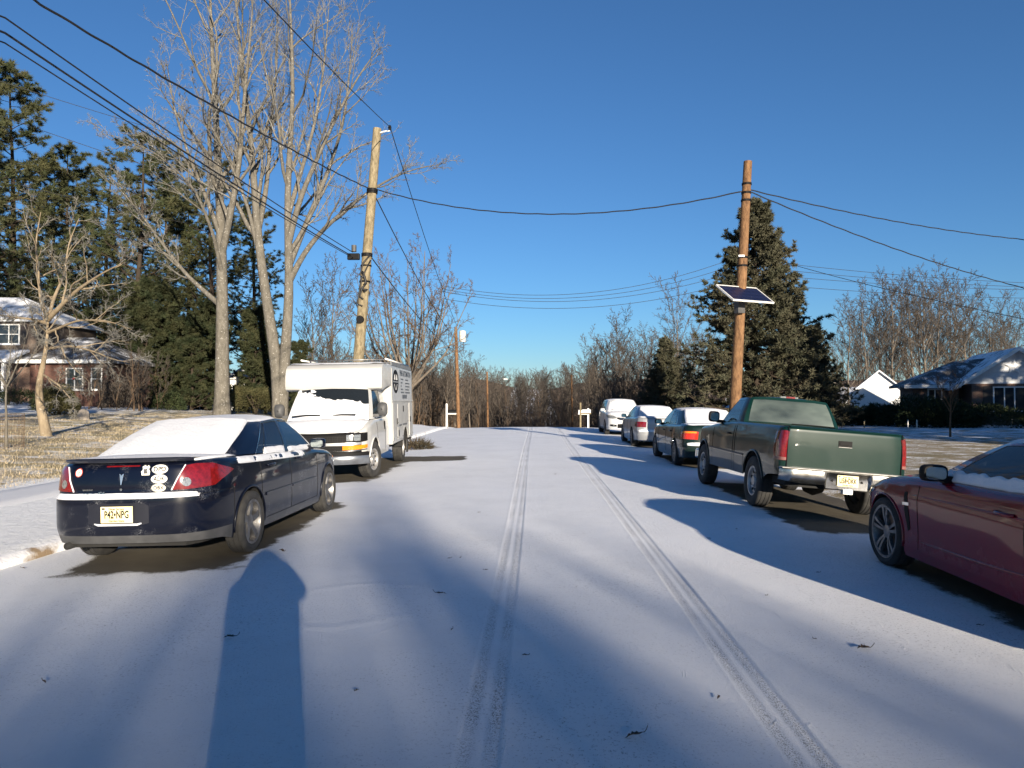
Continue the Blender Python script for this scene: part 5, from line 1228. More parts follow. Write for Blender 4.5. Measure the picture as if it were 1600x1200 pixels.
def bark(name, c1, c2, speck=None, sc=6):
    m, N, L, B = nt(name); co = objco(N, L, (1, 1, .35))
    f = noise_n(N, L, sc, 6, .7, co); c = mix_n(N, L, mapr(N, L, f, .35, .65), c1, c2)
    if speck:
        s_ = mapr(N, L, noise_n(N, L, 11, 4, .75, objco(N, L)), .60, .66); c = mix_n(N, L, math_n(N, L, 'MULTIPLY', s_, .75), c, speck)
    L.new(c, B.inputs['Base Color']); B.inputs['Roughness'].default_value = .9; B.inputs['Specular IOR Level'].default_value = .2
    bump_n(N, L, noise_n(N, L, sc * 2.5, 4, .7, co), .7, .03, B); return m
def leafm(name, c1, c2, sc=.6):
    m, N, L, B = nt(name); co = objco(N, L); f = noise_n(N, L, sc, 4, .6, co); g = noise_n(N, L, 9, 2, .5, co)
    c = mix_n(N, L, mapr(N, L, f, .38, .62), c1, c2); c = mix_n(N, L, math_n(N, L, 'MULTIPLY', g, .5), c, tuple(x * .5 for x in c1))
    L.new(c, B.inputs['Base Color']); B.inputs['Roughness'].default_value = .75; B.inputs['Specular IOR Level'].default_value = .25; return m
M['lichen'] = bark('lichen flecked bark', (.15, .138, .118), (.085, .078, .064), (.46, .45, .42))
M['twig'] = bark('pale twigs', (.20, .195, .18), (.115, .11, .10), (.42, .42, .40))
M['brownbark'] = bark('brown bark', (.13, .088, .056), (.075, .05, .034))
M['brush'] = bark('brown brush twigs', (.088, .075, .064), (.05, .043, .038), None, 1.2)
M['greybark'] = bark('grey bark', (.16, .135, .11), (.09, .075, .06))
M['darkbark'] = bark('dark bark', (.05, .038, .028), (.028, .021, .016))
M['pine'] = leafm('pine needles', (.045, .060, .026), (.090, .086, .038)); M['spruce'] = leafm('spruce needles', (.062, .066, .040), (.090, .082, .052))
M['dark_ever'] = leafm('dark evergreen', (.022, .036, .014), (.045, .055, .02)); M['holly'] = leafm('ivy and laurel leaves', (.020, .030, .012), (.055, .056, .024), .9)
M['hedge'] = leafm('clipped yew', (.05, .052, .02), (.085, .075, .032), 2)

def bare_mesh(stems, seed, n1=9, n2=7, n3=6, n4=5, up=.06, l1=(.34, .55), ang1=.62, t1=(.32, .97), r4=.010, fat=1.0, taper1=.5, trunkn=12, spread=.1, r3=.013):
    """stems: list of (path, radius). returns meshes for trunk (stems + limbs) and crown (the finer twigs)"""
    rg = np.random.default_rng(seed); tr, cr = [], []
    for path, r, *tt in stems:
        K = 18; P = resample(path, K)[None]; Rd = (r * (1 - np.linspace(0, 1, K) ** .85 * .88))[None]; Rd[0, 0] *= 1.25 if len(tt) == 0 else 1
        tr.append(tubes(P, Rd, trunkn)); a0, a1 = tt if len(tt) == 2 else t1
        P1, R1 = grow(P, Rd, n1, a0, a1, (ang1, .14), l1, 9, spread, up, .62, rg, .16, taper=taper1); tr.append(tubes(P1, R1, 6))
        P2, R2 = grow(P1, R1, n2, .18, .98, (.60, .18), (.3, .55), 7, .13, up * .8, .6, rg, .22, rmin=.014 * fat)
        cr.append(tubes(P2, R2, 4))
        P3, R3 = grow(P2, R2, n3, .12, 1.0, (.62, .2), (.32, .62), 5, .16, up * .6, .62, rg, .4, rmin=r3 * fat); cr.append(tubes(P3, R3, 3))
        if n4:
            P4, R4 = grow(P3, R3, n4, .1, 1.0, (.6, .25), (.35, .7), 4, .2, up * .5, .7, rg, .5, rmin=r4 * fat); cr.append(tubes(P4, R4, 3))
        # twigs at the leader's own end
    v, q = join(tr); v2, q2 = join(cr); return np_mesh('trunk', v, q), np_mesh('crown', v2, q2)
def tree(name, meshes, mats, loc, rz=0, sc=1, label=None, group=None, cat='tree', cname='crown', zs=None):
    o = empty(name, loc, rz, label, cat, group); o.scale = (sc, sc, zs or sc)
    for me, mt, nm in zip(meshes, mats, ('trunk', cname)):
        if me is None: continue
        if not me.materials: me.materials.append(mt)
        link(bpy.data.objects.new(nm, me), o)
    return o
def wander_path(h, rg, lean=.03, n=7, amp=.03):
    z = np.linspace(0, h, n); x = np.cumsum(rg.normal(0, h * amp / n ** .5, n)) + lean * z; y = np.cumsum(rg.normal(0, h * amp / n ** .5, n)); x -= x[0]; y -= y[0]
    return np.stack([x, y, z], 1)

# the two tall lichen-flecked trees behind the van
def px_path(pts, Z, base):
    return [tuple(P3(a, b, Z + d) - Vector(base)) for a, b, d in pts]
ZT = 39.0
bx_, by_ = W(347, ZT); bA = (bx_, by_, gzf(bx_, by_) - .1)
stA = [(px_path([(347, 660, 0), (347, 560, 0), (346, 450, 0), (344, 380, 0), (338, 250, .3), (331, 140, .6), (325, 40, .8), (322, -40, 1)], ZT, bA), .42),
       (px_path([(345, 395, 0), (357, 340, -.6), (372, 250, -1), (378, 150, -1.4), (388, 40, -1.8), (392, -30, -2)], ZT, bA), .20, .12, .97),
       (px_path([(344, 478, 0), (326, 462, .4), (290, 430, .8), (255, 385, 1.2), (215, 330, 1.4), (180, 290, 1.6)], ZT, bA), .15, .25, .98),
       (px_path([(343, 370, 0), (325, 320, -.5), (295, 250, -1.2), (268, 170, -2), (255, 90, -2.4)], ZT, bA), .14, .2, .98),
       (px_path([(346, 430, 0), (330, 360, -1.5), (300, 290, -3), (240, 235, -4.5), (190, 215, -5.5)], ZT, bA), .12, .3, .98)]
tree('shade_tree', bare_mesh(stA, 21, 12, 7, 5, 4, ang1=.56, t1=(.40, .97), l1=(.26, .50), r4=.007, r3=.010), (M['lichen'], M['twig']), bA, label='tall bare single-trunk tree with lichen flecked bark behind the blue sedan', cat='tree')
ZT = 38.0
bx_, by_ = W(434, ZT); bB = (bx_, by_, gzf(bx_, by_) - .1)
stB = [(px_path([(436, 662, 0), (437, 630, 0), (436, 590, 0), (424, 520, .1), (411, 440, .2), (401, 370, .4), (396, 300, .5), (388, 200, .8), (372, 90, 1), (362, -30, 1.2)], ZT, bB), .36, .38, .97),
       (px_path([(440, 662, 0), (441, 630, 0), (442, 590, 0), (449, 510, -.1), (452, 430, -.2), (447, 350, -.4), (448, 260, -.5), (456, 150, -.9), (452, 50, -1.2), (448, -30, -1.3)], ZT, bB), .34, .38, .97),
       (px_path([(451, 440, -.2), (470, 400, -.5), (500, 360, -1), (540, 325, -1.6), (585, 290, -2), (640, 262, -2.2), (668, 258, -2.4)], ZT, bB), .17, .3, .99),
       (px_path([(449, 380, -.3), (466, 310, -.8), (500, 230, -1.4), (530, 165, -2), (560, 110, -2.4), (590, 70, -2.6)], ZT, bB), .18, .2, .98),
       (px_path([(452, 410, -.2), (480, 340, .8), (510, 270, 1.6), (535, 190, 2.4), (545, 100, 3), (548, 30, 3.4)], ZT, bB), .17, .2, .98),
       (px_path([(400, 370, .4), (415, 290, 1), (420, 200, 1.6), (430, 90, 2), (428, -10, 2.4)], ZT, bB), .16, .2, .98),
       (px_path([(404, 400, .4), (385, 320, .2), (352, 240, -.4), (318, 180, -1), (300, 130, -1.3)], ZT, bB), .13, .3, .98),
       (px_path([(450, 330, -.4), (490, 190, .5), (505, 90, .8), (512, -20, 1)], ZT, bB), .13, .2, .98)]
tree('shade_tree', bare_mesh(stB, 33, 10, 7, 5, 4, ang1=.55, l1=(.24, .48), r4=.007, r3=.010), (M['lichen'], M['twig']), bB, label='tall bare tree forking into two pale trunks behind the white van', cat='tree')

# small crooked ornamental tree on the lawn
ZT = 22.0; bx_, by_ = W(72, ZT); bC = (bx_, by_, gzf(bx_, by_) - .06)
stC = [(px_path([(74, 684, 0), (68, 655, 0), (60, 620, 0), (62, 590, 0), (68, 565, 0), (72, 535, 0), (74, 510, .0), (72, 492, 0)], ZT, bC), .165, .8, .98),
       (px_path([(72, 500, 0), (90, 482, -.3), (108, 462, -.6), (128, 446, -.9), (160, 425, -1.4), (190, 410, -1.8)], ZT, bC), .085, .15, .98),
       (px_path([(74, 500, 0), (62, 470, .3), (58, 430, .5), (52, 380, .7), (60, 330, .9)], ZT, bC), .075, .15, .98),
       (px_path([(73, 505, 0), (45, 498, -.5), (20, 496, -.8), (-10, 490, -1.2)], ZT, bC), .06, .2, .98),
       (px_path([(75, 500, 0), (80, 470, .5), (98, 430, 1), (104, 380, 1.4), (120, 340, 1.8)], ZT, bC), .065, .15, .98),
       (px_path([(66, 585, 0), (90, 600, -.5), (108, 620, -.8), (118, 635, -.9)], ZT, bC), .04, .1, .98),
       (px_path([(72, 545, 0), (110, 540, -.7), (150, 550, -1.4), (175, 562, -1.7), (200, 566, -2)], ZT, bC), .05, .1, .98),
       (px_path([(73, 520, 0), (120, 500, -1), (165, 500, -1.5), (205, 515, -2)], ZT, bC), .05, .1, .98)]
tree('ornamental_tree', bare_mesh(stC, 5, 7, 5, 5, 3, ang1=.7, l1=(.3, .55), up=.02, r4=.006, r3=.007, fat=.9, spread=.16), (bark('tan trunk bark', (.26, .21, .145), (.16, .125, .085), (.4, .36, .3)), M['twig']), bC, label='small crooked bare tree on the lawn before the brick house', cat='tree')

# --- evergreens
def tufts(P, per, blades, ln, wd, rng, along=.5, flat=1.0, t0=.2):
    """needle blades round points along branch paths P (N,K,3)"""
    N, K, _ = P.shape; t = rng.uniform(t0, 1, (N, per)); f = t * (K - 1); i = np.clip(f.astype(int), 0, K - 2); fr = (f - i)[..., None]; m = np.arange(N)[:, None]
    c = (P[m, i] * (1 - fr) + P[m, i + 1] * fr).reshape(-1, 3); T = unit(P[m, i + 1] - P[m, i]).reshape(-1, 3); n = len(c) * blades
    c = np.repeat(c, blades, 0); T = np.repeat(T, blades, 0); d = rng.normal(0, 1, (n, 3)); d[:, 2] *= flat; d = unit(unit(d) + T * along + UP * .12)
    w = unit(np.cross(d, rng.normal(0, 1, (n, 3)))) * (rng.uniform(.6, 1.2, n) * wd)[:, None]; l = (rng.uniform(.6, 1.2, n) * ln)[:, None]
    V = np.stack([c - w, c + w, c + d * l], 1).reshape(-1, 3); return V
def conifer_mesh(seed, H, r, nb, absl, ang, t0, K1, n2, per, blades, ln, wd, up1, flat, droop=0, l2=(.25, .5), skip=0, sides=8):
    rg = np.random.default_rng(seed); P = resample(wander_path(H, rg, .0, 8, .012), 20)[None]; Rd = (r * (1 - np.linspace(0, 1, 20) * .93))[None]
    P1, R1 = grow(P, Rd, nb, t0, .985, (ang, .12), None, K1, .06, up1, .38, rg, .2, absl=absl)
    if skip: k = rg.uniform(0, 1, len(P1)) > skip; P1, R1 = P1[k], R1[k]
    if droop: s_ = np.linspace(0, 1, K1)[None]; L1 = np.linalg.norm(P1[:, -1] - P1[:, 0], axis=1)[:, None]; P1[:, :, 2] += L1 * droop * (-1.5 * s_ + 1.2 * s_ ** 2)
    P2, R2 = grow(P1, R1, n2, .15, 1.0, (.75, .2), l2, 5, .1, .02, .5, rg, .3, lmin=.25)
    V = np.concatenate([tufts(P2, per, blades, ln, wd, rg, .7, flat), tufts(P1[:, K1 // 2:], per, blades, ln, wd, rg, .7, flat)])
    v, q = join([tubes(P, Rd, sides + 4), tubes(P1, R1, 5), tubes(P2, R2, 3)])
    return np_mesh('trunk', v, q), np_mesh('crown', V, tris=np.arange(len(V)).reshape(-1, 3), smooth=False)
def pine_len(H, w):
    return lambda t: w * np.clip(1.15 - t, .12, 1) ** .75 * np.where(t < .35, .8, 1)
pineA = conifer_mesh(3, 23, .32, 66, pine_len(23, 5.6), 1.35, .22, 7, 8, 8, 15, .34, .022, .05, .55, skip=.12)
pineB = conifer_mesh(8, 20, .30, 62, pine_len(20, 5.4), 1.30, .16, 7, 8, 8, 15, .34, .022, .05, .55, skip=.2)
pineC = conifer_mesh(14, 21, .30, 78, pine_len(21, 5.0), 1.3, .08, 7, 8, 7, 15, .36, .024, .05, .6, skip=.05)
sprA = conifer_mesh(5, 12.6, .24, 230, lambda t: 5.3 * (1.02 - t) ** .80 * (.88 + .14 * np.sin(t * 55)), 1.5, .03, 7, 12, 7, 12, .22, .030, .03, .8, droop=.28, l2=(.22, .42))
cedar = conifer_mesh(9, 7.5, .14, 120, lambda t: 2.3 * (1.08 - t) ** .5 * (.7 + .4 * np.sin(t * 23)), 1.25, .03, 6, 8, 6, 13, .24, .03, .06, .8, l2=(.3, .6), skip=.25)
for (px, Z, me, s_, rz, lab) in (
        (-30, 50, pineC, 1.12, 2.9, 'pine cut by the picture edge above the porch'), (160, 66, pineA, 1.0, 3.3, 'pine rising behind the brick house roof'), (300, 68, pineA, .9, 1.1, 'distant pine above the evergreen thicket'),
        (70, 62, pineB, 1.05, 5.0, 'pine filling the gap beside the tallest pine'),
        (22, 52, pineA, 1.06, .3, 'tall ragged pine at the picture edge above the brick house'), (112, 58, pineC, .98, 1.7, 'pine with pointed top between the two taller pines'),
        (205, 54, pineB, 1.03, 4.1, 'broad pine behind the small crooked tree'), (262, 60, pineC, 1.0, 2.2, 'dense pine with dark trunk behind the lawn'),
        (338, 58, pineB, 1.0, .9, 'pine standing behind the single-trunk bare tree'), (392, 66, pineA, .86, 5.2, 'thinner pine showing between the two bare trees')):
    x, y = W(px, Z); tree('pine_tree', me, (M['darkbark'], M['pine']), (x, y, gzf(x, y) - .1), rz, s_, lab, 'pines behind the brick house')
x, y = W(1183, 39); tree('spruce_tree', sprA, (M['darkbark'], M['spruce']), (x, y, gzf(x, y) - .1), .4, 1.0, 'large dense spruce behind the pole with the solar panel', zs=.985)
x, y = W(1272, 44); tree('spruce_tree', sprA, (M['darkbark'], M['spruce']), (x, y, gzf(x, y) - .1), 2.4, .50, 'low dark spruce on the lawn beside the white gabled shed')
x, y = W(1040, 56); tree('spruce_tree', sprA, (M['darkbark'], M['dark_ever'] if False else M['spruce']), (x, y, gzf(x, y) - .4), 4.4, .60, 'small dark evergreen behind the silver sedan')
x, y = W(1236, 47); tree('spruce_tree', sprA, (M['darkbark'], M['spruce']), (x, y, gzf(x, y) - .1), 1.2, .62, 'bushy evergreen merging with the large spruce')
# evergreen understorey by the drive
for k, (px, Z, s_, lab) in enumerate(((215, 52, 1.2, 'shaggy evergreen rising over the driveway car'), (228, 50, .95, 'ivy covered evergreen beside the driveway'), (262, 52, 1.15, 'dark evergreen shrub in the middle of the thicket'), (300, 50, .85, 'evergreen shrub over the garden shed'), (322, 53, 1.05, 'evergreen shrub next to the single-trunk tree'),
        (398, 52, 1.0, 'tall evergreen shrub in front of the white house'), (470, 50, .70, 'evergreen shrub behind the van roof'), (180, 54, .75, 'evergreen shrub at the brick house corner'), (415, 58, .9, 'evergreen behind the forked tree'))):
    x, y = W(px, Z); tree('evergreen_shrub', cedar, (M['darkbark'], M['holly']), (x, y, gzf(x, y) - .1), k * 1.3, s_, lab, 'evergreens of the thicket', 'shrub')

# --- bare woodland
vA = [bare_mesh([(wander_path(h, np.random.default_rng(s_), .02), r)], s_, n1, 7, 6, n4, up=.07, l1=(.36, .60), ang1=.60, fat=1.5, t1=(.28, .97), trunkn=8) for s_, h, r, n1, n4 in ((41, 13, .17, 13, 4), (42, 15, .19, 14, 4), (43, 12, .14, 12, 4), (44, 16, .2, 14, 4))]
def thicket_mesh(seed, n, h, rad):
    rg = np.random.default_rng(seed); st = []
    for k in range(n):
        a = rg.uniform(0, 6.28); d = rad * rg.uniform(0, 1) ** .5; hh = h * rg.uniform(.55, 1.1); p = wander_path(hh, rg, rg.normal(0, .12), 6, .08) + np.array([d * math.cos(a), d * math.sin(a), 0]); st.append((p, .05 * rg.uniform(.7, 1.4)))
    return bare_mesh(st, seed, 9, 6, 5, 0, up=.08, l1=(.3, .55), ang1=.5, fat=1.5, t1=(.12, .97), trunkn=5)
vT = [thicket_mesh(61, 7, 6.5, 2.2), thicket_mesh(62, 8, 5.0, 2.4)]
rs = random.Random(3)
# broad round-crowned tree above the van
x, y = W(640, 53); rgk = np.random.default_rng(77)
rnd = [(wander_path(4.5, rgk, .0), .36, .75, .98)]
for k in range(18):
    a = k * 2.4 + .2; sp_ = .12 + .88 * ((k + .5) / 18) ** .6; top = np.array([math.cos(a) * 5.4 * sp_, math.sin(a) * 5.4 * sp_, 13.2 - 4.6 * sp_ ** 2.2]); base = np.array([0, 0, 2.6 + .25 * (k % 4)])
    mid = base * .5 + top * .5 + np.array([0, 0, -.8]) + np.array([math.cos(a), math.sin(a), 0]) * .5; rnd.append(([base, (base + mid) / 2 + np.array([0, 0, -.1]), mid, (mid + top) / 2 + np.array([0, 0, .35]), top], .11, .25, .98))
tree('shade_tree', bare_mesh(rnd, 78, 7, 6, 5, 3, up=.04, ang1=.66, l1=(.22, .38), fat=1.0, r4=.009), (M['greybark'], M['brownbark']), (x, y, gzf(x, y) - .2), .4, 1.0, 'broad bare tree with rounded crown above the white van')
def wood(px, Z, v, s_, lab, grp, mats=None, name='bare_tree', dz=0):
    if any(Z < zp and abs(px - pp) < (1.5 if name == 'bare_tree' else 3.0) / Z * 1140 for pp, zp in ((717, 60), (763, 95), (895, 108))): return None
    x, y = W(px, Z); return tree(name, v, mats or (M['greybark'], M['brush']), (x, y, gzf(x, y) - .15 + dz), rs.uniform(0, 6.28), s_, lab, grp, 'tree' if name == 'bare_tree' else 'thicket')
GW = 'bare trees of the wood beyond the road crest'
for k in range(96):       # the wood where the road drops away
    px = 655 + (k * 37.7) % 300 + rs.uniform(-8, 8); Z = 100 + (k * 23) % 110 + rs.uniform(-5, 5)
    h = WZ(600 - 18 * abs(px - 805) / 150 - rs.uniform(-6, 16), Z) - gzf(*W(px, Z)); wood(px, Z, vA[k % 4], max(.4, h / (13, 15, 12, 16)[k % 4] * .93), 'slender bare brown tree in the wood beyond the road crest', GW)
for k in range(52):       # nearer banks on both sides of the road
    px = (470 + k * 11) if k < 26 else (880 + (k - 26) * 9.3); Z = 60 + (k * 17) % 44
    top = 572 - rs.uniform(0, 40) if k < 26 else 572 - rs.uniform(0, 38) - max(0, (px - 900)) * .12
    h = WZ(top, Z) - gzf(*W(px, Z)); wood(px, Z, vA[(k * 3 + 1) % 4], max(.35, h / (13, 15, 12, 16)[(k * 3 + 1) % 4] * .93), 'bare tree on the wooded bank behind the parked vehicles', 'bare trees on the wooded banks')
for k in range(84):       # brushy understorey
    if k < 42: px, Z = 500 + k * 6.5 + rs.uniform(-5, 5), 54 + (k * 13) % 40
    else: px, Z = 872 + (k - 42) * 5.8 + rs.uniform(-5, 5), 58 + (k * 11) % 40
    wood(px, Z, vT[k % 2], rs.uniform(.75, 1.15), 'brown brushy thicket under the bare trees', 'thickets under the bare trees', (M['brownbark'], M['brush']), 'brush_thicket')
for k in range(60):
    px, Z = 655 + k * 4.7, 88 + (k * 19) % 60; wood(px, Z, vT[k % 2], rs.uniform(.9, 1.3), 'brown brushy thicket where the road drops away', 'thickets beyond the road crest', (M['brownbark'], M['brush']), 'brush_thicket')
x, y = W(962, 84); tree('bare_tree', vA[0], (M['greybark'], M['brush']), (x, y, gzf(x, y)), 1, 1.02, 'taller rounded bare tree behind the white suv')
x, y = W(1066, 74); tree('bare_tree', vA[3], (M['greybark'], M['brush']), (x, y, gzf(x, y)), 2.1, .86, 'tall slim pale bare tree next to the large spruce')
ORD = 'first second third fourth fifth sixth seventh eighth ninth tenth eleventh twelfth thirteenth fourteenth fifteenth'.split()
for k, (px, top) in enumerate(sorted(((1328, 492), (1352, 470), (1378, 458), (1402, 448), (1425, 446), (1448, 442), (1470, 440), (1492, 446), (1512, 462), (1540, 486), (1566, 500), (1590, 505), (1440, 470), (1390, 480), (1620, 490)))):
    Z = 78 + (k * 7) % 22; h = WZ(top, Z) - gzf(*W(px, Z)); v = vA[k % 4]; wood(px, Z, v, h / (13, 15, 12, 16)[k % 4] * .95, ORD[k] + " tall bare tree counted from the spruce in the stand behind the ranch house", "bare trees behind the ranch house")
for k in range(16): wood(1318 + k * 17.5, 98 + (k * 7) % 18, vA[(k + 1) % 4], 1.02 + .1 * (k % 4) - .28 * abs(k - 8) / 8, 'bare tree deeper in the stand behind the ranch house', 'bare trees deep behind the ranch house')
for k in range(12): wood(1310 + k * 24, 74 + (k * 7) % 14, vT[k % 2], rs.uniform(.7, 1.0), 'brown thicket at the foot of the stand behind the ranch house', 'thickets behind the ranch house', (M['brownbark'], M['brush']), 'brush_thicket')
for k, px in enumerate((8, 40, 78, 130, 165, 196, 232, 150, 60, 300, 490, 520)):
    Z = 62 + (k * 7) % 16; wood(px, Z, vA[(k + 2) % 4], .78 + .1 * (k % 3), 'bare tree among the pines behind the brick house', 'bare trees among the pines', (M['greybark'], M['greybark']))
for k, (px, Z, s_, lab) in enumerate(((140, 40, .60, 'twiggy brown shrub before the brick house windows'), (188, 42, .70, 'tall twiggy shrub at the brick house corner'), (222, 44, .5, 'twiggy shrub beside the driveway car'), (40, 40, .40, 'twiggy shrub before the porch'))):
    x, y = W(px, Z); tree('brush_thicket', vT[k % 2], (M['brownbark'], M['brush']), (x, y, gzf(x, y) - .1), k * 1.9, s_, lab, cat='shrub')
# off to the sides and behind the camera: the evergreens whose shadows lie on the road and the far lawn
bkt = bare_mesh(rnd, 79, 8, 5, 4, 3, up=.04, ang1=.66, l1=(.22, .38), fat=8.5, trunkn=8)
bk = conifer_mesh(19, 14, .26, 150, lambda t: 3.1 * (1.03 - t) ** .75, 1.45, .04, 6, 7, 4, 6, .36, .07, .02, .8, droop=.2)
def back(cx, cz, s_, lab, zs=None):
    """camera-aligned plan position"""
    x = cx * math.cos(YAW) - cz * math.sin(YAW); y = cx * math.sin(YAW) + cz * math.cos(YAW)
    tree('spruce_tree', bk, (M['darkbark'], M['spruce']), (x, y, gzf(x, y) - .1), rs.uniform(0, 6), s_, lab, zs=zs)
for k, (cx, cz, s_) in enumerate([(xa + 25.9, -73 - d, s_) for xa, d, s_ in ((-1.0, 0, 1.36), (-.35, 3, 1.31), (-2.9, -2, 1.23), (-1.6, 4, 1.37), (-3.7, 4, 1.30), (-.9, -5, 1.26))]):
    x = cx * math.cos(YAW) - cz * math.sin(YAW); y = cx * math.sin(YAW) + cz * math.cos(YAW)
    tree('bare_tree', bkt, (M['greybark'], M['brush']), (x, y, gzf(x, y) - .1), k * 2.1, .60, ('first', 'second', 'third', 'fourth', 'fifth', 'sixth', 'seventh', 'eighth', 'ninth')[k] + ' bare tree far behind the camera whose soft shadow lies on the road', zs=s_)
for k, (cx, cz) in enumerate(((-13.2, 4), (-18.3, 1.5))):
    x, y = cx, cz; tree('pine_tree', pineB, (M['darkbark'], M['pine']), (x, y, gzf(x, y) - .1), 1.7 + k, 1.05, ('nearer', 'farther')[k] + ' pine on the near lawn beyond the picture edge shading the brick house')
for k, (cx, cz) in enumerate(((21.5, 22), (25, 21), (28.5, 21.5), (32, 20), (36, 21), (40, 21))):
    back(cx, cz, .86 if k < 3 else 1.12, ('first', 'second', 'third', 'fourth', 'fifth', 'sixth', 'seventh')[k] + ' spruce of the row beyond the picture edge shading the ranch house lawn')
# ------------------------------------------------------------------ houses
def brick_mat(name, c1, c2, mortar):
    m, N, L, B = nt(name); co = objco(N, L)
    sx = N.new('ShaderNodeSeparateXYZ'); L.new(co, sx.inputs[0]); cb = N.new('ShaderNodeCombineXYZ')
    L.new(math_n(N, L, 'ADD', sx.outputs[0], sx.outputs[1]), cb.inputs[0]); L.new(sx.outputs[2], cb.inputs[1])
    b = N.new('ShaderNodeTexBrick'); b.inputs['Color1'].default_value = (*c1, 1); b.inputs['Color2'].default_value = (*c2, 1); b.inputs['Mortar'].default_value = (*mortar, 1)
    b.inputs['Scale'].default_value = 1; b.inputs['Brick Width'].default_value = .21; b.inputs['Row Height'].default_value = .075; b.inputs['Mortar Size'].default_value = .008; b.inputs['Bias'].default_value = -.2
    L.new(cb.outputs[0], b.inputs['Vector']); f = noise_n(N, L, 3, 5, .6, co)
    L.new(mix_n(N, L, math_n(N, L, 'MULTIPLY', f, .5), b.outputs['Color'], c2), B.inputs['Base Color']); B.inputs['Roughness'].default_value = .9
    bump_n(N, L, math_n(N, L, 'SUBTRACT', 1, b.outputs['Fac']), .6, .01, B); return m
def roof_mat(name, amount):
    m, N, L, B = nt(name); co = objco(N, L); f = noise_n(N, L, 1.4, 7, .72, co); g = noise_n(N, L, 30, 4, .7, co)
    sh = mix_n(N, L, g, (.055, .055, .058), (.12, .115, .11)); s_ = math_n(N, L, 'ADD', math_n(N, L, 'MULTIPLY', f, .7), math_n(N, L, 'MULTIPLY', g, .4))
    L.new(mix_n(N, L, mapr(N, L, s_, amount, amount + .1), sh, (.80, .82, .86)), B.inputs['Base Color']); B.inputs['Roughness'].default_value = .85
    bump_n(N, L, g, .6, .02, B); return m
M['brick'] = brick_mat('red brick', (.12, .046, .03), (.075, .03, .022), (.14, .115, .095)); M['brick2'] = brick_mat('brown brick', (.15, .085, .06), (.10, .055, .04), (.2, .18, .16))
M['roof'] = roof_mat('shingle roof under snow', .44); M['roof2'] = roof_mat('shingle roof with thin snow', .56)
M['siding'] = pm('white siding', (.70, .71, .71), .6, col2=(.64, .65, .66), ns=3); M['sidinggrey'] = pm('pale grey siding', (.52, .54, .56), .6, col2=(.46, .48, .5), ns=3)
M['frame'] = pm('white window frame', (.76, .76, .74), .5); M['pane'] = pm('dark window pane', (.018, .022, .028), .06, coat=.5, col2=(.03, .035, .04), ns=2); M['shutter'] = pm('dark shutter', (.03, .022, .02), .6)
M['creamlit'] = pm('cream boards', (.78, .74, .66), .6, col2=(.7, .66, .58), ns=3)
def window(parent, x0, x1, z0, z1, y, mull=1, shutters=False, ax='y', sgn=-1, rail=True):
    """window on a wall in the plane y (or x when ax='x'), outward = sgn"""
    def bxx(mb, a0, a1, c0, c1, d0, d1):
        lo, hi = sorted((y + sgn * d0, y + sgn * d1))
        mb.box(a0, a1, lo, hi, c0, c1) if ax == 'y' else mb.box(lo, hi, a0, a1, c0, c1)
    f = MB(); w = .07
    bxx(f, x0 - w, x0, z0 - w, z1 + w, -.02, .05); bxx(f, x1, x1 + w, z0 - w, z1 + w, -.02, .05); bxx(f, x0, x1, z1, z1 + w, -.02, .05); bxx(f, x0, x1, z0 - w, z0, -.02, .06)
    for k in range(1, mull + 1):
        xm = x0 + (x1 - x0) * k / (mull + 1); bxx(f, xm - .03, xm + .03, z0, z1, -.02, .045)
    if rail: bxx(f, x0, x1, (z0 + z1) / 2 - .02, (z0 + z1) / 2 + .02, -.02, .035)
    o = f.build('window', M['frame'], parent, weld=.0005)
    g = MB(); bxx(g, x0, x1, z0, z1, .004, .012); g.build('pane', M['pane'], o)
    s_ = MB(); bxx(s_, x0 - w - .04, x1 + w + .04, z0 - w - .05, z0 - w, .0, .11); s_.build('sill', M['frame'], o)
    if shutters:
        for a0, a1 in ((x0 - w - .42, x0 - w - .02), (x1 + w + .02, x1 + w + .42)):
            h = MB(); bxx(h, a0, a1, z0 - .05, z1 + .05, .003, .03); h.build('shutter', M['shutter'], o)
    return o
def hip_roof(parent, x0, x1, y0, y1, ze, zr, ridge_in, mat, name='roof', over=.4, axis='x', thick=.16):
    """hip roof; ridge along x"""
    X0, X1, Y0, Y1 = x0 - over, x1 + over, y0 - over, y1 + over; ym = (y0 + y1) / 2
    r = MB(); v = [(X0, Y0, ze), (X1, Y0, ze), (X1, Y1, ze), (X0, Y1, ze), (X0 + ridge_in[0], ym, zr), (X1 - ridge_in[1], ym, zr)]; v += [(a, b, c - thick) for a, b, c in v[:4]]
    r.add(v, [(0, 1, 5, 4), (1, 2, 5), (2, 3, 4, 5), (3, 0, 4), (6, 7, 1, 0), (7, 8, 2, 1), (8, 9, 3, 2), (9, 6, 0, 3), (9, 8, 7, 6)])
    o = r.build(name, mat, parent)
    f = MB(); f.box(X0 - .02, X1 + .02, Y0 - .03, Y0 - .003, ze - thick - .04, ze + .01); f.build('gutter', M['frame'], o); return o
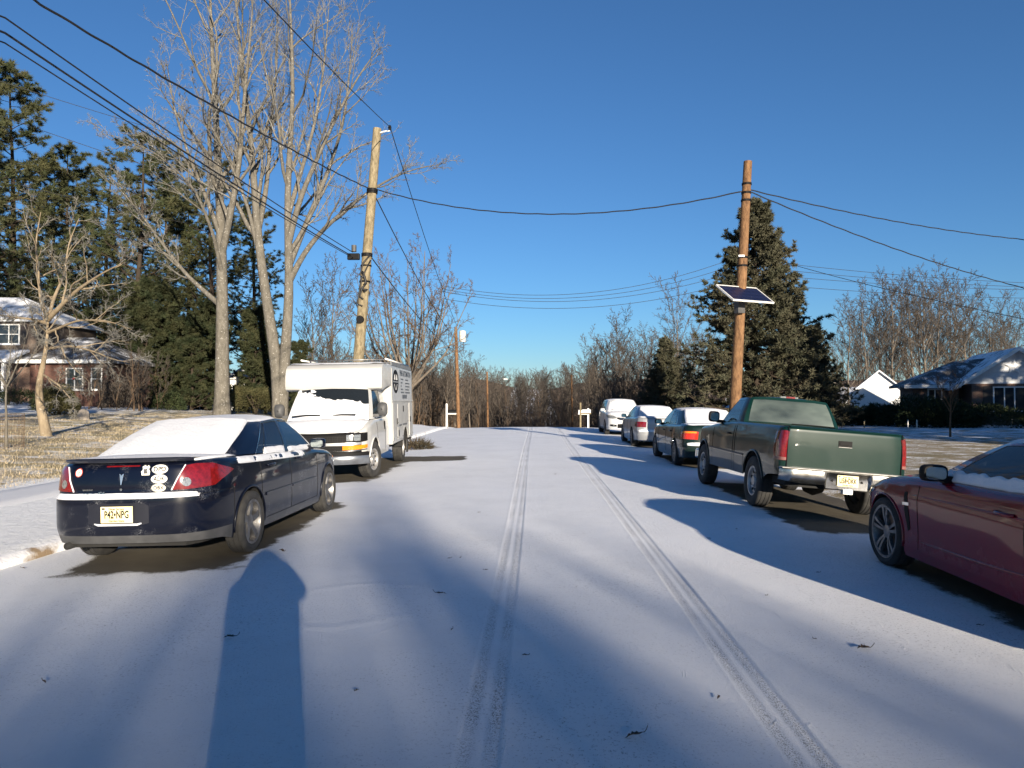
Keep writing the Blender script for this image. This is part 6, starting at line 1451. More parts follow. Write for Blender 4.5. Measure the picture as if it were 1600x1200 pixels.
# --- brick house on the rise beyond the lawn
def brick_house():
    x1, y0 = W(166, 44); yaw = R(2); z = gzf(x1 - 4, y0 + 2) - .05
    root = empty('brick_house', (x1, y0, z), yaw, 'red brick house with snowy hip roof behind the small crooked tree', 'house')
    w = MB(); w.box(-4.6, 0, 0, 7, -.4, 2.65); w.build('wall', M['brick'], root)
    w = MB(); w.box(-14, -4.6, .6, 7, -.4, 5.2); w.build('upper_wall', pm('brown shingle siding', (.12, .09, .07), .9), root)
    w = MB(); w.box(-14, -4.605, .50, .598, -.4, 2.6); w.build('porch_back_wall', M['brick2'], root)
    hip_roof(root, -5.4, 0, 0, 7, 2.68, 4.35, (.4, 3.2), M['roof2'])
    hip_roof(root, -14, -4.7, .6, 7, 5.25, 7.0, (3, 3.2), M['roof'], 'upper_roof')
    p = MB(); p.add([(-14, -1.6, 2.62), (-5.0, -1.6, 2.62), (-5.0, .55, 3.35), (-14, .55, 3.35), (-14, -1.6, 2.48), (-5.0, -1.6, 2.48), (-5.0, .55, 3.2), (-14, .55, 3.2)], [(0, 1, 2, 3), (7, 6, 5, 4), (4, 5, 1, 0), (5, 6, 2, 1), (7, 4, 0, 3), (6, 7, 3, 2)]); p.build('porch_roof', M['roof'], root)
    for x in (-5.25, -8.2, -11): p = MB(); p.box(x - .08, x + .08, -1.45, -1.29, -.3, 2.48); p.build('porch_post', M['frame'], root)
    p = MB(); p.box(-14, -5.2, -1.45, .49, -.4, -.02); p.build('porch_floor', M['kerb'], root)
    p = MB(); p.box(-8.1, -5.35, -1.42, -1.36, .0, .72); p.build('porch_panel', M['sidinggrey'], root)
    window(root, -2.35, -1.45, .95, 2.15, 0, 1); window(root, -.85, -.30, .95, 2.15, 0, 0)
    window(root, -6.9, -5.7, 3.75, 4.85, .6, 1, True); window(root, -10.6, -9.4, 3.75, 4.85, .6, 1, True); window(root, -7.6, -6.2, .8, 2.1, .5, 1)
    d = MB(); d.box(-9.9, -8.95, .44, .497, 0, 2.1); dd = d.build('door', M['shutter'], root)
    h = MB(); h.lathe([(0, 0), (.0, .03), (-.04, .03), (-.05, 0)], 10, 'y', (-9.05, .44, 1)); h.build('handle', M['chrome'], dd)
    c = MB(); c.lathe([(0, .10), (.03, .13), (.06, .10), (.03, .07), (0, .10)], 16, 'y', (-1.9, -.09, 1.62)); wr = c.build('wreath', M['holly'], root)
    b = MB(); b.add([(-1.99, -.12, 1.46), (-1.9, -.13, 1.55), (-1.81, -.12, 1.46), (-1.84, -.12, 1.62), (-1.96, -.12, 1.62)], [(0, 1, 4), (1, 2, 3), (1, 3, 4)]); b.build('wreath_bow', M['redlit'], wr)
brick_house()
# --- pale house seen between the two bare trees
def pale_house():
    x, y = W(432, 62); z = gzf(x, y) - .2; root = empty('pale_house', (x, y, z), R(4), 'pale two storey house with snowy roof between the two bare trees', 'house')
    w = MB(); w.box(-4.6, 0, 0, 6, -.5, 1.9); w.build('lower_wall', M['siding'], root); w = MB(); w.box(-4.0, 0, .3, 6, 1.9, 3.4); w.build('upper_wall', M['siding'], root)
    hip_roof(root, -4.0, 0, .3, 6, 3.4, 5.3, (1.8, 1.6), M['roof'], over=.3)
    p = MB(); p.add([(-4.8, -.5, 1.85), (.2, -.5, 1.85), (.2, .3, 2.35), (-4.8, .3, 2.35)], [(0, 1, 2, 3)]); p.build('lower_roof', M['roof'], root)
    window(root, -3.2, -2.4, 2.3, 3.1, .3); window(root, -1.6, -.8, 2.3, 3.1, .3); window(root, -3.2, -2.2, .3, 1.3, 0)
pale_house()
# --- garden sheds by the drive
for k, (px, Z, w_, h_, mt, lab) in enumerate(((312, 56, 1.9, 1.0, 'siding', 'white open fronted shed among the evergreens'), (286, 58, 1.5, .9, 'creamlit', 'small cream outbuilding beside the driveway'))):
    x, y = W(px, Z); z = gzf(x, y) - .1; root = empty('garden_shed', (x, y, z), R(6), lab, 'shed')
    m_ = MB(); m_.box(-w_ / 2, -w_ / 2 + .08, 0, 1.6, 0, h_); m_.build('side_wall', M[mt], root); m_ = MB(); m_.box(w_ / 2 - .08, w_ / 2, 0, 1.6, 0, h_); m_.build('side_wall', M[mt], root)
    m_ = MB(); m_.box(-w_ / 2 + .08, w_ / 2 - .08, 1.5, 1.6, 0, h_); m_.build('back_wall', M['cabin'], root)
    m_ = MB(); m_.prism([(-w_ / 2 - .15, h_ + .003), (w_ / 2 + .15, h_ + .003), (0, h_ + .55)], -.15, 1.7, 'y'); m_.build('roof', M['snow'], root)
    m_ = MB(); m_.box(-.04, .04, .02, .10, 0, h_); m_.build('post', M['frame'], root)
# --- ranch house across the far lawn
def ranch():
    x, y = W(1508, 45); z = gzf(x, y) - .02; root = empty('ranch_house', (x, y, z), R(-16), 'brick ranch house with white gable and star ornament', 'house')
    w = MB(); w.box(-2.6, .0, 1.4, 5.6, -.3, 2.55); w.build('wall', M['brick2'], root)
    w = MB(); w.box(0.35, 9.0, 0, 9, -.3, 2.55); w.build('front_wall', M['brick2'], root)
    # gable wall of clapboards
    n = 9; ze, za, xa, hw_ = 2.55, 4.62, 2.75, 3.1
    g = MB(); g.prism([(xa - hw_, ze), (xa + hw_, ze), (xa, za)], .02, .2, 'y'); g.build('gable_wall', M['siding'], root)
    for k in range(n):
        z0 = ze + (za - ze) * k / n; z1 = ze + (za - ze) * (k + 1) / n; a = hw_ * (1 - k / n) - .03; b = max(.02, hw_ * (1 - (k + 1) / n) - .03)
        m_ = MB(); m_.add([(xa - a, -.035, z0), (xa + a, -.035, z0), (xa + b, -.004, z1), (xa - b, -.004, z1), (xa - a, .02, z0), (xa + a, .02, z0), (xa + b, .02, z1), (xa - b, .02, z1)], [(0, 1, 2, 3), (0, 4, 5, 1), (3, 2, 6, 7), (1, 5, 6, 2), (4, 0, 3, 7)]); m_.build('clapboard', M['sidinggrey'], root)
    st = []
    for k in range(10):
        a = math.pi / 2 + k * math.pi / 5; r_ = .52 if k % 2 == 0 else .21; st.append((xa - .15 + r_ * math.cos(a), 3.55 + r_ * math.sin(a)))
    m_ = MB(); m_.add([(a, -.06, b) for a, b in st] + [(xa - .15, -.16, 3.55)] + [(a, -.04, b) for a, b in st], [(k, (k + 1) % 10, 10) for k in range(10)]); m_.build('star_ornament', M['siding'], root)
    for sg in (-1, 1):     # roof planes over the gable
        m_ = MB(); a = (xa + sg * (hw_ + .45), ze - .28); b = (xa, za + .12)
        m_.add([(a[0], -.5, a[1]), (b[0], -.5, b[1]), (b[0], 9, b[1]), (a[0], 9, a[1]), (a[0], -.5, a[1] - .12), (b[0], -.5, b[1] - .14), (b[0], 9, b[1] - .14), (a[0], 9, a[1] - .12)], [(0, 1, 2, 3), (4, 7, 6, 5), (0, 4, 5, 1), (3, 2, 6, 7), (0, 3, 7, 4)]); m_.build('gable_roof', M['roof'], root)
        m_ = MB(); m_.add([(a[0], -.53, a[1] + .03), (b[0], -.53, b[1] + .03), (b[0], -.53, b[1] - .22), (a[0], -.53, a[1] - .2), (a[0], -.503, a[1] + .03), (b[0], -.503, b[1] + .03), (b[0], -.503, b[1] - .22), (a[0], -.503, a[1] - .2)], [(0, 1, 2, 3), (7, 6, 5, 4), (0, 4, 5, 1), (3, 2, 6, 7)]); m_.build('barge_board', M['frame'], root)
    m_ = MB(); v = [(-3.2, .8, 2.5), (.0, .8, 2.5), (2.2, 3.6, 4.3), (.2, 3.6, 4.1), (-3.2, 6.2, 2.5)]
    m_.add(v + [(a, b, c - .16) for a, b, c in v[:2]] + [(-3.2, 6.2, 2.34)], [(0, 1, 2, 3), (0, 3, 4), (5, 6, 1, 0), (7, 5, 0, 4)]); mr = m_.build('side_roof', M['roof2'], root)
    m_ = MB(); m_.box(-3.22, .0, .77, .797, 2.30, 2.51); m_.build('gutter', M['frame'], mr)
    window(root, 1.55, 3.15, .95, 2.3, 0, 2, rail=False); window(root, -1.7, -1.0, 1.0, 2.2, 1.4)
    m_ = MB(); m_.box(.95, 1.45, -.03, -.004, .75, 2.4); m_.build('shutter', M['shutter'], root); m_ = MB(); m_.box(3.25, 3.72, -.03, -.004, .75, 2.4); m_.build('shutter', M['shutter'], root)
    window(root, 5.2, 6.6, .95, 2.3, 0, 1)
    m_ = MB(); m_.box(4.25, 4.33, -.12, -.03, 1.55, 1.62); m_.build('porch_lamp', M['lamp'], root)
ranch()
# --- white gabled shed and the roofs beside it
def gable_house(px, Z, w_, d_, he, hr, rz, lab, chimney=False, mt='siding', name='white_shed', cat='shed'):
    x, y = W(px, Z); z = gzf(x, y) - .3; root = empty(name, (x, y, z), rz, lab, cat)
    m_ = MB(); m_.prism([(-w_ / 2, 0), (w_ / 2, 0), (w_ / 2, he), (0, hr), (-w_ / 2, he)], 0, d_, 'y'); wl_ = m_.build('wall', M[mt], root)
    for sg in (-1, 1):
        sl = (hr - he) / (w_ / 2); a = (sg * (w_ / 2 + .25), he - .25 * sl + .02); b = (0, hr + .02)
        m_ = MB(); m_.add([(a[0], -.25, a[1]), (b[0], -.25, b[1]), (b[0], d_ + .2, b[1]), (a[0], d_ + .2, a[1]), (a[0], -.25, a[1] + .13), (b[0], -.25, b[1] + .14), (b[0], d_ + .2, b[1] + .14), (a[0], d_ + .2, a[1] + .13)], [(0, 1, 2, 3), (4, 7, 6, 5), (0, 4, 5, 1), (1, 5, 6, 2), (2, 6, 7, 3), (3, 7, 4, 0)]); m_.build('roof', M['snow'], root, recalc=True)
    if chimney:
        m_ = MB(); m_.box(-.35, .35, d_ * .6, d_ * .6 + .6, hr - .5, hr + .75); cm = m_.build('chimney', M['creamlit'], root, bevel=.03); m_ = MB(); m_.box(-.42, .42, d_ * .6 - .06, d_ * .6 + .66, hr + .752, hr + .85); m_.build('chimney_cap', M['snow'], cm)
    return root
gable_house(1374, 62, 4.3, 6, 2.9, 4.75, R(-22), 'white gabled shed with snowy roof in the sun behind the hedge')
gable_house(1338, 82, 5.0, 5, 2.6, 4.6, R(30), 'white house with pale chimney beyond the gabled shed', True, name='white_house', cat='house')
gable_house(1225, 70, 5.0, 5, 2.0, 3.7, R(60), 'white outbuilding glimpsed through the large spruce', name='white_outbuilding', cat='shed')
gable_house(858, 112, 3.6, 4, 1.9, 2.9, R(10), 'small house in the hollow beyond the road crest', mt='creamlit', name='far_house', cat='house')

# ------------------------------------------------------------------ utility poles
M['polewood'] = bark('weathered pole wood', (.27, .225, .145), (.11, .09, .056), None, 12); M['polewood2'] = bark('creosoted pole wood', (.23, .13, .065), (.085, .046, .025), None, 12); M['cable'] = pm('black cable', (.012, .012, .013), .6)
def pole(top, base, r0, r1, mat, label, name='utility_pole'):
    base = Vector(base); top = Vector(top); root = empty(name, base, 0, label, 'utility pole'); d = top - base
    m_ = MB(); rows = [tuple(d * t) for t in np.linspace(0, 1, 12)]; m_.tube(rows, [r0 + (r1 - r0) * t for t in np.linspace(0, 1, 12)], 18); m_.build('shaft', mat, root, smooth=True, auto=50); return root, d
def gbase(px, Z): x, y = W(px, Z); return Vector((x, y, gzf(x, y) - .1))
ZL = 25.0; LT = P3(588, 198, ZL); LB = gbase(549, ZL)
lp, ld = pole(LT, LB, .20, .145, M['polewood'], 'leaning weathered utility pole behind the white van')
def on(root, t, d): return Vector(d) * t
def L_at(py):   # a point on the leaning pole at photo row py
    t = (WZ(py, ZL) - LB.z) / ld.z; return LB + ld * t
def loc(root, p): return Vector(p) - root.location
m_ = MB(); a = loc(lp, L_at(206)); m_.tube([a, a + Vector((.25, -.1, .03)), a + Vector((.47, -.12, .05))], .028, 6); m_.build('insulator_bracket', M['frame'], lp)
m_ = MB(); m_.lathe([(-.08, .03), (-.06, .06), (-.03, .045), (0, .065), (.03, .045), (.06, .055), (.09, .03), (.1, 0)], 12, 'z', a + Vector((.47, -.12, .15))); m_.build('insulator', M['ink'], lp, smooth=True)
for k, (py, h_) in enumerate(((296, .10), (300, .05), (398, .12), (415, .05), (440, .06))):
    a = loc(lp, L_at(py)); m_ = MB(); m_.tube([a + Vector((0, 0, -h_ / 2)), a + Vector((0, 0, h_ / 2))], .19 - .0001 * k, 14); m_.build('band', M['ink'], lp)
a = loc(lp, L_at(398)); m_ = MB(); m_.box(-.62, -.20, -.28, -.14, -.20, .02, Matrix.Translation(a)); m_.build('splice_box', M['ink'], lp, bevel=.03)
m_ = MB(); m_.tube([a + Vector((-.40, -.2, .08)), a + Vector((-.40, -.2, .30))], .085, 12); m_.build('cable_canister', M['trim'], lp, smooth=True, auto=40)
for k in range(6):      # drooping cable loops on the pole
    p0 = loc(lp, L_at(398 + 9 * ((k * 5) % 7))); p1 = loc(lp, L_at(428 + 11 * ((k * 3) % 5))); s_ = (-1, -.6, .5, -1.1, .9, -.2)[k]
    m_ = MB(); m_.tube([p0 + Vector((-.16 * s_, -.15, 0)), p0 * .6 + p1 * .4 + Vector((.05 * s_, -.24, -.05)), p1 + Vector((.15 * s_, -.17, -.06)), p1 + Vector((.02, -.2, -.16))], .028 + .008 * (k % 3), 6); m_.build('cable_loop', M['cable'], lp, smooth=True)
a = loc(lp, L_at(500)); m_ = MB(); m_.lathe([(-.05, .0), (-.05, .13), (.05, .13), (.05, 0)], 16, 'y', a + Vector((.0, -.22, 0))); m_.build('cable_coil', M['ink'], lp, smooth=True, auto=40)

ZR = 20.4; RT = P3(1171, 250, ZR); RB = gbase(1143, ZR)
rp, rd = pole(RT, RB, .165, .115, M['polewood2'], 'brown utility pole carrying the solar panel beside the pickup')
def R_at(py): t = (WZ(py, ZR) - RB.z) / rd.z; return RB + rd * t
for py in (286, 300, 312, 402, 415): a = loc(rp, R_at(py)); m_ = MB(); m_.tube([a - Vector((0, 0, .03)), a + Vector((0, 0, .03))], .137, 14); m_.build('band', M['ink'], rp)
a = loc(rp, R_at(401)); m_ = MB(); m_.box(-.16, .0, -.17, -.13, -.02, .03, Matrix.Translation(a)); m_.build('pole_tag', M['frame'], rp)
# solar panel: its own thing clamped to the pole
sp = empty('solar_panel', R_at(462) + Vector((.0, -.42, .0)), R(27), 'tilted solar panel with white frame mounted on the pole', 'solar panel')
T = Matrix.Rotation(R(36), 4, 'X'); hw_, hh = .70, .40
m_ = MB(); m_.box(-hw_, hw_, -hh, hh, -.03, -.004, T); m_.build('backing', M['trim' if False else 'sidinggrey'], sp)
for x0, x1, y0, y1 in ((-hw_ - .025, hw_ + .025, -hh - .025, -hh), (-hw_ - .025, hw_ + .025, hh, hh + .025), (-hw_ - .025, -hw_, -hh, hh), (hw_, hw_ + .025, -hh, hh)):
    m_ = MB(); m_.box(x0, x1, y0, y1, -.035, .012, T); m_.build('frame_bar', M['frame'], sp)
cell = MB(); cw, ch = 2 * hw_ / 9, 2 * hh / 4; cell.box(-cw / 2 + .004, cw / 2 - .004, -ch / 2 + .004, ch / 2 - .004, -.004, .002); cme = cell.mesh('cell')
cme.materials.append(pm('solar cell', (.006, .008, .026), .38, 0, col2=(.010, .013, .042), ns=3, coat=0, spec=.2))
for i in range(9):
    for j in range(4):
        o = bpy.data.objects.new('cell', cme); link(o, sp); o.matrix_local = T @ Matrix.Translation((-hw_ + cw * (i + .5), -hh + ch * (j + .5), 0))
m_ = MB(); m_.box(-.25, .25, .16, .30, -.02, .06); m_.build('junction_box', M['frame'], sp, bevel=.01)
m_ = MB(); m_.box(-.13, .11, .12, .30, -.52, -.10); m_.build('battery_box', M['trim'], sp, bevel=.01)
m_ = MB(); m_.tube([(-.5, -.05, -.06), (0, .22, -.10), (.4, .05, -.08)], .02, 6); m_.build('mount_arm', M['ink'], sp)

FT = P3(712, 511, 60); fp, fd = pole(FT, gbase(717, 60), .16, .12, M['polewood2'], 'brown utility pole with grey transformer beside the mailbox')
m_ = MB(); m_.lathe([(-.45, 0), (-.45, .27), (.42, .27), (.48, .2), (.5, 0)], 18, 'z', loc(fp, P3(721, 525, 60)) + Vector((.10, -.2, -.05))); m_.build('transformer', pm('pale grey tank', (.55, .56, .54), .5), fp, smooth=True, auto=40)
SP = P3(761, 581, 95); sp2, sd2 = pole(SP, gbase(763, 95), .15, .11, M['polewood2'], 'distant utility pole with a street lamp arm')
e = loc(sp2, P3(764, 598, 95)); m_ = MB(); m_.tube([e, e + Vector((.8, -.2, .35)), e + Vector((1.7, -.4, .55)), e + Vector((2.1, -.5, .5))], .04, 6); arm = m_.build('lamp_arm', M['alloy'], sp2, smooth=True)
m_ = MB(); m_.box(1.95, 2.45, -.62, -.40, .36, .50, Matrix.Translation(e)); m_.build('lamp_head', M['frame'], arm, bevel=.04)
pole(P3(893, 586, 108), gbase(895, 108), .15, .11, M['polewood2'], 'distant utility pole on the mailbox side of the road')
pole(P3(781, 632, 150), gbase(781, 150), .15, .12, M['polewood2'], 'short looking far pole beyond the street lamp')

# ------------------------------------------------------------------ overhead wires
def wire(pts, r, label, sag=0, twist=False, grp=None):
    """a cable through 3-D support points; sag as a share of each span"""
    out = []; pts = [Vector(p) for p in pts]
    for a, b in zip(pts[:-1], pts[1:]):
        L_ = (b - a).length
        for t in np.linspace(0, 1, 28, endpoint=False): out.append(a.lerp(b, t) - Vector((0, 0, 4 * sag * L_ * t * (1 - t))))
    out.append(pts[-1]); m_ = MB()
    if twist:
        V = []
        for k, p in enumerate(out[:-1]):
            for q in range(6): V.append(p.lerp(out[k + 1], q / 6))
        V.append(out[-1])
        m_.tube([p + Vector((math.cos(i * .55) * r * .3, 0, math.sin(i * .55) * r * .3)) for i, p in enumerate(V)], r, 5)
    else: m_.tube(out, r, 5)
    return tag(m_.build('overhead_wire', M['cable'], None, smooth=True), label, 'wire', grp)
def off(px, py, Z): return P3(px, py, Z)
A1 = L_at(293)
wire([A1 + Vector((-.15, -.1, 0)), off(55, 0, 10.5), off(-900, -700, 4.0)], .020, 'thick twisted service bundle running from the leaning pole over the road edge', .008, True)
wire([L_at(395) + Vector((-.45, -.2, .0)), off(0, 22, 10.4), off(-800, -330, 4.5)], .014, 'upper of the black telephone cables under the twisted bundle', .006)
wire([L_at(398) + Vector((-.5, -.2, -.05)), off(0, 46, 10.6), off(-800, -290, 4.6)], .018, 'thick black telephone cable between two thinner ones', .006)
wire([L_at(401) + Vector((-.4, -.2, -.08)), off(0, 62, 10.6), off(-800, -270, 4.6)], .012, 'lowest thin telephone cable of the bundle', .006)
tp = LB + ld + Vector((.47, -.12, .0))
wire([tp, off(415, 0, 12.6), off(-100, -560, 5)], .013, 'single bare wire from the pole top insulator toward the camera', .004)
wire([tp, FT + Vector((.1, 0, .1))], .016, 'single wire descending from the pole top to the transformer pole', .012)
wire([L_at(303) + Vector((.1, -.1, 0)), FT + Vector((0, 0, -1.0))], .02, 'black cable descending from the leaning pole to the transformer pole', .012)
wire([L_at(398) + Vector((.1, -.1, 0)), FT + Vector((0, 0, -2.0))], .022, 'lower cable between the leaning pole and the transformer pole', .012)
wire([A1 + Vector((.12, -.1, -.05)), R_at(297) + Vector((-.1, 0, 0))], .019, 'service wire sagging across the road between the two poles', .062, True)
wire([R_at(295) + Vector((.1, 0, 0)), off(1600, 373, 27), off(1900, 420, 33)], .018, 'upper service wire from the solar panel pole to the ranch house', .012, True)
wire([R_at(298) + Vector((.1, 0, 0)), off(1600, 449, 27), off(1800, 520, 32)], .018, 'lower service wire from the solar panel pole to the ranch house', .014, True)
for k, (py0, py1, m1, lab) in enumerate(((450, 443, 0, 'highest'), (455, 449, 2, 'second'), (459, 453, 4, 'third'), (470, 458, 10, 'lowest'))):
    wire([P3(690, py0 - 4, 58), P3(1150, 402 + 9 * k + m1, 57)], .018, lab + ' of the far lines sagging between the transformer pole and the spruce', .072 - .004 * k)
    wire([P3(1150, 402 + 9 * k + m1, 57), P3(1640, py1 + 8 * (k == 3), 62)], .018, lab + ' of the far lines running on behind the spruce to the picture edge', .010, grp='far lines behind the spruce')
wire([P3(1230, 410, 50), P3(1360, 445, 46), P3(1640, 506, 40)], .02, 'thin wire sloping down to the ranch house roof', .006)
for k, (a, b) in enumerate((((0, 125), (330, 225)), ((0, 178), (360, 300)), ((0, 285), (300, 350)))):
    wire([P3(a[0] - 60, a[1] - 20, 34), P3(b[0], b[1], 40)], .014, ('upper', 'middle', 'lower')[k] + ' thin house wire passing in front of the pines', .008)

# ------------------------------------------------------------------ shrubs, small things
def shrub(name, px, Z, rx, rz_, n, mat, label, ln=.10, wd=.028, seed=1, shape=2.2, cat='shrub', group=None, dz=0):
    rg = np.random.default_rng(seed); x, y = W(px, Z); root = empty(name, (x, y, gzf(x, y) - .03 + dz), 0, label, cat, group)
    d = unit(rg.normal(0, 1, (n, 3))); d[:, 2] = np.abs(d[:, 2]); rad = rg.uniform(.55, 1.0, (n, 1)) ** .4; k = 1 + .14 * np.sin(d[:, :1] * 5 + seed) * np.cos(d[:, 1:2] * 6 + seed * 2)
    e = 2 / shape; c = np.sign(d) * np.abs(d) ** e * rad * k * np.array([rx, rx, rz_]); c[:, 2] += .03
    o = unit(d + rg.normal(0, .6, (n, 3))); w = unit(np.cross(o, rg.normal(0, 1, (n, 3)))) * wd
    V = np.stack([c - w, c + w, c + o * ln * rg.uniform(.6, 1.3, (n, 1))], 1).reshape(-1, 3)
    obj('foliage', np_mesh('foliage', V, tris=np.arange(3 * n).reshape(-1, 3), smooth=False), mat, root)
    st = [(np.array([[0, 0, 0], [.1 * rx * math.cos(a), .1 * rx * math.sin(a), rz_ * .3], [.45 * rx * math.cos(a), .45 * rx * math.sin(a), rz_ * .75]]), .03) for a in (0, 1.3, 2.5, 3.8, 5.1)]
    v, q = join([tubes(resample(p, 6)[None], np.full((1, 6), r), 5) for p, r in st]); so = obj('stem', np_mesh('stem', v, q), M['darkbark'], root); so['kind'] = 'stuff'; return root
shrub('boxwood_shrub', 94, 33, .78, 1.35, 5200, M['hedge'], 'rounded olive shrub on the lawn beside the crooked tree', seed=2)
shrub('boxwood_shrub', 80, 36, .8, 1.1, 3000, M['holly'], 'dark low shrub half hidden behind the rounded olive shrub', seed=3)
shrub('boxwood_shrub', 186, 43, 1.1, 1.6, 4000, M['brush'], 'reddish brown shrub at the brick house corner', seed=4, ln=.2, wd=.014)
shrub('boxwood_shrub', 30, 41, 2.2, .8, 5000, M['dark_ever'], 'low dark hedge under the porch of the brick house', seed=5)
shrub('boxwood_shrub', 262, 46, 1.1, 1.1, 4000, M['dark_ever'], 'dark shrub at the edge of the driveway', seed=8)
shrub('clipped_hedge', 400, 47, 1.35, 1.75, 9000, M['hedge'], 'clipped olive hedge between the two bare trees', seed=6, shape=5)
for k, (px, Z, rx, h_, lab) in enumerate(((1345, 47, 1.7, .95, 'ragged dark yew before the white gabled shed'), (1378, 45, 1.3, 1.25, 'pointed dark yew with ragged top beside the ranch house'), (1446, 42, 2.2, 1.7, 'broad dark shrub at the ranch house corner'), (1470, 41, 1.8, 1.25, 'dark foundation shrub under the ranch house eave'), (1530, 41, 2.3, 1.2, 'dark foundation hedge under the ranch house window'), (1320, 50, 1.6, 1.2, 'low dark yew near the bushy evergreen'))):
    shrub('yew_shrub', px, Z, rx, h_, 6000, M['dark_ever'], lab, seed=20 + k, ln=.2, wd=.03, shape=2.6)
shrub('brush_pile', 652, 24.5, .5, .2, 700, M['weed'], 'pile of dark cut brush at the kerb behind the van', seed=40, ln=.3, wd=.012)
# young street trees
sap = bare_mesh([(wander_path(2.0, np.random.default_rng(2), .0, 6, .01), .05, .8, .99)] + [([(0, 0, 1.55), (.16 * math.cos(a), .16 * math.sin(a), 1.75), (.55 * math.cos(a), .55 * math.sin(a), 2.35), (.85 * math.cos(a), .85 * math.sin(a), 3.1)], .022, .2, .98) for a in (.3, 1.6, 2.9, 4.2, 5.4)], 3, 5, 4, 3, 0, r4=.004, fat=.35, ang1=.5, up=.05, r3=.012)
x, y = W(11, 18); tree('young_tree', sap, (M['lichen'], M['twig']), (x, y, gzf(x, y) - .03), .5, 1.0, 'slim young tree inside a wire cage on the lawn')
sap2 = bare_mesh([(wander_path(2.6, np.random.default_rng(4), .0, 6, .01), .05, .3, .99)] + [([(0, 0, .9 + .2 * k), (.25 * math.cos(a), .25 * math.sin(a), 1.3 + .2 * k), (.6 * math.cos(a), .6 * math.sin(a), 2.3 + .1 * k)], .02, .2, .98) for k, a in enumerate((.3, 1.6, 2.9, 4.2, 5.4))], 6, 6, 4, 3, 0, r4=.004, fat=.4, ang1=.45, up=.08, r3=.012)
x, y = W(1484, 31); tree('young_tree', sap2, (M['brownbark'], M['brownbark']), (x, y, gzf(x, y) - .03), .5, 1.0, 'small bare sapling on the shaded lawn before the ranch house')
x, y = W(14, 18); cg = empty('wire_cage', (x, y, gzf(x, y)), 0, 'round wire mesh cage around the young tree', 'cage')
for k in range(22): a = 2 * math.pi * k / 22; m_ = MB(); m_.tube([(.33 * math.cos(a), .33 * math.sin(a), 0), (.33 * math.cos(a), .33 * math.sin(a), .85)], .0035, 4); m_.build('mesh_wire', M['brownbark'], cg)
for k in range(9): m_ = MB(); m_.tube([(.33 * math.cos(2 * math.pi * j / 24), .33 * math.sin(2 * math.pi * j / 24), .04 + k * .1) for j in range(25)], .0035, 4, caps=False); m_.build('mesh_ring', M['brownbark'], cg)
# mailboxes
def mailbox(px, Z, pm_, bm_, lab, sgn):
    x, y = W(px, Z); r_ = empty('mailbox', (x, y, gzf(x, y) - .05), R(0), lab, 'mailbox')
    m_ = MB(); m_.box(-.05, .05, -.05, .05, 0, 1.55 if sgn > 0 else 1.25); m_.build('post', pm_, r_, bevel=.01)
    m_ = MB(); m_.box(*sorted((sgn * .05, sgn * .62)), -.04, .04, .86, .94); m_.build('arm', pm_, r_)
    m_ = MB(); pr = [(-.09, .943), (.09, .943), (.09, 1.06)] + [(.09 * math.cos(a), 1.06 + .09 * math.sin(a)) for a in np.linspace(.2, math.pi - .2, 7)] + [(-.09, 1.06)]
    m_.prism(pr, *sorted((sgn * .10, sgn * .60)), 'x'); m_.build('box', bm_, r_, recalc=True); return r_
mailbox(698, 47, M['frame'], M['ink'], 'white post with dark mailbox by the brown transformer pole', 1)
mailbox(919, 45, M['frame'], M['frame'], 'white mailbox on a white post ahead of the white suv', -1)
mailbox(907, 43.5, M['polewood'], M['sidinggrey'], 'grey mailbox beside the white suv wheel', 1)
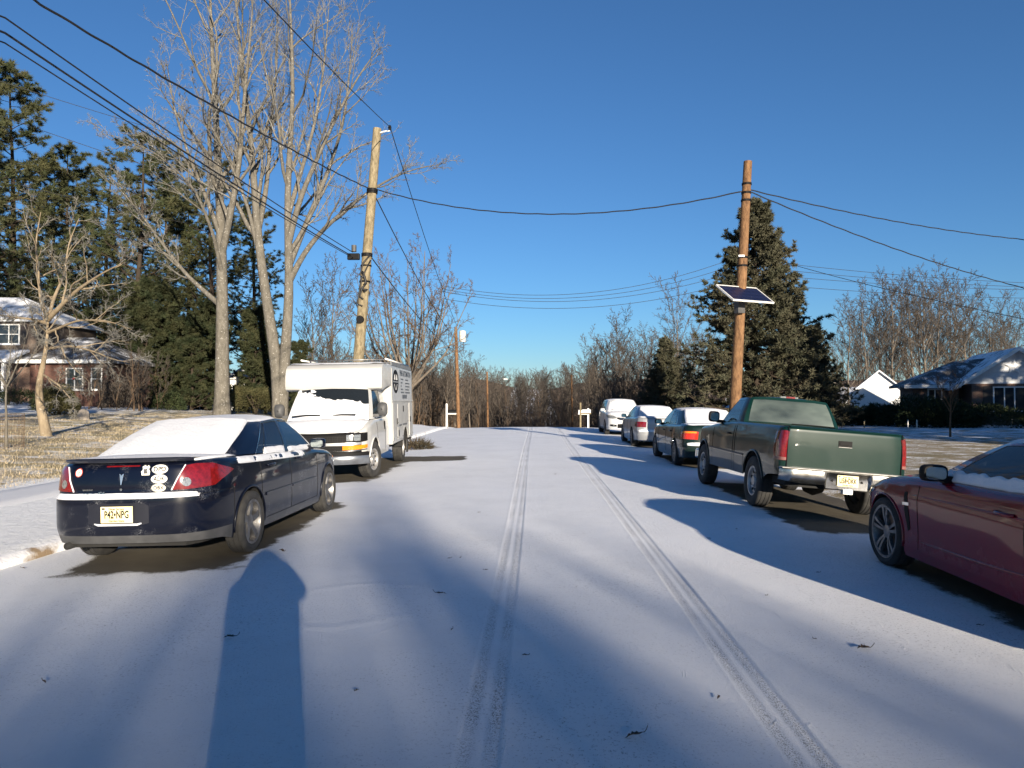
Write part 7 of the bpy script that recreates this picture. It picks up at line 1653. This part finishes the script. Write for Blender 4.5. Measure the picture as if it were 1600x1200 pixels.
# snow covered car in the drive
def drive_car():
    root = empty('parked_car', label='snow covered car in the driveway beyond the lawn', cat='car'); wm = paint('pale car paint', (.16, .17, .18), .3, .1)
    c = Car(plan=[(0, 0), (.5, .02), (.76, .12), (.86, .5), (.88, 2.2), (.86, 3.8), (.74, 4.3), (.4, 4.45), (0, 4.48)], fx=[(.2, .96), (.6, 1), (1.05, .95)], dyr=[(.3, .05), (.6, 0), (1, .08)], dyf=[(.3, -.05), (.6, 0), (.9, -.12)],
            ztop=[(0, 1.0), (1.5, 1.0), (3.2, .98), (4.48, .76)], zlow=[(0, .25), (4.48, .22)], arches=[(.95, .32, .37), (3.6, .32, .37)], crown=[(0, 0), (.5, .03), (4, .05), (4.48, 0)], rs=.08,
            green=[((0, .2, 1.0), (0, .8, 1.45)), ((.6, .3, 1.0), (.5, .9, 1.43)), ((.76, .5, 1.0), (.6, 1.05, 1.42)), ((.79, 1.9, 1.0), (.61, 1.95, 1.45)), ((.78, 3.1, .98), (.58, 2.5, 1.42)), ((.5, 3.35, 1.0), (.38, 2.6, 1.45)), ((0, 3.4, 1.02), (0, 2.62, 1.46))])
    c.skin(root, {'body': wm}, lambda y, x, z, s: 'body', lambda y, x, t: 'bonnet' if y > 3.3 else (None if y > .3 else 'body'), ds=.12, dz=.1); c.house(root, {'body': wm}, ['rear_window', None, 'side_window', 'side_window', None, 'windshield']); chassis(c, root)
    for sg in (1, -1):
        for y in (.95, 3.6): wheel(root, sg * .77, y, .32, .215, .215, 'steel', sg)
        c.patch('headlight', [(c.s_xf(.5), .6, .7), (c.s_xf(.7), .6, .74)], M['lamp'], root, sg)
    k = [i for i in range(len(c.lid_rows)) if 3.4 < c.lid_rows[i, 0, 1] < 4.3]
    for nm, G in (('bonnet_snow', densify(c.lid_rows[k], 16, 20)), ('roof_snow', densify(c.roof_rows, 20, 20)), ('windshield_snow', mirror_rows(np.array([[c.gpt(5, f, r, .002) for r in np.linspace(0, .95, 10)] for f in np.linspace(1, 0, 8)])))):
        m_ = MB(); m_.grid(snow_sheet(G, .05, (.06, .06), 3, 2, .2, amount=.5)); m_.build(nm, M['snow'], root, smooth=True, recalc=True)
    x, y = W(228, 52); place(root, x, y + 4, R(190))
drive_car()
# stakes on the far lawn
for k, px in enumerate((1350, 1418, 1432, 1580)):
    x, y = W(px, 40); m_ = MB(); m_.box(-.03, .03, -.02, .02, 0, .42); m_.add([(-.03, -.02, .42), (.03, -.02, .42), (0, 0, .50), (-.03, .02, .42), (.03, .02, .42)], [(0, 1, 2), (1, 4, 2), (4, 3, 2), (3, 0, 2)])
    o = m_.build('garden_stake', M['creamlit'] if k else M['polewood'], None, weld=.001); o.location = (x, y, gzf(x, y) - .03); tag(o, 'short pale stake at the edge of the ranch house lawn', 'stake', 'stakes at the lawn edge')
# stone on the lawn
m_ = MB(); G = [[(.28 * math.sin(v) * math.cos(u) * (1 + .25 * nz((math.cos(u) * 2, math.sin(u) * 2, v), 1)), .2 * math.sin(v) * math.sin(u), .42 * math.cos(v) * (1 + .2 * nz((u, v, 1), 1))) for v in np.linspace(.02, 1.7, 8)] for u in np.linspace(0, 2 * math.pi, 15)]
m_.grid(G); o = m_.build('garden_stone', pm('grey stone', (.30, .26, .22), .9, bump=.5), None, smooth=True, weld=.001); x, y = W(131, 31); o.location = (x, y, gzf(x, y) + .02); tag(o, 'upright grey stone on the snow beside the rounded shrub', 'stone')

# ------------------------------------------------------------------ dead leaves blown on the road
M['leaf'] = pm('dead oak leaf', (.055, .032, .018), .7, col2=(.025, .016, .010), ns=40)
def leaf(px, py, s_, label, seed, group=None, rz=None):
    Z = FPX * CAM_H / (py - 624); x, y = W(px, Z); Z2 = FPX * (CAM_H - gzf(x, y)) / (py - 624); x, y = W(px, Z2); rg = random.Random(seed); out = []
    lob = [(-1, 0, .0), (-.7, .16, .1), (-.5, .34, .22), (-.34, .16, .15), (-.1, .46, .3), (.06, .2, .2), (.35, .42, .22), (.45, .16, .12), (.78, .22, .1), (1, .0, .05)]
    top = [(a, b, c) for a, b, c in lob]; bot = [(a, -b * .9, c * rg.uniform(.4, 1.4)) for a, b, c in lob[1:-1]]; spine = [(a, 0, .12 * math.sin((a + 1) * 2.2) ** 2 + .02) for a in np.linspace(-1, 1, 10)]
    m_ = MB(); b_ = [(-1, 0, 0)] + bot + [(1, 0, .05)]; m_.add([(a * s_, b * s_, c * s_ * 1.2) for a, b, c in top] + [(a * s_, b * s_, c * s_) for a, b, c in spine] + [(a * s_, b * s_, c * s_ * 1.5) for a, b, c in b_], [(i, i + 1, 11 + i, 10 + i) for i in range(9)] + [(10 + i, 11 + i, 21 + i, 20 + i) for i in range(9)])
    m_.tube([(.95 * s_, 0, .06 * s_), (1.25 * s_, .05 * s_, .25 * s_), (1.45 * s_, .02 * s_, .55 * s_)], .002, 4)
    o = m_.build('dead_leaf', M['leaf'], None); o.location = (x, y, gzf(x, y) + .018); o.rotation_euler = (rg.uniform(-.3, .3), rg.uniform(-.25, .25), rg.uniform(0, 6.28) if rz is None else rz); tag(o, label, 'leaf', group)
leaf(990, 1150, .050, 'largest curled brown leaf between the two tyre tracks', 1, rz=.1)
leaf(1346, 1014, .055, 'curled brown leaf on sunlit snow near the red coupe', 2, rz=.3)
leaf(362, 997, .05, 'dark leaf lying in the photographer shadow', 3)
leaf(690, 929, .05, 'dark leaf on the snow just beside the near tyre track', 4)
leaf(442, 862, .05, 'dark leaf by the rear wheel of the blue sedan', 5)
for k, (px, py) in enumerate(((75, 1066), (702, 874), (748, 802), (707, 985), (1085, 760), (1107, 843), (1150, 828), (1275, 896), (1195, 932), (720, 873), (820, 1025), (1120, 1090), (1525, 978), (760, 892), (40, 888), (1270, 1000), (868, 742), (560, 1080))):
    leaf(px, py, .021, 'small dark leaf fragment lying on the snowy road', 20 + k, 'leaf fragments on the road')
# ------------------------------------------------------------------ the photographer, whose long shadow lies on the snow
def person():
    root = empty('person', (.10, -.38, gzf(0, 0) + .012), R(4), 'person in a long dark coat and cap holding up a phone behind the camera', 'person')
    me = bpy.data.meshes.new('body'); vs, es, rd = [], [], []
    def add(p, r, par=None):
        vs.append(p); rd.append(r)
        if par is not None: es.append((par, len(vs) - 1))
        return len(vs) - 1
    pel = add((0, 0, .95), (.20, .16)); bel = add((0, 0, 1.12), (.215, .165), pel); ch = add((0, 0, 1.32), (.25, .17), bel); sh = add((0, 0, 1.44), (.24, .14), ch); nk = add((0, .01, 1.52), (.06, .06), sh); hd = add((0, .02, 1.62), (.095, .105), nk); tp_ = add((0, .02, 1.72), (.075, .085), hd)
    for sg in (1, -1):
        hp = add((sg * .10, 0, .86), (.12, .12), pel); kn = add((sg * .12, .03, .48), (.085, .09), hp); an = add((sg * .13, 0, .10), (.06, .065), kn); add((sg * .14, .14, .05), (.05, .045), an)
        so = add((sg * .19, 0, 1.43), (.085, .085), sh); el = add((sg * .29, .13, 1.40), (.075, .075), so); wr = add((sg * .15, .27, 1.57), (.05, .05), el); pa = add((sg * .10, .32, 1.60), (.036, .03), wr)
        for k in range(4): f1 = add((sg * (.075 - .002 * k), .335 + .004 * k, 1.61 + .018 * (k - 1.5)), (.010, .010), pa); f2 = add((sg * .045, .352, 1.612 + .018 * (k - 1.5)), (.009, .009), f1); add((sg * .034, .338, 1.612 + .018 * (k - 1.5)), (.008, .008), f2)
        t1 = add((sg * .085, .315, 1.64), (.011, .011), pa); add((sg * .05, .325, 1.655), (.009, .009), t1)
    me.from_pydata(vs, es, []); o = obj('body', me, [pm('dark winter coat', (.03, .033, .045), .9, col2=(.02, .022, .03), ns=12)], root)
    sk = o.modifiers.new('skin', 'SKIN'); sub = o.modifiers.new('sub', 'SUBSURF'); sub.levels = sub.render_levels = 2
    for i, d in enumerate(me.skin_vertices[0].data): d.radius = rd[i]; d.use_root = (i == 0)
    m_ = MB(); rows = []
    for z, rx, ry in ((.42, .20, .18), (.7, .21, .18), (.95, .235, .175), (1.15, .265, .17), (1.3, .295, .17), (1.42, .30, .16)): rows.append([(rx * math.cos(a), ry * math.sin(a), z) for a in np.linspace(0, 2 * math.pi, 25)])
    m_.grid(rows); m_.build('coat_skirt', pm('dark winter coat', (.03, .033, .045)), root, smooth=True)
    m_ = MB(); m_.lathe([(1.40, .27), (1.50, .25), (1.60, .21), (1.70, .17), (1.77, .12), (1.81, .05), (1.815, 0)], 20, 'z', (0, .02, 0)); m_.build('hood', pm('knit cap wool', (.05, .05, .06), .95), root, smooth=True)
    m_ = MB(); m_.add([(x, .118 + .02 * (1 - abs(x) * 18), z) for x, z in ((-.03, 1.61), (.03, 1.61), (.0, 1.58), (0, 1.62))], [(0, 2, 3), (2, 1, 3)]); m_.build('nose', pm('skin', (.45, .28, .2), .6), root)
    m_ = MB(); m_.box(-.038, .038, .340, .348, 1.575, 1.65); ph = m_.build('phone', M['ink'], None, bevel=.003); ph.location = root.location; ph.rotation_euler = root.rotation_euler; tag(ph, 'black phone held up by the photographer', 'phone')
person()
